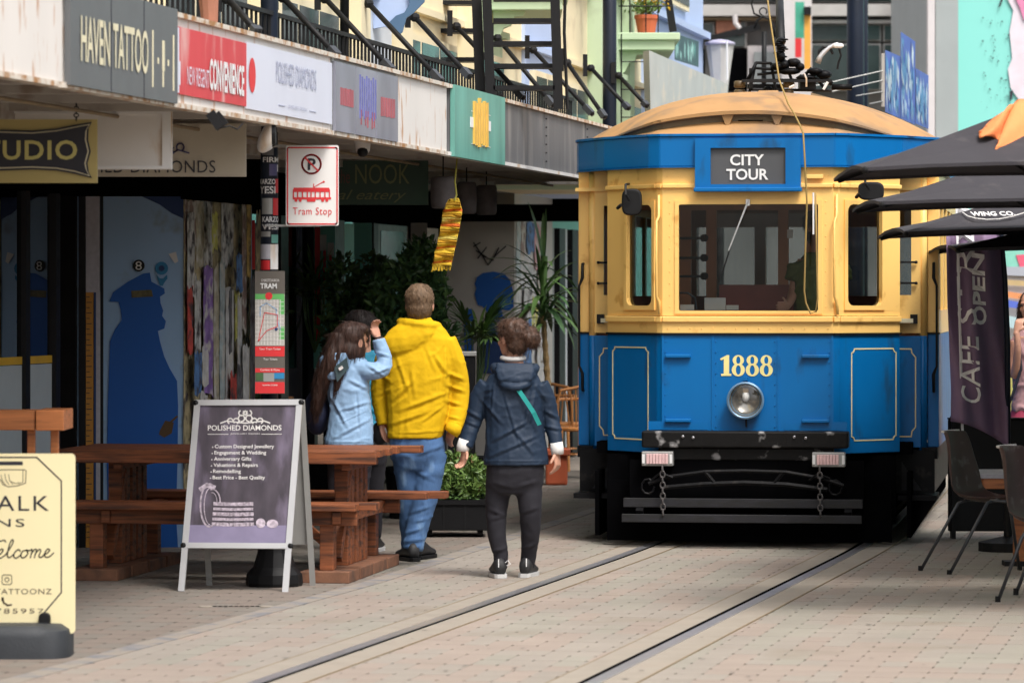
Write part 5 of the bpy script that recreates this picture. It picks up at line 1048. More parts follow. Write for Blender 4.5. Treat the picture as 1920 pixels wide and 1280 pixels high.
for i, a in enumerate(((262, 292, 492, 514, 'lead_grey'), (294, 306, 494, 524, 'ink', 'FIRM'), (308, 330, 506, 520, 'lav_letters'), (309, 322, 520, 525, 'paper'), (335, 347, 489, 517, 'ink', 'KARZO'), (348, 365, 489, 517, 'ink', 'YESI'), (336, 362, 517, 526, 'red_print'), (372, 402, 492, 512, 'alu_dull'), (372, 404, 513, 526, 'red_print'), (405, 418, 493, 524, 'ink', 'KARZO'), (419, 432, 492, 524, 'ink', 'VESI'),
                       (434, 444, 489, 508, 'alu_dull'), (440, 456, 510, 526, 'teal_sign'), (458, 486, 488, 508, 'pale_strip'), (458, 505, 508, 526, 'white_paint'), (488, 506, 489, 507, 'red_print'))):
    stick(*a[:5], txt=a[5] if len(a) > 5 else None)
m = MB(); m.box(px0 - .02, W(633, 0, 23.6).x, 23.60, 23.63, H - (276 - HY) * 23.6 / F, H - (272 - HY) * 23.6 / F); m.box(px0 - .02, W(600, 0, 23.6).x, 23.60, 23.63, H - (425 - HY) * 23.6 / F, H - (421 - HY) * 23.6 / F)
D = 23.58
ts = thing('tram_stop_sign', 'white and red Tram Stop sign with a no parking symbol and a red tram', 'sign', W(585, 424, D)); obj('bracket', m, M['alu_dull'], ts)
def rrect(x0, y0, x1, y1, r, n=4):
    P = []
    for cx, cy, a in ((x1 - r, y0 + r, -90), (x1 - r, y1 - r, 0), (x0 + r, y1 - r, 90), (x0 + r, y0 + r, 180)):
        P += [(cx + r * math.cos(R(a + 90 * i / n)), cy + r * math.sin(R(a + 90 * i / n))) for i in range(n + 1)]
    return P
obj('plate', MB().pp(rrect(536, 273, 635, 423, 3), D, .006), M['paper'], ts); TS = lambda x, y, d: W(x, y, D - .002 - d)
obj('border', MB().line(rrect(539, 277, 632, 420, 3), 2.6 * D / F * 0 + 2.6, TS, .001, closed=True), M['red_print'], ts)
m = MB(); m.line(oval(584, 308, 17.5, 17.5, 32), 3.6, TS, .001, closed=True); m.line([(572, 296), (596, 320)], 3.0, lambda x, y, d: TS(x, y, d + .001), .001); obj('prohibition_ring', m, M['red_print'], ts)
obj('letter_p', ptext(MB(), 'P', 577, 297, 592, 319, D - .0015, bold=.03, lift=.001), M['ink'], ts)
m = MB(); m.pp([(549, 357), (551, 352), (617, 352), (619, 357)], D - .003, .002)
m.pp([(549, 357), (619, 357), (619, 360), (549, 360)], D - .003, .002); m.pp([(549, 370), (621, 370), (621, 374), (549, 374)], D - .003, .002)
for x in (549, 557, 566, 575, 582, 590, 599, 608, 616.5): m.pp([(x, 360), (x + 2.4, 360), (x + 2.4, 370), (x, 370)], D - .003, .002)
for x0, x1 in ((552, 558), (560, 566), (602, 608), (610, 616), (575, 592)): m.pp([(x0, 374), (x1, 374), (x1 - 1, 378.5), (x0 + 1, 378.5)], D - .003, .002)
m.line([(589, 351), (606, 341)], 1.6, TS, .001); m.line([(588, 345), (588, 351)], 1.6, TS, .001); m.pp(oval(607, 341, 2, 2, 8), D - .003, .002); obj('tram_symbol', m, M['red_print'], ts)
obj('lettering', ptext(MB(), 'Tram Stop', 549, 389, 622, 407, D - .0015, sp=1.1, lift=.001), M['red_print'], ts)
# route map panel
D = 23.62; mp_ = thing('route_map_panel', 'narrow tram route map panel in red, grey and green on the sticker post', 'sign', W(506, 738, D))
obj('plate', MB().rect(478, 508, 534, 738, D, .008), pm('map_grey', (.12, .105, .09), .5, var=.05), mp_)
def mr(nm, x0, y0, x1, y1, k, d=.002): return obj(nm, MB().rect(x0, y0, x1, y1, D - d, .0015), M[k] if isinstance(k, str) else k, mp_)
mr('map_field', 478.5, 551, 533.5, 648, 'mural_grey'); mr('park_area', 478.5, 551, 533, 561, pm('map_green', (.12, .45, .12), .5), .003); mr('park_area', 524, 561, 533, 590, M.get('x') or bpy.data.materials['map_green'], .003); mr('park_area', 524, 612, 533, 636, bpy.data.materials['map_green'], .003); mr('red_band', 478.5, 649, 533.5, 668, 'red_print'); mr('red_band', 478.5, 690, 533.5, 698, 'red_print'); mr('red_band', 478.5, 716, 533.5, 737, 'red_print')
mr('photo_strip', 480, 699, 494, 713, 'leaf_dark'); mr('photo_strip', 494, 699, 514, 715, 'alu_dull'); mr('photo_strip', 514, 699, 533, 710, 'mural_sky')
obj('lettering', ptext(MB(), 'TRAM', 488, 531, 519, 541, D - .003, bold=.03, lift=.001), M['white'], mp_)
m = MB(); TMp = lambda x, y, d: W(x, y, D - .004 - d)
for x in range(484, 532, 6): m.line([(x, 562), (x, 646)], 1.0, TMp, .001)
for y in range(566, 646, 8): m.line([(479, y), (532, y)], .8, TMp, .001)
obj('street_lines', m, M['paper'], mp_)
m = MB(); m.line([(488, 592), (488, 575), (500, 568), (518, 580), (520, 600), (526, 618)], 1.8, TMp, .002); obj('river_line', m, M['mural_pale'], mp_)
m = MB(); m.line([(484, 640), (500, 620), (520, 612), (520, 590), (496, 586), (484, 640)], 1.4, lambda x, y, d: TMp(x, y, d + .001), .001); m.pp(oval(504, 555, 7, 7, 12), D - .004, .002); obj('route_line', m, M['red_print'], mp_)
obj('map_pin', MB().pp(oval(518, 617, 3, 3, 10), D - .006, .002), M['mural_navy'], mp_)
m = MB()
for s_, a in (('Your Tram Ticket', (486, 652, 526, 656)), ('Tour Tickets', (494, 671, 520, 675)), ('Combos & More', (488, 691, 524, 695)), ('www.tram', (492, 720, 520, 723)), ('CHRISTCHURCH', (490, 523, 523, 528))): ptext(m, s_, *a, D - .003, lift=.001)
obj('small_print', m, M['paper'], mp_)

# ------------------------------------------------------------------ A-frame jeweller's board
af = thing('a_frame_board', 'silver A-frame pavement board for a jeweller with a dark poster of rings', 'sign', G(450, 1108))
BL, BR, BD = W(337, 1108, 23.27), W(538, 1110, 23.23), 0
TLc, TRc = W(368, 750, 23.52), W(565, 749, 23.48)
def TAf(s, t, d=0):                         # s across, t up; d out of the board
    a = BL.lerp(BR, s); b = TLc.lerp(TRc, s); p = a.lerp(b, t); n = (BR - BL).cross(TLc - BL).normalized(); return p + n * d
def abar(s0, t0, s1, t1, w, d0=-.012, d1=.012):
    a, b = Vector((s0, t0)), Vector((s1, t1)); mm = MB(); A_, B_ = TAf(s0, t0), TAf(s1, t1); n = (BR - BL).cross(TLc - BL).normalized(); dd = (B_ - A_).normalized(); q = dd.cross(n) * w / 2; mm.hexa([A_ - q + n * d0, B_ - q + n * d0, B_ + q + n * d0, A_ + q + n * d0, A_ - q + n * d1, B_ - q + n * d1, B_ + q + n * d1, A_ + q + n * d1]); return mm
obj('leg', abar(.015, 0, .015, 1, .036), M['alu'], af); obj('leg', abar(.985, 0, .985, 1, .036), M['alu'], af)
obj('frame_top', abar(.0, .985, 1.0, .985, .034, -.013, .014), M['alu'], af); obj('frame_bottom', abar(.0, .238, 1.0, .238, .032, -.013, .014), M['alu'], af)
m = MB()
for s in (0, 1):
    for t_ in (.238, .985): m.ball(TAf(s, t_, .004), .019, 8, 6)
obj('corner_cap', m, M['black'], af)
def TP(x, y, d=0):                          # picture point on the poster to board plane
    t = 1 - (y - 749) / 360.0; xl = 337 + 31 * t; xr = 538 + 27 * t; return TAf((x - xl) / (xr - xl), t, .003 + d)
mpz = pm('poster_dark', (.055, .045, .058), .35, var=.9, scale=7, st=(1.6, 1, .5), dirt=(.17, .14, .20), damt=.42, dscale=5)
obj('poster', MB().prism([TP(367, 757), TP(556, 756), TP(536, 1020), TP(346, 1020)], (0, .004, 0)), mpz, af)
obj('poster_floor', MB().prism([TP(350, 985, .001), TP(539, 985, .001), TP(536, 1020, .001), TP(346, 1020, .001)], (0, .002, 0)), pm('poster_lilac', (.24, .21, .33), .4, var=.25, scale=6), af)
def ptx(s_, x0, x1, y0, y1, k='paper', **kw):
    O = TP(x0, y1, .001); return obj('lettering', text(MB(), s_, O, TP(x1, y1, .001) - O, TP(x0, y0, .001) - O, lift=.001, **kw), M[k], af)
ptx('POLISHED DIAMONDS', 390, 528, 797, 807, bold=.008); ptx('JEWELLERY DESIGN', 432, 487, 812, 815)
for i, s_ in enumerate(('Custom Designed Jewellery', 'Engagement & Wedding', 'Anniversary Gifts', 'Valuations & Repairs', 'Remodelling', 'Best Price - Best Quality')):
    y = 833.5 + i * 11.7; x = 403 - i * .8; ptx(s_, x, x + (111, 97, 70, 83, 52, 98)[i], y, y + 9, bold=.01)
    obj('bullet', MB().prism([TP(x - 4 + a, y + 5 + b, .001) for a, b in ((-1.3, 0), (0, 1.3), (1.3, 0), (0, -1.3))], (0, .001, 0)), M['paper'], af)
m = MB(); Tq = lambda x, y, d: TP(x, y, .002 + d)
for sx in (-1, 1):
    for cx, cy, r_, a0, a1 in ((7, 784, 6, 90, 420), (17, 789, 5, 120, 400), (28, 789, 5, 160, 420), (7, 774, 5, -60, 220)):
        m.line([(460 + sx * (cx + r_ * math.cos(R(a0 + (a1 - a0) * i / 9))), cy + r_ * math.sin(R(a0 + (a1 - a0) * i / 9))) for i in range(10)], 2.3, Tq, .001)
m.line([(414, 793), (425, 789), (440, 791), (460, 793), (480, 791), (495, 789), (506, 793)], 2.2, Tq, .001); m.line([(460, 770), (464, 774), (460, 778), (456, 774), (460, 770)], 2.2, Tq, .001); obj('crest', m, M['paper'], af)
obj('rule', MB().line([(390, 814), (428, 814)], 1, Tq, .001).line([(491, 814), (528, 814)], 1, Tq, .001), M['paper'], af)
ringm = pm('ring_print', (.42, .36, .42), .4, var=.8, scale=60); m = MB()
m.line([(393 + 17 * math.cos(R(a)), 948 + 40 * math.sin(R(a))) for a in range(75, 292, 9)], 3.2, Tq, .001); m.line([(394 + 11 * math.cos(R(a)), 950 + 34 * math.sin(R(a))) for a in range(95, 280, 9)], 1.6, Tq, .001); m.line([(398 + 15 * math.cos(R(a)), 940 + 22 * math.sin(R(a))) for a in range(260, 372, 8)], 2.4, Tq, .001); m.line([(398 + 9 * math.cos(R(a)), 942 + 18 * math.sin(R(a))) for a in range(260, 372, 8)], 1.4, Tq, .001); m.line([(377, 917), (388, 910), (401, 914)], 8, Tq, .001)
for i in range(5):
    for j in range(12): x = 403 - i * .8 + j * (5.9 + i * .1); m.line([(x, 945 + i * 9.5 + .8 * math.sin(j / 3.5)), (x + 4.6, 945 + i * 9.5 + .8 * math.sin(j / 3.5))], 6.6 if i % 2 == 0 else 5, Tq, .001)
obj('ring_picture', m, ringm, af); m = MB()
for x, y, a, b in ((489, 981, 9, 9), (511, 982, 11, 8)): n_ = 14; m.add([TP(x + a * math.cos(k * .449), y + b * math.sin(k * .449), .003) for k in range(n_)], [tuple(range(n_))])
obj('stone_picture', m, ringm, af)
for (x0, y0, xt, yt) in ((393, 1102, 372, 750), (587, 1106, 566, 750)): obj('back_leg', MB().beam(W(x0, y0, 23.75), W(xt, yt, 23.55), .034, .02), M['alu_dull'], af)
obj('back_panel', MB().prism([W(389, 1022, 23.72), W(580, 1020, 23.72), W(566, 752, 23.56), W(372, 752, 23.56)], (0, .004, 0)), M['alu_dull'], af)
# ------------------------------------------------------------------ cream walk-ins board
D = 19.05; wb = thing('walk_in_board', 'cream pavement board reading Welcome on a black rubber base', 'sign', W(12, 1232, D))
obj('board', MB().pp(rrect(-116, 850, 141, 1187, 8), D, .012), M['ply_cream'], wb)
m = MB(); bx0, bx1 = W(-110, 0, D).x, W(134, 0, D).x; n = 20; rings = []
for z, s_ in ((0, 1), (.10, 1), (.13, .97), (.155, .85), (.16, .6)):
    rings.append([Vector(((bx0 + bx1) / 2 + (bx1 - bx0) / 2 * s_ * math.copysign(abs(math.cos(2 * math.pi * k / 28)) ** .35, math.cos(2 * math.pi * k / 28)), D + .04 + .22 * s_ * math.copysign(abs(math.sin(2 * math.pi * k / 28)) ** .6, math.sin(2 * math.pi * k / 28)), z)) for k in range(28)])
m.loft(rings); obj('rubber_base', m, M['rubber'], wb, auto=True)
obj('clamp', MB().pp(rrect(72, 1148, 94, 1180, 9), D - .03, .06), M['black'], wb, bevel=.006); obj('clamp', MB().pp(rrect(-70, 1148, -48, 1180, 9), D - .03, .06), M['black'], wb, bevel=.006)
TW = lambda x, y, d: W(x, y, D - .001 - d); m = MB()
m.line([(-45, 857), (69, 857), (115, 901), (115, 1110), (82, 1149), (-58, 1169), (-91, 1110), (-91, 901)][:5], 2.6, TW, .001); m.line([(-45, 857), (-91, 901), (-91, 1110), (-58, 1149)], 2.6, TW, .001); m.line([(-60, 1169), (72, 1169)], 2.6, TW, .001)
m.line([(-30, 868), (40, 868)], 7, TW, .001); obj('border_line', m, M['ink'], wb)
m = MB()
m.line([(-10, 884), (4, 880), (46, 880), (49, 882), (48, 905), (34, 910), (16, 912), (6, 908), (0, 898)], 1.6, TW, .001); m.line([(43, 881), (43, 903), (34, 907)], 1.2, TW, .001)
for x in (2, 9, 16): m.line([(x, 888 + (x % 3)), (x + 2, 900), (x + 8, 908)], 1.2, TW, .001)
m.line([(20, 902), (30, 906), (36, 904)], 1.2, TW, .001); obj('hand_drawing', m, pm('brown_ink', (.12, .09, .06), .6), wb)
m = MB(); ptext(m, 'WALK', -62, 929, 92, 957, D, sp=1.15, lift=.0015); ptext(m, 'INS', -22, 972, 46, 987, D, sp=1.2, lift=.0015); obj('lettering', m, M['ink'], wb)
def script(cx, cy, k=1.0):                  # "Welcome" in joined handwriting
    S = [[(-88, -14), (-84, -20), (-78, -14), (-78, 6), (-70, 12), (-60, -4), (-56, -16), (-56, 4), (-48, 11), (-36, -6), (-26, -24), (-12, -30), (-8, -26)],
         [(-28, 8), (-20, 2), (-14, -6), (-18, -9), (-25, -2), (-27, 8), (-20, 12), (-8, 4)], [(-8, 4), (4, -14), (10, -28), (6, -30), (0, -16), (-4, 4), (0, 11), (10, 4)], [(26, -4), (22, -8), (14, -2), (11, 8), (17, 12), (28, 4)], [(40, -6), (32, -4), (28, 4), (30, 11), (38, 9), (44, 0), (40, -7), (48, -5)],
         [(48, -5), (54, -8), (50, 11)], [(52, 2), (60, -8), (64, -6), (59, 11)], [(61, 3), (70, -8), (74, -5), (70, 8), (76, 10), (84, 2)], [(82, 4), (90, 0), (95, -7), (90, -9), (84, 0), (85, 9), (94, 9), (104, 0)]]
    mm = MB()
    for s_ in S:
        P = []
        for i in range(len(s_) - 1):
            p0, p1, p2, p3 = s_[max(i - 1, 0)], s_[i], s_[i + 1], s_[min(i + 2, len(s_) - 1)]
            for t_ in range(4):
                t1 = t_ / 4; P.append(tuple(.5 * ((2 * p1[a]) + (-p0[a] + p2[a]) * t1 + (2 * p0[a] - 5 * p1[a] + 4 * p2[a] - p3[a]) * t1 ** 2 + (-p0[a] + 3 * p1[a] - 3 * p2[a] + p3[a]) * t1 ** 3) for a in (0, 1)))
        P.append(s_[-1]); mm.line([(cx + x * k, cy + y * k) for x, y in P], 2.3, TW, .001)
    return mm
obj('script_lettering', script(17, 1036, .80), M['ink'], wb)
m = MB(); m.line(rrect(4, 1077, 22, 1095, 4), 1.5, TW, .001, closed=True); m.line(oval(13, 1086, 4, 4, 12), 1.5, TW, .001, closed=True); m.line([(5, 1121), (7, 1129), (14, 1134), (21, 1133)], 3.4, TW, .001); m.line([(5, 1121), (5, 1124)], 5, TW, .001); obj('icons', m, bpy.data.materials['brown_ink'], wb)
m = MB(); ptext(m, 'HAVENTATTOONZ', -72, 1103, 97, 1113, D, sp=1.1, lift=.0015); ptext(m, '024785957', -56, 1140, 82, 1149, D, sp=1.25, lift=.0015); obj('small_lettering', m, bpy.data.materials['brown_ink'], wb)

# ------------------------------------------------------------------ picnic table (street frame: a along the street, n across)
PT = thing('picnic_table', 'long brown timber picnic table with attached benches behind the pavement boards', 'picnic table', (-1.66, 24.85, 0), -R(8.5))
def pl(nm, x0, x1, y0, y1, z0, z1, k='timber', p=PT, **kw): return obj(nm, MB().box(x0, x1, y0, y1, z0, z1), M[k], p, local=True, bevel=.005, **kw)
for i, (y0, e) in enumerate(((-.52, 0), (-.38, .02), (-.24, .01), (-.10, .03), (.04, .0), (.18, .03), (.32, .15))): pl('top_plank', -1.06, .90 + e, y0, y0 + .133, .735, .780)
pl('apron', -1.05, .93, -.56, -.525, .70, .778)
for s, y0 in ((-1, -.86), (1, .60)):
    for j in (0, 1): pl('bench_plank', -1.00, .86 + .10 * j + (.18 if s > 0 else 0), y0 + j * .145, y0 + j * .145 + .138, .43, .475)
    pl('bench_rail', -.95, .85, y0 + .1, y0 + .14, .34, .43)
for x in (-.80, .62):
    for y in (-.74, -.28, -.16, .0, .14, .28, .66):
        pl('leg', x - .0, x + .085, y, y + .10, .07, .73 if abs(y) < .5 else .42)
    for y0, y1 in ((-.84, -.50), (-.46, -.05), (-.01, .42), (.46, .86)): pl('foot', x - .10, x + .20, y0, y1, 0, .07, 'timber_end')
    pl('cross_beam', x + .087, x + .14, -.80, .80, .35, .425); pl('cross_beam', x + .087, x + .14, -.5, .45, .66, .733)
    obj('brace', MB().beam((x + .05, -.5, .12), (x + .05, -.18, .62), .08, .06), M['timber'], PT, local=True, bevel=.005)
obj('brace', MB().beam((.45, -.45, .34), (.62, -.45, .2), .05, .05), M['timber'], PT, local=True)
tg = thing('bar_table', 'orange timber bar table end standing behind the cream pavement board', 'table', W(40, 900, 20.6))
D = 20.6; a, b = W(-150, 806, D), W(121, 769, D); obj('top_plank', MB().box(a.x, b.x - .15, D - .02, D + .07, a.z, b.z), M['timber_light'], tg, bevel=.005); obj('top_plank', MB().box(a.x, b.x - .15, D + .075, D + .20, a.z, b.z), M['timber_light'], tg, bevel=.005)
obj('end_plank', MB().box(b.x - .145, b.x, D - .035, D + .4, a.z - .002, b.z + .002), M['timber_light'], tg, bevel=.005)
for x in (56, 100, -100): c = W(x, 0, D); obj('leg', MB().box(c.x - .02, c.x + .02, D + .05, D + .09, 0, a.z), M['timber_light'], tg, bevel=.003)
obj('foot_rail', MB().box(W(-100, 0, D).x, W(100, 0, D).x, D + .055, D + .085, .25, .29), M['timber_light'], tg)

# ------------------------------------------------------------------ plants and pots
def add_leafmass(mb, n, c, s, size, r, droop=.2):
    for i in range(n):
        while True:
            p = Vector((r.uniform(-1, 1), r.uniform(-1, 1), r.uniform(-1, 1)))
            if p.length < 1: break
        p = p * (p.length ** -.35); p = Vector((c[0] + p.x * s[0], c[1] + p.y * s[1], c[2] + p.z * s[2]))
        a = Vector((r.gauss(0, 1), r.gauss(0, 1), r.gauss(0, .8) + .3)).normalized(); b = a.cross(Vector((r.gauss(0, 1), r.gauss(0, 1), r.gauss(0, 1)))).normalized(); L = size * r.uniform(.6, 1.35); up = a.cross(b)
        mb.add([p, p + a * L * .45 + b * L * .24 + up * L * .10, p + a * L, p + a * L * .45 - b * L * .24 + up * L * .10], [(0, 1, 2), (0, 2, 3)])
    return mb
pr2 = random.Random(11)
t = thing('planter_box', 'black rectangular planter box of bright green shrub behind the yellow jacket', 'planter', W(850, 1006, 28.6)); D = 28.5
a, b = W(792, 1004, D), W(914, 938, D); obj('box', MB().box(a.x, b.x, D, D + .45, .05, b.z), M['planter'], t, bevel=.008); obj('rim', MB().box(a.x - .01, b.x + .01, D - .012, D + .46, b.z - .03, b.z + .004), M['planter'], t)
m = MB()
for x in (832, 872): c = W(x, 0, D); m.box(c.x - .004, c.x + .004, D - .006, D, .06, b.z - .03)
obj('seam', m, M['black'], t); m = MB()
for x in (805, 900): c = W(x, 0, D); m.lathe((c.x, D + .08, .035), [(.035, -.02), (.035, .02)], 10, 'x')
obj('caster', m, M['black'], t); c = W(855, 900, D + .2)
m = MB(); rr = random.Random(2)
for i in range(24): m.tube([(c.x + rr.uniform(-.15, .15), D + .22, b.z - .03), (c.x + rr.uniform(-.2, .2), D + .2 + rr.uniform(-.15, .15), b.z + rr.uniform(.1, .32))], .005, 4)
obj('stems', m, M['bark'], t); obj('foliage', add_leafmass(MB(), 1500, (c.x, D + .2, c.z - .0), (.24, .22, .20), .055, rr), [M['leaf_light']], t)
obj('foliage', add_leafmass(MB(), 800, (c.x, D + .22, c.z - .03), (.22, .22, .19), .055, rr), [M['leaf']], t)
def shrub(label, cx, cy, D, s, n, size, pot=True, seed=1, gaps=6):
    r = random.Random(seed); c = W(cx, cy, D); t = thing('shrub', label, 'shrub', (c.x, D, 0))
    m1, m2, m3 = MB(), MB(), MB()
    for k in range(gaps):
        cc = (c.x + r.uniform(-.6, .6) * s[0], D + r.uniform(-.5, .5) * s[1], c.z + r.uniform(-.65, .65) * s[2]); q = r.uniform(.35, .55)
        add_leafmass(m1, n // gaps, cc, (s[0] * q, s[1] * q, s[2] * q), size, r); add_leafmass(m2, n // gaps // 2, cc, (s[0] * q, s[1] * q, s[2] * q), size, r); m3.tube([(c.x, D, .3), (c.x + (cc[0] - c.x) * .4, D, c.z - s[2] * .6), cc], [.02, .013, .005], 5)
    obj('foliage', m1, M['leaf_dark'], t); obj('foliage', m2, M['leaf'], t); obj('branches', m3, M['bark'], t)
    obj('tub', MB().lathe((c.x, D, 0), [(.16, 0), (.2, .36), (.215, .36), (.215, .4), (.19, .4), (.19, .36), (.05, .36)], 16), M['planter'], t); return t
shrub('tall dark glossy-leaved shrub directly behind the fair-haired man', 770, 590, 31.0, (.36, .3, .58), 3600, .075, seed=3, gaps=11)
shrub('dark shrub rising behind the two women at the picnic table', 668, 610, 32.5, (.30, .3, .55), 2600, .075, seed=4, gaps=9)
shrub('low dark shrub in the shade left of the picnic table benches', 480, 690, 31.0, (.16, .2, .35), 900, .07, seed=9, gaps=6)
def blade(base, d, L, w, droop, mb=None, n=6):
    d = Vector(d).normalized(); s = d.cross(Vector((0, 0, 1))).normalized(); mb = mb or MB(); vs = []; p = Vector(base); v = d.copy()
    for i in range(n + 1):
        f = i / n; ww = w * (math.sin(math.pi * min(1, f * .85 + .12)) ** .7) * (1 if f < 1 else .05); up = s.cross(v).normalized()
        vs += [p - s * ww, p - up * ww * .35, p + s * ww]; v = (v + Vector((0, 0, -droop / n * (1 + f)))).normalized(); p = p + v * L / n
    b = len(mb.v); fs = []
    for i in range(n): fs += [(i * 3, i * 3 + 1, i * 3 + 4, i * 3 + 3), (i * 3 + 1, i * 3 + 2, i * 3 + 5, i * 3 + 4)]
    return mb.add(vs, fs)
def potted(nm, label, D, trunk, pot, nl, L, w, seed, droop=.9, mats=('leaf', 'leaf_dark')):
    r = random.Random(seed); t = thing(nm, label, 'potted plant', Vector((W(trunk[0][0], 0, D).x, D, 0)))
    pts = [W(x, y, D) for x, y in trunk]
    if len(pts) > 1:
        m = MB(); N_ = 22; P = [pts[0].lerp(pts[1], i / N_) if len(pts) == 2 else None for i in range(N_ + 1)]; m.tube(P, [.034 * (1 - .3 * i / N_) * (1.16 if i % 2 else .9) for i in range(N_ + 1)], 10); obj('trunk', m, M['bark'], t)
    top = pts[-1]
    for i in range(nl):
        a = 2 * math.pi * (i * .618) + r.uniform(-.2, .2); el = r.uniform(-.25, 1.25); d = (math.cos(a) * math.cos(el), math.sin(a) * math.cos(el), math.sin(el)); obj('leaf', blade(top + Vector((0, 0, r.uniform(-.12, .16))), d, L * r.uniform(.7, 1.15), w * r.uniform(.8, 1.2), droop * r.uniform(.6, 1.2)), M[mats[0] if r.random() < .6 else mats[1]], t, smooth=True)
    if pot: k, rr_, hh = pot; c = Vector((W(trunk[0][0], 0, D).x, D, 0)); obj('pot', MB().lathe(c, [(rr_ * .75, 0), (rr_ * .95, hh * .85), (rr_ * 1.08, hh * .85), (rr_ * 1.08, hh), (rr_ * .95, hh), (rr_ * .93, hh * .9), (.02, hh * .9)], 20), M[k], t)
    return t
potted('dracaena', 'tall dracaena with ringed yellow-brown trunk in an orange pot', 36.6, [(1036, 845), (1018, 590)], None, 30, .55, .026, 5, 1.0)
q = MW[bpy.data.objects['dracaena']].translation; c = W(1043, 905, 36.8)
tt = bpy.data.objects['dracaena']; obj('pot', MB().box(c.x - .10, c.x + .10, 36.5, 36.8, 0, .27), M['terracotta'], tt, bevel=.02); obj('pot_rim', MB().box(c.x - .125, c.x + .125, 36.47, 36.83, .27, .33), M['terracotta'], tt, bevel=.01)
r_ = random.Random(8)
for i in range(26):
    a = r_.uniform(0, 6.28); el = r_.uniform(-.3, 1.4); obj('leaf', blade(W(1018, 520 + r_.uniform(-30, 50), 36.6), (math.cos(a) * math.cos(el), math.sin(a) * math.cos(el) * .5, math.sin(el)), r_.uniform(.4, .62), .024, r_.uniform(.5, 1.3)), M['leaf' if i % 3 else 'leaf_dark'], tt, smooth=True)
m = MB(); m.tube([W(1018, 592, 36.6), W(1021, 480, 36.6)], [.03, .03], 8); obj('crown_stem', m, M['leaf'], tt)
def fan_palm(label, cx, cy, D, seed, n=10, L=.36):
    r = random.Random(seed); c = W(cx, cy, D); t = thing('fan_palm', label, 'potted plant', (c.x, D, 0))
    for i in range(n):
        a = r.uniform(0, 6.28); el = r.uniform(.1, 1.2); d = Vector((math.cos(a) * math.cos(el), math.sin(a) * math.cos(el) * .6, math.sin(el))); base = Vector((c.x, D, c.z - .45)); tip = c + d * r.uniform(.05, .22); m = MB(); m.tube([base, (base + tip) / 2 + d * .05, tip], .006, 5); fr = obj('stalk', m, M['leaf'], t)
        m = MB(); s = d.cross(Vector((0, 0, 1))).normalized(); up = s.cross(d)
        for k in range(13):
            b = (k - 6) / 6 * 1.35; blade(tip, (d * math.cos(b) + s * math.sin(b)) + up * .1, L * (1 - .25 * abs(b) / 1.35), .013, .5, m, 4)
        obj('frond', m, M['leaf' if i % 3 else 'leaf_light'], fr, smooth=True)
    obj('tub', MB().lathe((c.x, D, 0), [(.15, 0), (.19, .42), (.2, .42), (.2, .46), (.03, .44)], 16), M['planter'], t)
fan_palm('fan palm with splayed green fronds between the yellow and navy jackets', 893, 640, 31.5, 4, 12, .34)
fan_palm('fan palm in shadow beside the route map panel', 590, 560, 33.5, 14, 10, .42); fan_palm('dim fan palm seen through the gap by the torn posters', 462, 600, 30.4, 24, 7, .26)
tb_ = thing('litter_bin', 'black litter bin with grey lid in front of the fan palm', 'bin', W(868, 900, 29.5)); c = W(868, 0, 29.5); obj('body', MB().box(c.x - .11, c.x + .09, 29.5, 29.7, 0, H - (668 - HY) * 29.5 / F), M['planter'], tb_, bevel=.01); z = H - (664 - HY) * 29.5 / F; obj('lid', MB().box(c.x - .12, c.x + .10, 29.49, 29.71, z - .015, z + .02), M['alu_dull'], tb_, bevel=.006)
# wooden cafe chairs beyond the pot
def wood_chair(label, cx, D, rz):
    c = W(cx, 0, D); t = thing('cafe_chair', label, 'chair', (c.x, D, 0), rz, 'bentwood chairs beside the tram'); o_ = lambda nm, mm: obj(nm, mm, M['bent_wood'], t, local=True, smooth=False)
    o_('seat', MB().lathe((0, 0, .44), [(.19, 0), (.205, .01), (.205, .03), (.19, .04)], 18))
    for x, y in ((-.16, -.15), (.16, -.15), (-.16, .15), (.16, .15)): o_('leg', MB().tube([(x * 1.15, y * 1.15, 0), (x, y, .45)], [.014, .018], 8))
    o_('back_frame', MB().tube([(-.19, .12, .44), (-.21, .16, .7), (-.17, .17, .83), (0, .18, .86), (.17, .17, .83), (.21, .16, .7), (.19, .12, .44)], .016, 8)); o_('top_rail', MB().tube([(-.2, .1, .72), (-.14, -.05, .74), (0, -.1, .74), (.14, -.05, .74), (.2, .1, .72)], .014, 8))
    for k in range(6): x = -.13 + k * .052; o_('spindle', MB().tube([(x * .6, .15, .46), (x, .175, .84)], .007, 6))
    o_('stretcher', MB().tube([(.15 * math.cos(k * .7), .15 * math.sin(k * .7), .22) for k in range(10)], .009, 6))
wood_chair('bentwood cafe chair half hidden by the tram corner', 1078, 38.2, R(190)); wood_chair('bentwood cafe chair just behind the navy coat sleeve', 1052, 39.6, R(150))

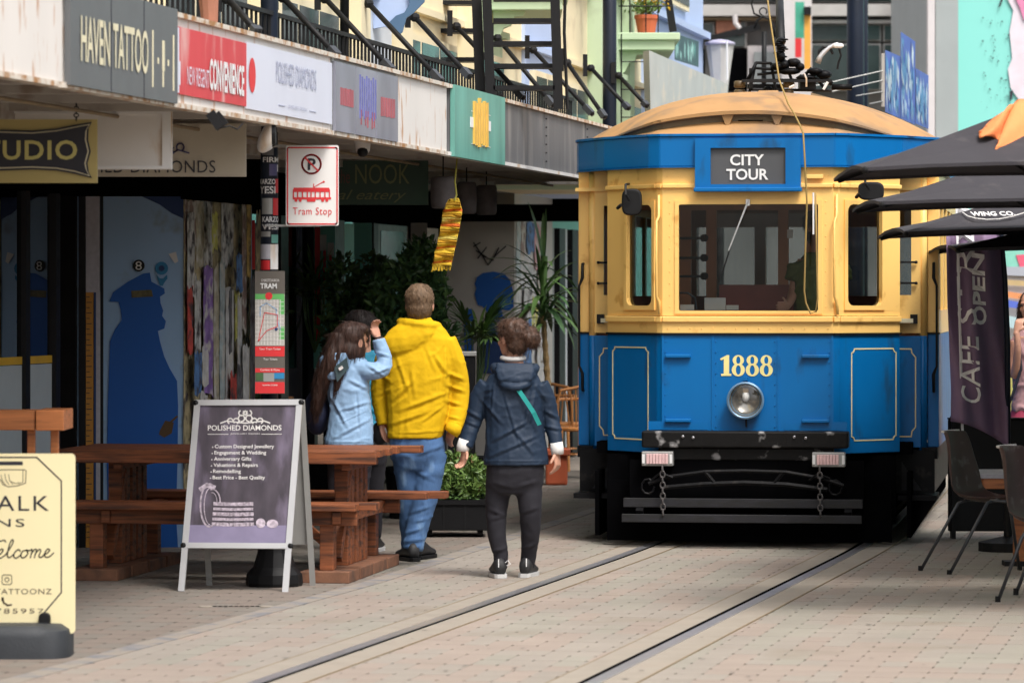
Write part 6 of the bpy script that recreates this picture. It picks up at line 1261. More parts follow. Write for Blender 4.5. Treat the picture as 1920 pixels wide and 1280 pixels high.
# ------------------------------------------------------------------ right side: umbrellas, banner, chairs, table
def umbrella(label, px, py, D, size, rise, seed):
    c = W(px, py, D); sy = 1.9; c = W(px, py, D + sy); c.y = D; cx, cy, z = c.x + size / 2, D + sy / 2, c.z; t = thing('cafe_umbrella', label, 'umbrella', (cx, cy, 0), 0, 'black market umbrellas along the cafe tables')
    r = random.Random(seed); m = MB(); P = []; n = 8; cs = [(-1, -1), (1, -1), (1, 1), (-1, 1)]; ap = Vector((cx, cy, z + rise)); edge = []
    for k in range(4):
        a, b = cs[k], cs[(k + 1) % 4]
        for i in range(n): f = i / n; sag = math.sin(math.pi * f) * .035; edge.append(Vector((cx + (a[0] + (b[0] - a[0]) * f) * size / 2 * (1 - sag * .3), cy + (a[1] + (b[1] - a[1]) * f) * sy / 2 * (1 - sag * .3), z + sag + r.uniform(-.004, .004))))
    rings = []
    for q in (0, .25, .5, .75, .97):
        rings.append([e.lerp(ap, q) - Vector((0, 0, .04 * math.sin(math.pi * q) * (1 if (i % n) else .0))) for i, e in enumerate(edge)])
    m.loft(rings, cap=False); N_ = len(edge); b = len(m.v); m.v += [tuple(e - Vector((0, 0, .018))) for e in edge]; m.f += [(b + i, b + (i + 1) % N_, (i + 1) % N_, i) for i in range(N_)]; m.m += [0] * N_
    can = obj('canopy', m, M['canvas'], t); s = can.modifiers.new('s', 'SOLIDIFY'); s.thickness = .004
    obj('pole', MB().tube([(cx, cy, 0), (cx, cy, z + rise + .02)], .024, 12), M['black'], t); obj('base', MB().lathe((cx, cy, 0), [(.28, 0), (.28, .05), (.05, .09), (.04, .3)], 16), M['black'], t)
    for a in cs: obj('rib', MB().beam((cx, cy, z + rise - .06), (cx + a[0] * size * .49, cy + a[1] * sy * .49, z - .02), .018, .018), M['black'], t); obj('strut', MB().beam((cx, cy, z - .25), (cx + a[0] * size * .25, cy + a[1] * sy * .25, z + rise * .45), .014, .014), M['black'], t)
    m = MB(); m.ball(c + Vector((.01, .01, -.015)), .02, 8, 6); obj('corner_cap', m, M['black'], t); return t, c, ap
u1, c1_, ap1 = umbrella('nearest and highest black umbrella with an orange cloth over it', 1563, 334, 20.6, 2.75, .52, 1)
umbrella('second black umbrella, its corner beside the tram mirror', 1598, 393, 22.9, 2.75, .45, 2)
u3, c3_, ap3 = umbrella('third black umbrella carrying a white curved logo', 1644, 443, 24.8, 2.7, .40, 3)
umbrella('lowest and farthest black umbrella above the flag banner', 1738, 472, 26.3, 2.6, .34, 4)
# logo on the third canopy's street face
def on3(x, y, lift): # along the front slope plane of umbrella three
    n = Vector((0, -(ap3.z - c3_.z), (ap3.y - c3_.y))); p0 = c3_; o = Vector((0, 0, H)); d = W(x, y, 1.0) - o; t_ = (p0 - o).dot(n) / d.dot(n); p = o + d * t_; return p + n.normalized() * (lift + .012)
m = MB(); m.line([(1805, 402), (1815, 409), (1830, 413), (1850, 415), (1875, 414), (1900, 409), (1925, 401), (1940, 396)], 2, lambda x, y, d: on3(x, y, d * 0 + .002), .002)
obj('logo_ring', m, M['paper'], u3); O = on3(1822, 410, .002); obj('logo_lettering', text(MB(), 'WING CO.', O, on3(1905, 409, .002) - O, on3(1818, 402, .002) - O, bold=.03), M['paper'], u3)
# orange cloth draped over the first umbrella's top
t = thing('orange_cloth', 'bright orange cloth draped over the peak of the nearest umbrella', 'cloth', ap1)
m = MB(); D = 20.9; P = [(1835, 246, 0), (1868, 222, .1), (1890, 200, .2), (1910, 188, .25), (1945, 196, .3), (1990, 220, .3)]; Q = [(1837, 258, 0), (1862, 256, 0), (1880, 272, -.03), (1862, 285, -.1), (1920, 286, -.08), (1990, 300, -.05)]; n = 12; rings = []
def smp(P, f): k = min(int(f * (len(P) - 1)), len(P) - 2); g = f * (len(P) - 1) - k; return [P[k][i] + (P[k + 1][i] - P[k][i]) * g for i in range(3)]
for j in range(9):
    row = []
    for i in range(25):
        f = i / 24; a, b = smp(P, f), smp(Q, f); g = j / 8; row.append(W(a[0] + (b[0] - a[0]) * g, a[1] + (b[1] - a[1]) * g + 2 * math.sin(i * 1.1 + j), D + a[2] + (b[2] - a[2]) * g + .04 * math.sin(f * 14 + j * .5)))
    rings.append(row)
m.loft(rings, closed=False, cap=False); o = obj('cloth', m, M['orange_cloth'], t, smooth=True); o.modifiers.new('s', 'SOLIDIFY').thickness = .008
# flag banner
D = 27.0; t = thing('flag_banner', 'tall dark purple feather flag with white handwritten cafe lettering', 'banner', W(1890, 900, D)); m = MB(); rows, cols = 26, 14
L_ = [(1774, 440), (1776, 560), (1780, 650), (1784, 730), (1783, 790)]; R_ = [(1880, 440), (1884, 560), (1888, 650), (1890, 740), (1891, 838)]
def flagD(u, v): return D + .05 * math.sin(u * 7 + v * 3) + .03 * math.sin(u * 16 - v * 5) - .06 * (1 - u)
def FL(u, v, lift=0):
    a, b = lerpp(L_, v), lerpp(R_, v); s = u; y = a[1] + (b[1] - a[1]) * (u ** 1.6 if v > .7 else u); return W(a[0] + (b[0] - a[0]) * s, y, flagD(u, v) - lift)
m.loft([[FL(i / cols, j / rows) for i in range(cols + 1)] for j in range(rows + 1)], closed=False, cap=False); o = obj('cloth', m, M['flag'], t, smooth=True); o.modifiers.new('s', 'SOLIDIFY').thickness = .003
obj('pole', MB().tube([W(1890, 860, D), W(1889, 640, D), W(1884, 520, D), W(1876, 420, D), W(1850, 340, D)], [.02, .02, .018, .014, .01], 10), M['navy_post'], t, smooth=True); c = W(1890, 0, D); obj('foot', MB().lathe((c.x, D, 0), [(.2, 0), (.2, .06), (.03, .1), (.025, H - (855 - HY) * D / F)], 14), M['black'], t)
def flag_text(body, u0, u1, vb, vt, bold=0.0):                  # reads upward: text x goes up the flag
    vs, fs = tmesh(body, bold, .08); mm = MB(); mm.add([FL(u1 + (u0 - u1) * b, vb + (vt - vb) * a, .022) for a, b in vs], fs); return mm
wp = pm('flag_white', (.86, .84, .88), .7); obj('lettering', flag_text('CAFE', .17, .52, .835, .44, .006), wp, t); obj('lettering', flag_text('STREET', .17, .50, .385, -.30, .006), wp, t); obj('lettering', flag_text('OPEN', .44, .67, .385, .07, .03), wp, t)
# black planter / wind barrier at the right
t = thing('wind_barrier', 'black cafe wind barrier behind the plastic chairs', 'barrier', W(1850, 905, 28.4)); a, b = W(1778, 905, 28.4), W(2050, 786, 28.4); obj('screen', MB().box(a.x, b.x, 28.4, 28.44, .05, b.z), M['black'], t, bevel=.01)
for x in (a.x + .02, b.x - .05): obj('upright', MB().box(x, x + .03, 28.36, 28.48, 0, b.z + .02), M['black'], t)
obj('top_edge', MB().box(a.x, b.x, 28.38, 28.46, b.z, b.z + .012), M['black'], t)
tag(obj('stone_column_base', MB().rect(1764, 590, 1783, 792, 31, .3), M['pale_strip']), 'pale grey column seen between the tram side and the flag banner', 'column')
def shell_chair(label, D, ox, oy, k=1.0, legs=()):
    # side view, facing right; picture points relative to (ox, oy)
    t = thing('shell_chair', label, 'chair', W(ox + 60, oy + 270 * k, D), 0, 'brown plastic shell chairs'); prof = [(0, 0), (3, 2), (10, 22), (14, 55), (20, 92), (32, 118), (52, 130), (85, 134), (125, 134), (165, 128)]
    hw_ = [.17, .19, .21, .215, .215, .21, .21, .21, .20, .18]; rings = []
    for (x, y), w_ in zip(prof, hw_):
        row = []
        for j in range(13):
            s_ = -1 + j / 6; cup = (abs(s_) ** 2.5) * (16 if y < 110 else 12); dxp = cup if y < 118 else cup * .3; dyp = -cup * .9 if y >= 92 else 0; lat = s_ * (17 + 12 * min(1, y / 110)); row.append(W(ox + (x + dxp + lat + 14 + (abs(s_) ** 3) * 3) * k, oy + (y + dyp - s_ * 2) * k, D + .21 + s_ * w_ * .75))
        rings.append(row)
    m = MB(); m.loft(rings, closed=False, cap=False); o = obj('seat_shell', m, M['shell'], t, smooth=True); s = o.modifiers.new('s', 'SOLIDIFY'); s.thickness = .008; ss = o.modifiers.new('ss', 'SUBSURF'); ss.levels = 1; ss.render_levels = 1
    m = MB(); m.tube([rings[0][j] for j in range(1, 12)], .007, 8); obj('rim', m, M['paper'], t, smooth=True)
    for L in legs: obj('leg', MB().tube([W(x, y, d) for x, y, d in L], .0105, 8), M['wire_grey'], t, smooth=True); x, y, d = L[-1]; obj('foot', MB().lathe(W(x, y, d), [(.016, -.008), (.015, .03)], 8), M['black'], t)
    return t
D = 24.9
shell_chair('brown shell chair with scratched back, nearer the tram', D, 1758, 808, 1.0, [[(1900, 940, 25.2), (1815, 936, 25.1), (1797, 943, 25.05), (1726, 1069, 25.05)], [(1870, 937, 24.9), (1852, 941, 24.75), (1780, 1077, 24.7)], [(1856, 938, 24.8), (1890, 940, 24.8), (1896, 965, 24.8), (1912, 1070, 25.1)]])
shell_chair('nearest brown shell chair cut off by the picture edge', 22.6, 1860, 836, 1.12, [[(1990, 975, 22.6), (1945, 960, 22.5), (1915, 1010, 22.45), (1871, 1127, 22.45)], [(1990, 975, 23), (1960, 965, 22.9), (1925, 1060, 22.9), (1905, 1112, 22.9)]])
# scratches / emblem on the chair back
t = thing('cafe_table', 'square wooden cafe table with grey top between the shell chairs', 'table', W(1900, 1075, 25.6)); D = 25.3
a, b = W(1838, 897, D), W(2020, 888, D); obj('table_top', MB().box(a.x, b.x, D, D + .7, a.z, b.z), M['pale_strip'], t, bevel=.004); obj('apron', MB().box(a.x + .02, b.x - .02, D + .01, D + .66, a.z - .065, a.z), M['timber_light'], t, bevel=.004)
c = W(1912, 0, D + .2); obj('leg', MB().box(c.x - .035, c.x + .035, D + .2, D + .27, .02, a.z - .06), M['timber_light'], t, bevel=.004); obj('foot', MB().box(c.x - .1, c.x + .3, D + .15, D + .32, 0, .03), M['black'], t)
# ------------------------------------------------------------------ people
def merge(mb, vox, it=4, sub=None):
    """weld overlapping closed shapes into one continuous skin"""
    me = bpy.data.meshes.new('tmp'); me.from_pydata(mb.v, [], mb.f); me.update(); o = link(bpy.data.objects.new('tmp', me))
    m = o.modifiers.new('r', 'REMESH'); m.mode = 'VOXEL'; m.voxel_size = vox
    s = o.modifiers.new('s', 'SMOOTH'); s.iterations = it; s.factor = .5
    bpy.context.view_layer.update(); out = bpy.data.meshes.new_from_object(o.evaluated_get(bpy.context.evaluated_depsgraph_get())); bpy.data.objects.remove(o); bpy.data.meshes.remove(me)
    r = MB(); r.v = [tuple(v.co) for v in out.vertices]; r.f = [tuple(p.vertices) for p in out.polygons]; r.m = [0] * len(r.f); r.n = [v.normal.copy() for v in out.vertices]; bpy.data.meshes.remove(out); return r
def wrinkle(mb, fn):
    mb.v = [tuple(Vector(v) + n * fn(Vector(v), n)) for v, n in zip(mb.v, mb.n)]; return mb
def ell(c, a, b, n=18, tilt=0, p=2.3):
    return [Vector((c[0] + a * math.copysign(abs(math.cos(t)) ** (2 / p), math.cos(t)) * math.cos(tilt) - b * math.copysign(abs(math.sin(t)) ** (2 / p), math.sin(t)) * math.sin(tilt),
                    c[1] + a * math.copysign(abs(math.cos(t)) ** (2 / p), math.cos(t)) * math.sin(tilt) + b * math.copysign(abs(math.sin(t)) ** (2 / p), math.sin(t)) * math.cos(tilt), c[2])) for t in [2 * math.pi * k / n for k in range(n)]]
def ridged(p, s): return 1 - abs(noise.noise(p * s)) * 2
def smooth_tube(mb, pts, rad, n=12, sub=4):
    pts = [Vector(p) for p in pts]; P, Q = [], []; N_ = len(pts)
    for i in range(N_ - 1):
        p0, p1, p2, p3 = pts[max(i - 1, 0)], pts[i], pts[i + 1], pts[min(i + 2, N_ - 1)]
        for t_ in range(sub):
            t = t_ / sub; P.append(.5 * ((2 * p1) + (p2 - p0) * t + (2 * p0 - 5 * p1 + 4 * p2 - p3) * t * t + (-p0 + 3 * p1 - 3 * p2 + p3) * t ** 3)); Q.append(rad[i] + (rad[i + 1] - rad[i]) * t)
    P.append(pts[-1]); Q.append(rad[-1]); return mb.tube(P, Q, n)
def hand(mb, wrist, d, side, curl=.6, k=1.0):
    """palm and five fingers; d points from the wrist to the knuckles, side towards the thumb"""
    wrist, d, side = Vector(wrist), Vector(d).normalized(), Vector(side); side = (side - d * side.dot(d)).normalized(); pal = d.cross(side).normalized()
    kn = wrist + d * .085 * k
    mb.loft([[wrist + d * f * k + side * (math.cos(t) * w_ * k) + pal * (math.sin(t) * h_ * k) for t in [2 * math.pi * j / 10 for j in range(10)]] for f, w_, h_ in ((-.03, .024, .019), (0, .026, .018), (.03, .036, .017), (.065, .041, .015), (.09, .038, .012))])
    for i, (o_, L) in enumerate(((.030, .070), (.010, .080), (-.010, .074), (-.029, .058))):
        b = kn + side * o_ * k; c_ = curl * (1 + .12 * i); p = [b - d * .02 * k, b]; v = d.copy()
        for j in range(3):
            ang = c_ * (.6, .8, .6)[j]; v = (v * math.cos(ang) + pal * math.sin(ang)).normalized(); p.append(p[-1] + v * L * k * (.45, .30, .25)[j])
        mb.tube(p, [.0095 * k, .0095 * k, .0088 * k, .008 * k, .0065 * k], 8)
    t0 = wrist + d * .025 * k + side * .03 * k; v = (d * .7 + side * .7).normalized(); p = [t0 - side * .01, t0]
    for j in range(2): v = (v * math.cos(.35 * curl) + (d * .5 + pal * .6) * math.sin(.45 * curl)).normalized(); p.append(p[-1] + v * .032 * k)
    mb.tube(p, [.013 * k, .0125 * k, .011 * k, .008 * k], 8); return mb
def head(mb, c, yaw, k=1.0, pitch=0):
    """skull, jaw, nose, ears, brow, lips; the face looks along yaw (0 = away from the camera)"""
    f = Vector((math.sin(yaw), math.cos(yaw), 0)); s = Vector((f.y, -f.x, 0)); u = Vector((0, 0, 1)); c = Vector(c)
    def E(o_, r, n=14, m_=10):
        q = c + (f * o_[0] + s * o_[1] + u * o_[2]) * k; rings = []
        for j in range(1, m_):
            ph = math.pi * j / m_; rings.append([q + (f * (r[0] * math.sin(ph) * math.cos(2 * math.pi * t / n)) + s * (r[1] * math.sin(ph) * math.sin(2 * math.pi * t / n)) - u * (r[2] * math.cos(ph))) * k for t in range(n)])
        mb.loft(rings)
    E((-.008, 0, .02), (.098, .076, .095)); E((.028, 0, -.045), (.062, .056, .072)); E((.05, 0, -.085), (.036, .032, .026)); E((.088, 0, -.018), (.022, .012, .022)); E((.10, 0, -.028), (.012, .011, .010)); E((.078, 0, .018), (.016, .05, .012)); E((.083, 0, -.058), (.013, .022, .006)); E((.082, 0, -.068), (.012, .019, .006))
    for q in (-1, 1): E((-.006, q * .078, -.012), (.020, .008, .031)); E((.066, q * .030, .0), (.012, .013, .009)); E((.055, q * .038, -.03), (.025, .022, .022))
    return f, s
def eyes(t, c, yaw, k=1.0):
    f = Vector((math.sin(yaw), math.cos(yaw), 0)); s = Vector((f.y, -f.x, 0)); c = Vector(c); m = MB()
    for q in (-1, 1): m.ball(c + (f * .078 + s * q * .030) * k, .009 * k, 8, 6)
    obj('eyes', m, M['ink'], t)
def hairmesh(c, yaw, k, sections, name, mat, t, amp=.006, sc=40, stz=.35, vox=.008, extra=None):
    mb = MB(); f = Vector((math.sin(yaw), math.cos(yaw), 0)); s = Vector((f.y, -f.x, 0)); u = Vector((0, 0, 1)); c = Vector(c)
    for o_, r in sections:
        q = c + (f * o_[0] + s * o_[1] + u * o_[2]) * k; rings = []; n = 16
        for j in range(1, 12):
            ph = math.pi * j / 12; rings.append([q + (f * (r[0] * math.sin(ph) * math.cos(2 * math.pi * a / n)) + s * (r[1] * math.sin(ph) * math.sin(2 * math.pi * a / n)) - u * (r[2] * math.cos(ph))) * k for a in range(n)])
        mb.loft(rings)
    if extra: extra(mb)
    r = merge(mb, vox, 3); wrinkle(r, lambda p, n_: amp * (noise.noise(Vector((p.x * sc, p.y * sc, p.z * sc * stz))) + .5 * noise.noise(Vector((p.x * sc * 2.3, p.y * sc * 2.3, p.z * sc * stz * 2)))))
    sr = random.Random(len(r.v)); sm = MB(); curly = stz > .6
    for _ in range(1500):
        k = sr.randrange(len(r.v)); p = Vector(r.v[k]); n_ = r.n[k]; dn = Vector((0, 0, -1)) + f * -.15; d = (dn - n_ * dn.dot(n_)); 
        if d.length < .1: d = Vector((sr.gauss(0, 1), sr.gauss(0, 1), 0))
        d.normalize(); P_ = [p + n_ * -.002]; L_ = .04 if curly else (.022 if sc > 50 else .07)
        for i in range(5): d = (d + Vector((sr.gauss(0, 1), sr.gauss(0, 1), sr.gauss(0, 1))) * (.5 if curly else .10) + Vector((0, 0, -.12))).normalized(); P_.append(P_[-1] + d * L_ / 5 + n_ * (.0022 if i < 2 else .0004))
        sm.tube(P_, [.0013, .0013, .0012, .001, .0008, .0004], 3, cap=False)
    so = obj('hair_strands', sm, mat, t, smooth=True); so['kind'] = 'stuff'
    return obj(name, r, mat, t, smooth=True)
def shoe(mb, ms, ank, yaw, L=.27):
    f = Vector((math.sin(yaw), math.cos(yaw), 0)); s = Vector((f.y, -f.x, 0)); a = Vector((ank[0], ank[1], 0)); P = []
    for g, w_, h_ in ((-.08, .030, .07), (-.06, .038, .105), (0.0, .042, .11), (.05, .044, .085), (.10, .048, .06), (.15, .045, .05), (.18, .034, .042), (.195, .018, .03)):
        P.append([a + f * g * L / .27 + s * w_ * math.cos(t) + Vector((0, 0, .018 + h_ * (.5 + .5 * math.sin(t)) * (1 if math.sin(t) > -.2 else .9))) for t in [2 * math.pi * j / 14 for j in range(14)]])
    mb.loft(P); Q = []
    for g, w_ in ((-.095, .022), (-.08, .038), (0, .045), (.1, .052), (.16, .047), (.195, .030), (.207, .014)):
        Q.append([a + f * g * L / .27 + s * w_ * x + Vector((0, 0, z)) for x, z in ((-1, .002), (1, .002), (1.0, .026), (-1.0, .026))])
    ms.loft(Q)
def trousers(hips, legs, mat, t, hem_w, top=.0, name='trousers', amp=.010, vox=.011, seed=0, folds=(), fD=25):
    ff = foldfn(folds, fD)
    """hips: (centre, a, b) sections from waist to crotch; legs: list of (points, radii)"""
    mb = MB(); mb.loft([ell(c, a, b) for c, a, b in hips])
    for pts, rad in legs: smooth_tube(mb, [Vector(p) for p in pts], rad, 14)
    r = merge(mb, vox, 5)
    def fn(p, n):
        w_ = max(0, ridged(p + Vector((seed, 0, 0)), 9) - .55) + .5 * max(0, noise.noise(Vector((p.x * 8, p.y * 8, p.z * 22 + seed)))); return ff(p) + amp * w_ * (1.2 if p.z < .35 or .75 > p.z > .55 else .6)
    return obj(name, wrinkle(r, fn), mat, t, smooth=True)
def foldfn(folds, D):
    S_ = []
    for (x0, y0), (x1, y1), w_, h_ in folds: a, b = W(x0, y0, D - .1), W(x1, y1, D - .1); S_.append((a.x, a.z, b.x, b.z, w_ * .72 * D / F, h_ * 1.1))
    def fn(p):
        if p.y > D + .03: return 0
        r = 0
        for ax, az, bx, bz, w_, h_ in S_:
            dx, dz = bx - ax, bz - az; L2 = dx * dx + dz * dz; t_ = max(0, min(1, ((p.x - ax) * dx + (p.z - az) * dz) / L2)); ex, ez = p.x - ax - dx * t_, p.z - az - dz * t_; d = math.hypot(ex, ez) / w_
            if d < 3: sd = (ex * dz - ez * dx) / math.sqrt(L2) / w_; r += h_ * math.sin(math.pi * (t_ * .8 + .1)) * (math.exp(-d * d) - .6 * math.exp(-(sd - 1.3) ** 2 - max(0, d - 2)) )
        return r
    return fn
def jacket(torso, arms, mat, t, amp=.012, vox=.010, seed=0, name='jacket', hood=None, dirv=(7, 7, 9), folds=(), fD=25):
    ff = foldfn(folds, fD)
    mb = MB(); mb.loft([ell(*q) for q in torso])
    for pts, rad in arms: smooth_tube(mb, [Vector(p) for p in pts], rad, 14)
    if hood: hood(mb)
    r = merge(mb, vox * (.72 if folds else 1), 4)
    def fn(p, n):
        q = Vector((p.x * dirv[0] + p.z * 3.2, p.y * dirv[1], p.z * dirv[2] - p.x * 3)) + Vector((seed, seed * .7, 0)); a = ridged(q, 1.0); b = ridged(q * 2.1 + Vector((5, 1, 2)), 1.0)
        c_ = ridged(Vector((p.x * 5 - p.z * 7 + seed, p.y * 6, p.z * 5 + p.x * 4)), 1.0); return ff(p) + (amp if not folds else amp * .45) * (max(0, a - .62) * 3.2 + 1.6 * max(0, c_ - .7) + .8 * max(0, b - .62) - .2) + .004 * noise.noise(p * 5) + .0008 * noise.noise(p * 60)
    return obj(name, wrinkle(r, fn), mat, t, smooth=True)

# --- woman in the navy jacket
D = 24.4; q = D / F; P = lambda x, y, d=0.0: W(x, y, D + d)
t = thing('person', 'person in navy rain jacket with teal strap, curly hair in a bun', 'person', G(962, 1083))
hc = P(960, 634, .0); yw = R(-42); b = MB(); head(b, hc, yw, .98)
b.loft([ell(P(964, y), w_ * q, .055, 12) for y, w_ in ((690, 20), (675, 17), (655, 16))]); b.loft([ell(P(962, y), w_ * q, d, 14) for y, w_, d in ((700, 40, .07), (760, 42, .09), (860, 42, .09), (890, 46, .09))])
Lw, Rw = P(872, 838, -.02), P(1043, 843, -.02)
smooth_tube(b, [P(918, 735), P(890, 778, .02), Lw], [.03, .028, .024], 10); smooth_tube(b, [P(1006, 735), P(1030, 780, .03), Rw], [.03, .028, .024], 10)
hand(b, Lw + Vector((0, 0, -.01)), (-.15, -.1, -1), (.5, -.8, 0), .75, .92); hand(b, Rw + Vector((0, 0, -.01)), (.1, -.1, -1), (-.4, -.8, 0), .8, .98)
for x0, x1, x2, dd in ((938, 931, 937, 0), (991, 994, 989, .05)): smooth_tube(b, [P(x0, 890), P(x1, 970, dd * .3), P(x2, 1040, dd * .8), P(x2, 1070, dd)], [.05, .034, .025, .022], 10)
obj('body', merge(b, .0052, 2), M['skin'], t, smooth=True); eyes(t, hc, yw, .98)
hairmesh(hc, yw, 1.02, [((-.022, 0, .034), (.098, .086, .090)), ((-.05, 0, -.02), (.058, .072, .080)), ((-.125, .05, -.005), (.048, .052, .05)), ((-.11, .05, .035), (.04, .045, .035)), ((.02, 0, .075), (.07, .07, .04))], 'hair', M['hair_curly'], t, amp=.008, sc=40, stz=.9)
def hood_n(mb):
    for k in range(3):
        n = 14; pts = [Vector((P(966, 0).x + (.125 - .012 * k) * math.cos(a), D + .01 - .105 * math.sin(a) - .02 * k * 1.0, P(0, 689 + 9 * k).z - .028 * (math.sin(a) > 0) * math.sin(a) * (1 + k * .6))) for a in [math.pi * 2 * i / n for i in range(n + 1)]]; mb.tube(pts, [.030 - .003 * k] * (n + 1), 8)
    mb.loft([[P(966, y).lerp(P(966, y), 0) + Vector((w_ * q * math.cos(a), -.10 + dy + .02 * math.sin(a), 0)) for a in [2 * math.pi * i / 12 for i in range(12)]] for y, w_, dy in ((680, 36, .03), (695, 38, 0), (710, 34, -.015), (722, 24, .0), (730, 10, .02))])
tors = [(P(964, 690), 30 * q, .075), (P(963, 704), 46 * q, .09), (P(962, 722), 56 * q, .105), (P(962, 760), 55 * q, .12), (P(965, 800), 54 * q, .12), (P(967, 840), 59 * q, .135), (P(968, 866), 62 * q, .145), (P(968, 871), 62 * q, .145)]
arms = [([P(915, 722, .01), P(899, 745, .02), P(890, 785, .02), P(880, 815, 0), P(873, 838, -.02)], [.066, .060, .052, .046, .042]), ([P(1010, 722, .01), P(1022, 745, .02), P(1033, 785, .03), P(1040, 815, 0), P(1043, 836, -.02)], [.066, .060, .051, .045, .041])]
jk = jacket(tors, arms, M['navy_jacket'], t, .005, .0095, 1.3, hood=hood_n, fD=24.4, folds=[((902, 748), (940, 792), 5, .008), ((925, 826), (992, 788), 5, .009), ((918, 856), (1004, 818), 5, .008), ((926, 722), (922, 785), 4, .006), ((1003, 735), (990, 800), 5, .008), ((946, 740), (975, 835), 4, .006), ((905, 864), (1030, 864), 2, .004), ((878, 772), (904, 786), 5, .009), ((876, 792), (898, 800), 4, .007), ((1022, 770), (1048, 786), 5, .009), ((1024, 800), (1050, 806), 4, .007), ((905, 735), (925, 728), 5, .006), ((960, 800), (1000, 850), 5, .007), ((1006, 725), (1024, 750), 5, .007), ((912, 790), (915, 850), 5, .006)])
trousers([(P(965, 850), 50 * q, .12), (P(966, 880), 55 * q, .13), (P(965, 905), 54 * q, .125), (P(964, 925), 46 * q, .10)], [([P(938, 895), P(931, 950, .01), P(932, 1000), P(939, 1040), P(938, 1066, .0)], [.090, .070, .056, .047, .043]), ([P(990, 895), P(994, 950, -.03), P(995, 1000, .0), P(991, 1040, .05), P(989, 1064, .07)], [.090, .072, .058, .048, .043])], M['dark_trousers'], t, 0, seed=2, amp=.006, fD=24.4, folds=[((918, 955), (946, 968), 4, .008), ((918, 975), (944, 968), 4, .007), ((926, 1035), (950, 1028), 4, .008), ((978, 962), (1008, 952), 4, .008), ((980, 1030), (1002, 1022), 4, .008), ((930, 1050), (948, 1047), 3, .007), ((925, 905), (965, 915), 5, .006), ((1008, 900), (970, 912), 5, .006)])
obj('collar', (lambda mm: (mm.tube([Vector((P(962, 0).x + .066 * math.cos(a), D + .005 + .062 * math.sin(a), P(0, 671).z + .006 * math.sin(a))) for a in [2 * math.pi * i / 16 for i in range(17)]], .016, 8), mm)[1])(MB()), M['white_cloth'], t, smooth=True)
for w_, (dx, n0) in ((Lw, (-.012, 0)), (Rw, (.006, 0))): m = MB(); m.tube([w_ + Vector((dx * -.2, 0, .045)), w_ + Vector((dx, 0, .0)), w_ + Vector((dx * 1.4, -.004, -.028))], [.040, .041, .037], 12); obj('cuff', m, M['white_cloth'], t, smooth=True)
m = MB(); pts = [P(966, 722, -.128), P(980, 742, -.138), P(1000, 772, -.142), P(1011, 795, -.118)]
for a, c_ in zip(pts[:-1], pts[1:]): m.beam(a, c_ + (c_ - a) * .05, .026, .006, up=(0, 1, .2)) 
obj('bag_strap', m, M['teal_strap'], t); m, ms = MB(), MB(); shoe(m, ms, P(936, 1066, -.0), R(-8), .25); shoe(m, ms, P(988, 1066, .06), R(12), .25); obj('shoes', m, M['shoe'], t, smooth=True); obj('soles', ms, M['shoe_sole'], t)
m = MB(); m.tube([P(945, 1056, -.05), P(953, 1050, -.06), P(957, 1057, -.06), P(950, 1060, -.05)], .003, 5); m.box(P(987, 0).x - .003, P(987, 0).x + .003, D - .035, D - .03, .07, .12); m.box(P(935, 0).x - .003, P(935, 0).x + .003, D - .095, D - .09, .07, .12); obj('laces', m, M['white'], t)

# --- man in the yellow jacket
D = 26.0; q = D / F
t = thing('person', 'person with short fair hair in bright yellow hooded jacket and blue jeans, seen from behind', 'person', G(783, 1050))
hc = P(787, 570); b = MB(); yw = R(4); head(b, hc, yw, 1.10); b.loft([ell(P(787, y), w_ * q, .06, 12) for y, w_ in ((625, 24), (608, 19), (590, 18), (575, 18))]); b.loft([ell(P(785, y), w_ * q, .1, 14) for y, w_ in ((640, 50), (720, 46), (820, 44), (845, 46))])
Rw, Lw = P(853, 800, -.05), P(716, 792, .03); smooth_tube(b, [P(832, 655), P(858, 725, .04), Rw], [.035, .03, .026], 10); smooth_tube(b, [P(740, 655), P(716, 725, .04), Lw], [.035, .03, .026], 10); hand(b, Rw, (-.5, .4, -1), (-.5, .6, 0), .5); hand(b, Lw, (.3, .2, -1), (.6, .6, 0), .5)
for x0, x1, x2, dd in ((763, 769, 771, .09), (808, 797, 775, -.04)): smooth_tube(b, [P(x0, 850), P(x1, 935, dd * .3), P((x1 + x2) / 2 + (2 if dd > 0 else 1), 985, dd * .6), P(x2, 1030, dd)], [.055, .036, .026, .024], 10)
obj('body', merge(b, .0055, 2), M['skin'], t, smooth=True); eyes(t, hc, yw, 1.10)
hairmesh(hc, yw, 1.10, [((-.024, 0, .034), (.096, .085, .090)), ((-.045, 0, -.015), (.068, .078, .085)), ((.02, 0, .075), (.078, .072, .046)), ((-.035, 0, -.05), (.058, .066, .045))], 'hair', M['hair_fair'], t, amp=.004, sc=60, stz=.4)
def hood_y(mb):
    mb.loft([[P(765 + sx, y) + Vector((w_ * q * math.cos(a) , -.09 + dy + .055 * math.sin(a), .02 * math.cos(a))) for a in [2 * math.pi * i / 14 for i in range(14)]] for y, w_, dy, sx in ((600, 30, .05, 14), (614, 44, .02, 8), (630, 49, 0, 2), (645, 44, -.005, -2), (657, 34, .0, -6), (667, 16, .03, -8))])
    for k in range(2): n = 14; mb.tube([Vector((P(786, 0).x + (.12 - .01 * k) * math.cos(a), D - .105 * math.sin(a), P(0, 608 + 12 * k).z + .012 * math.cos(a) * -1)) for a in [math.pi * 2 * i / n for i in range(n + 1)]], .03, 8)
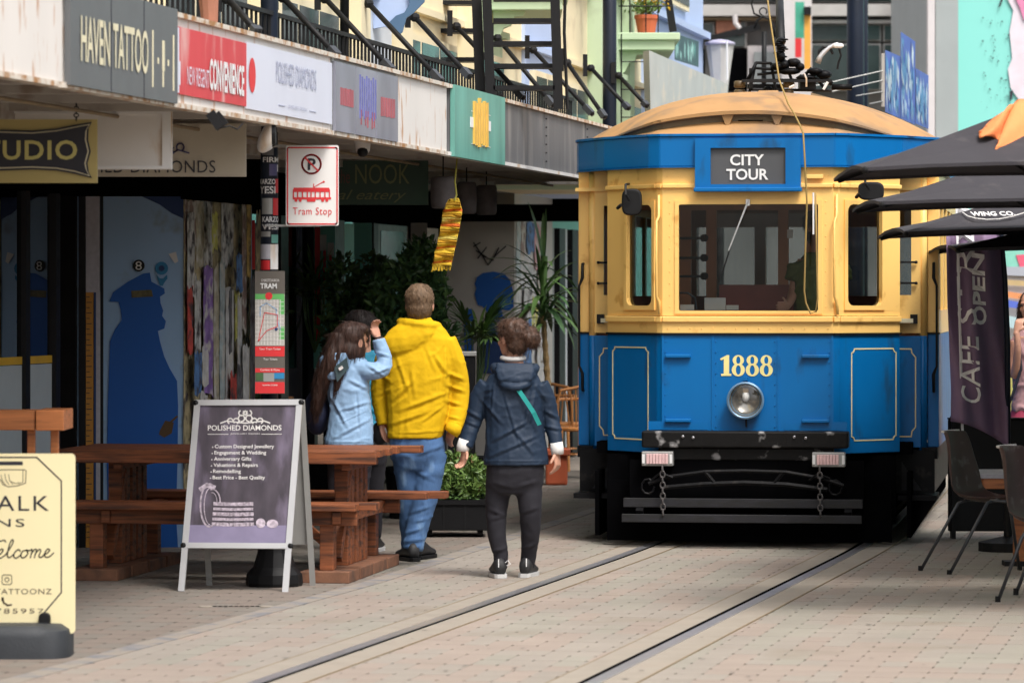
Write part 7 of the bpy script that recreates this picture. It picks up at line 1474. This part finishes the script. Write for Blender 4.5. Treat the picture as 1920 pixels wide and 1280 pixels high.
tors = [(P(787, 602), 30 * q, .085), (P(787, 618), 50 * q, .10), (P(785, 636), 62 * q, .12), (P(784, 680), 66 * q, .145), (P(783, 730), 62 * q, .15), (P(783, 775), 58 * q, .15), (P(780, 805), 54 * q, .155), (P(778, 817), 52 * q, .155), (P(778, 821), 52 * q, .155)]
arms = [([P(832, 640, .01), P(848, 675, .02), P(861, 725, .04), P(860, 765, .02), P(852, 800, -.03)], [.083, .082, .070, .060, .054]), ([P(738, 640, .01), P(724, 680, .02), P(714, 730, .04), P(716, 765, .04), P(722, 795, .03)], [.083, .080, .068, .056, .05])]
jacket(tors, arms, M['yellow_jacket'], t, .006, .0105, 7.7, hood=hood_y, dirv=(6, 6, 8), fD=26.0, folds=[((740, 748), (775, 712), 6, .010), ((752, 768), (832, 738), 6, .010), ((735, 794), (806, 770), 6, .009), ((772, 690), (778, 742), 6, .008), ((815, 665), (838, 702), 6, .010), ((842, 700), (868, 712), 5, .012), ((838, 722), (868, 734), 5, .011), ((838, 752), (864, 760), 5, .010), ((732, 812), (832, 808), 2, .004), ((835, 655), (832, 740), 4, .008), ((790, 790), (828, 762), 5, .008), ((745, 670), (765, 730), 6, .007), ((712, 700), (732, 715), 5, .009), ((712, 740), (732, 730), 5, .008), ((842, 782), (862, 786), 4, .008), ((800, 650), (815, 690), 6, .007)]); m = MB(); m.tube([P(852, 796, -.04), P(849, 806, -.05), P(845, 812, -.05)], [.052, .054, .05], 12); obj('cuff', m, M['yellow_jacket'], t, smooth=True)
trousers([(P(779, 800), 46 * q, .13), (P(782, 830), 52 * q, .14), (P(783, 855), 52 * q, .13), (P(784, 880), 40 * q, .10)], [([P(762, 850), P(768, 920, .03), P(770, 965, .05), P(770, 1000, .08), P(772, 1032, .1)], [.098, .080, .072, .066, .065]), ([P(809, 850), P(800, 920, -.02), P(789, 965, -.03), P(779, 1000, -.04), P(774, 1030, -.05)], [.102, .086, .076, .070, .070])], M['jeans'], t, 0, amp=.010, seed=5, fD=26.0, folds=[((770, 962), (806, 948), 4, .008), ((762, 1000), (790, 990), 4, .010), ((758, 1016), (792, 1010), 4, .010), ((765, 1028), (790, 1024), 3, .008), ((785, 850), (832, 834), 5, .007), ((772, 880), (812, 900), 5, .006), ((775, 978), (800, 972), 4, .007), ((806, 830), (790, 930), 2, .004)])
m, ms = MB(), MB(); shoe(m, ms, (P(770, 0).x, D - .05, 0), R(-22), .29); shoe(m, ms, (P(789, 0).x, D + .15, 0), R(20), .28); obj('shoes', m, M['shoe'], t, smooth=True); obj('soles', ms, M['black'], t)

# --- young woman in the pale blue jacket, hand raised to her forehead
D = 25.75; q = D / F
t = thing('person', 'person with long dark red-brown hair in pale blue jacket, hand raised to forehead', 'person', G(640, 1056))
hc = P(662, 640); yw = R(50); b = MB(); head(b, hc, yw, 1.06); b.loft([ell(P(658, y), w_ * q, .052, 12) for y, w_ in ((700, 20), (680, 17), (655, 16))]); b.loft([ell(P(655, y), w_ * q, .08, 14) for y, w_ in ((700, 34), (760, 34), (840, 38), (870, 40))])
EL, WR = P(722, 690, -.02), P(709, 634, -.03); smooth_tube(b, [P(668, 690), EL, WR], [.035, .03, .022], 10); hand(b, WR, (-.35, .1, 1), (-.7, -.7, 0), 1.1, .90); smooth_tube(b, [P(632, 690, .06), P(640, 760, .2), P(665, 790, .3)], [.035, .03, .024], 10); hand(b, P(665, 790, .3), (.5, .5, -.5), (0, 0, 1), .6, .9)
for x0, x1, x2 in ((640, 632, 622), (676, 672, 664)): smooth_tube(b, [P(x0, 860), P(x1, 950), P(x2, 1040)], [.05, .034, .024], 10)
obj('body', merge(b, .0052, 2), M['skin'], t, smooth=True); eyes(t, hc, yw, 1.06)
def locks(mb):
    smooth_tube(mb, [P(640, 630, -.04), P(622, 680, -.07), P(603, 720, -.06), P(592, 765, -.04), P(592, 780, -.03)], [.075, .070, .05, .034, .01], 12); smooth_tube(mb, [P(650, 640, .0), P(640, 690, -.09), P(628, 735, -.1)], [.07, .04, .01], 10); smooth_tube(mb, [P(625, 650, .0), P(603, 700, .0), P(588, 745, .0)], [.05, .05, .015], 10)
hairmesh(hc, yw, 1.06, [((-.028, 0, .035), (.098, .088, .088)), ((-.055, -.0, -.05), (.07, .082, .095)), ((.03, 0, .072), (.07, .072, .045)), ((-.0, .055, -.03), (.05, .03, .085)), ((.0, -.055, -.03), (.05, .03, .085))], 'hair', M['hair_brown'], t, amp=.008, sc=34, stz=.22, extra=locks)
def hood_b(mb):
    mb.loft([[P(632 + sx, y) + Vector((w_ * q * math.cos(a), -.07 + .06 * math.sin(a), 0)) for a in [2 * math.pi * i / 14 for i in range(14)]] for y, w_, sx in ((660, 22, 4), (672, 31, 0), (688, 31, -2), (702, 24, -4), (712, 12, -6))])
tors = [(P(655, 664), 22 * q, .07), (P(653, 676), 36 * q, .085), (P(652, 692), 42 * q, .10), (P(652, 730), 41 * q, .115), (P(657, 770), 40 * q, .115), (P(656, 805), 44 * q, .13), (P(654, 828), 46 * q, .14), (P(654, 834), 46 * q, .14)]
arms = [([P(668, 690, -.03), P(695, 696, -.06), P(716, 692, -.05), P(721, 672, -.03), P(714, 650, -.03), P(710, 636, -.03)], [.060, .058, .054, .050, .043, .040]), ([P(630, 692, .03), P(634, 730, .12), P(645, 770, .24), P(662, 788, .3)], [.06, .055, .045, .04])]
jk = jacket(tors, arms, M['pale_blue_jacket'], t, .0075, .0095, 4.1, hood=hood_b, fD=25.75, folds=[((617, 735), (652, 800), 5, .009), ((635, 770), (694, 752), 5, .008), ((625, 822), (692, 786), 5, .008), ((655, 712), (690, 730), 5, .009), ((690, 684), (722, 706), 4, .008), ((700, 700), (728, 690), 4, .008), ((704, 660), (730, 668), 4, .008), ((640, 792), (690, 768), 2, .004), ((612, 828), (698, 828), 2, .004), ((622, 720), (618, 790), 5, .007), ((672, 735), (676, 800), 4, .006)])
m = MB(); m.prism([P(627, 688, -.165), P(650, 670, -.155), (P(654, 690, -.135)), P(632, 716, -.15)], (0, .05, 0)); obj('shoulder_patch', m, pm('patch_grey', (.045, .08, .09), .6), t); m = MB(); m.prism([P(634, 690, -.168), P(641, 685, -.166), P(644, 690, -.16), P(637, 695, -.165)], (0, .01, 0)); obj('chest_logo', m, M['paper'], t)
m = MB(); m.tube([WR + Vector((.026 * math.cos(a), .024 * math.sin(a), .005 + .006 * math.cos(a))) for a in [2 * math.pi * i / 12 for i in range(13)]], .004, 6); obj('bracelet', m, M['ink'], t)
trousers([(P(655, 815), 38 * q, .11), (P(656, 850), 42 * q, .12), (P(656, 880), 40 * q, .11)], [([P(638, 870), P(632, 940), P(626, 1000), P(623, 1018)], [.085, .062, .046, .042]), ([P(672, 870), P(672, 940), P(668, 1000), P(664, 1018)], [.085, .062, .046, .042])], M['dark_trousers'], t, 0, seed=9)
m, ms = MB(), MB(); shoe(m, ms, (P(622, 0).x, D - .1, 0), R(-10), .25); shoe(m, ms, (P(664, 0).x, D + .1, 0), R(10), .25); obj('shoes', m, M['shoe'], t, smooth=True); obj('soles', ms, M['green_sole'], t)
bp = thing('backpack', 'dark navy backpack hanging at the side of the pale blue jacket', 'bag', P(595, 820, .05)); m = MB(); m.ball(P(594, 772, .08), (.085, .12, .15), 14, 10); r = merge(m, .012, 3); wrinkle(r, lambda p, n: .008 * noise.noise(p * 14)); obj('bag_body', r, M['pack'], bp, smooth=True); m = MB(); m.tube([P(596, 730, .0), P(612, 705, -.03), P(628, 690, -.06)], .014, 6); obj('strap', m, M['pack'], bp)
# paper bag and camera between the two
hb = thing('shoulder_bag', 'dark shoulder bag with pale strap held between the blue and yellow jackets', 'bag', P(716, 830, .35)); m = MB(); m.ball(P(713, 812, .35), (.06, .06, .08), 12, 8); obj('bag_body', m, M['shoe'], hb, smooth=True); m = MB(); m.tube([P(704, 786, .3), P(718, 796, .28), P(728, 815, .28)], .008, 6); obj('strap', m, M['white_cloth'], hb)

# --- dark-haired person behind
D = 26.9; q = D / F
t = thing('person', 'person mostly hidden behind the pale blue jacket, only dark hair and teal sleeve showing', 'person', (P(690, 0).x, D, 0))
hc = P(676, 612); yw = R(20); b = MB(); head(b, hc, yw, .98); b.loft([ell(P(680, y), w_ * q, .06, 12) for y, w_ in ((670, 18), (650, 15), (625, 15))]); b.loft([ell(P(684, y), w_ * q, .085, 14) for y, w_ in ((670, 36), (750, 36), (850, 40))])
for x0 in (668, 700): smooth_tube(b, [P(x0, 840), P(x0, 930), P(x0, 1015)], [.05, .034, .025], 10)
smooth_tube(b, [P(712, 690), P(722, 760), P(705, 800, -.05)], [.04, .034, .024], 10); hand(b, P(705, 800, -.05), (-.5, -.4, -.6), (0, -1, .3), .7, .9); smooth_tube(b, [P(655, 690), P(645, 760), P(655, 800, .05)], [.04, .034, .024], 10); hand(b, P(655, 800, .05), (.3, .4, -.6), (0, 1, .3), .7, .9)
obj('body', merge(b, .006, 2), M['skin'], t, smooth=True)
hairmesh(hc, yw, .98, [((-.026, 0, .03), (.098, .088, .09)), ((-.05, 0, -.05), (.06, .078, .10)), ((.03, 0, .07), (.06, .07, .04))], 'hair', M['hair_black'], t, amp=.006, sc=40, stz=.25)
jacket([(P(681, 660), 26 * q, .08), (P(682, 680), 44 * q, .10), (P(684, 740), 44 * q, .12), (P(686, 815), 46 * q, .13)], [([P(716, 690), P(724, 735), P(722, 770), P(708, 798, -.04)], [.06, .055, .045, .04]), ([P(655, 690), P(645, 735), P(645, 770), P(655, 796, .04)], [.06, .055, .045, .04])], M['teal_top'], t, .012, .012, 2.2, name='top')
trousers([(P(685, 800), 40 * q, .11), (P(685, 850), 42 * q, .12), (P(685, 870), 40 * q, .1)], [([P(668, 860), P(668, 930), P(668, 1008)], [.085, .06, .045]), ([P(702, 860), P(702, 930), P(702, 1008)], [.085, .06, .045])], M['dark_trousers'], t, 0, seed=3, vox=.014)
m, ms = MB(), MB(); shoe(m, ms, (P(668, 0).x, D, 0), R(0)); shoe(m, ms, (P(702, 0).x, D, 0), R(8)); obj('shoes', m, M['shoe'], t, smooth=True); obj('soles', ms, M['shoe_sole'], t)

# --- woman at the right edge
D = 30.5; q = D / F
t = thing('person', 'person in dusty pink top and red skirt with dark hair at the right edge', 'person', (P(1926, 0).x, D, 0))
hc = P(1932, 573); yw = R(215); b = MB(); head(b, hc, yw, .98); b.loft([ell(P(1932, y), w_ * q, .055, 12) for y, w_ in ((625, 17), (610, 14), (585, 14))]); b.loft([ell(P(1930, y), w_ * q, .09, 14) for y, w_ in ((630, 32), (700, 28), (780, 34), (820, 36))])
for x0 in (1918, 1944): smooth_tube(b, [P(x0, 800), P(x0, 880), P(x0, 950)], [.05, .034, .025], 10)
smooth_tube(b, [P(1903, 640, -.03), P(1897, 690, -.06), P(1903, 700, -.1), P(1908, 655, -.2), P(1906, 622, -.22)], [.045, .038, .034, .028, .022], 10); hand(b, P(1906, 622, -.22), (.3, .1, 1), (1, -.5, 0), .9, .9); smooth_tube(b, [P(1958, 640), P(1966, 700), P(1962, 760)], [.045, .036, .024], 10); hand(b, P(1962, 760), (0, 0, -1), (-1, -.4, 0), .5, .9)
obj('body', merge(b, .006, 2), M['skin'], t, smooth=True); eyes(t, hc, yw)
hairmesh(hc, yw, .98, [((-.03, 0, .035), (.095, .088, .088)), ((-.05, 0, -.08), (.06, .085, .14)), ((.02, .07, -.07), (.03, .03, .12)), ((.02, -.07, -.07), (.03, .03, .12))], 'hair', M['hair_brown'], t, amp=.006, sc=40, stz=.25)
jacket([(P(1932, 618), 20 * q, .07), (P(1931, 634), 34 * q, .09), (P(1930, 690), 32 * q, .115), (P(1929, 735), 30 * q, .11), (P(1929, 770), 34 * q, .12)], [([P(1906, 642), P(1900, 665, -.03)], [.055, .05]), ([P(1957, 642), P(1963, 665)], [.055, .05])], M['pink_top'], t, .010, .011, 6.2, name='top', dirv=(8, 8, 5))
r = merge(MB().loft([ell(P(1929, y), w_ * q, d) for y, w_, d in ((755, 30, .11), (780, 36, .125), (830, 42, .15), (850, 43, .155))]), .012, 3); obj('skirt', r, M['red_skirt'], t, smooth=True)
obj('bag_strap', MB().tube([P(1908, 640, -.12), P(1915, 690, -.14), P(1898, 742, -.13), P(1890, 762, -.1)], .012, 6), M['ink'], t)
m, ms = MB(), MB(); shoe(m, ms, (P(1918, 0).x, D, 0), R(200), .25); shoe(m, ms, (P(1944, 0).x, D, 0), R(190), .25); obj('shoes', m, M['shoe'], t, smooth=True); obj('soles', ms, M['shoe_sole'], t)

# --- driver in the cab, mostly lost in the dark
t = thing('person', 'person in the tram cab behind the windscreen wearing a fluorescent yellow vest', 'person', (1.613 + .55, 28.35, .7)); D = 28.35; q = D / F; cx = 1535
hc = P(cx, 425); b = MB(); yw = R(150); head(b, hc, yw); b.loft([ell(P(cx, y), w_ * q, .06, 12) for y, w_ in ((480, 16), (462, 14), (440, 14))]); b.loft([ell(P(cx, y), w_ * q, .09, 14) for y, w_ in ((485, 40), (560, 38), (640, 40))])
smooth_tube(b, [P(cx - 40, 495), P(cx - 48, 550), P(cx - 60, 575, -.25)], [.045, .038, .026], 10); hand(b, P(cx - 60, 575, -.25), (-.3, -1, 0), (0, 0, 1), .6); smooth_tube(b, [P(cx + 40, 495), P(cx + 46, 560), P(cx + 42, 620)], [.045, .038, .026], 10); hand(b, P(cx + 42, 620), (0, 0, -1), (-1, 0, 0), .5)
for x0 in (cx - 18, cx + 18): smooth_tube(b, [P(x0, 640), P(x0, 735), (P(x0, 0).x, D, .74)], [.075, .055, .04], 10)
obj('body', merge(b, .0075, 2), M['skin'], t, smooth=True); hairmesh(hc, yw, 1, [((-.026, 0, .04), (.095, .085, .082)), ((-.04, 0, -.015), (.06, .07, .08))], 'hair', M['hair_black'], t)
jacket([(P(cx, 475), 22 * q, .08), (P(cx, 492), 44 * q, .11), (P(cx, 560), 46 * q, .13), (P(cx, 635), 44 * q, .13)], [([P(cx - 42, 498), P(cx - 49, 525)], [.065, .06]), ([P(cx + 42, 498), P(cx + 47, 525)], [.065, .06])], M['hi_vis'], t, .010, .013, 3, name='vest')
trousers([(P(cx, 620), 42 * q, .12), (P(cx, 665), 42 * q, .12)], [([P(cx - 19, 650), P(cx - 18, 735), (P(cx - 18, 0).x, D, .76)], [.09, .07, .055]), ([P(cx + 19, 650), P(cx + 18, 735), (P(cx + 18, 0).x, D, .76)], [.09, .07, .055])], M['dark_trousers'], t, 0, vox=.015)
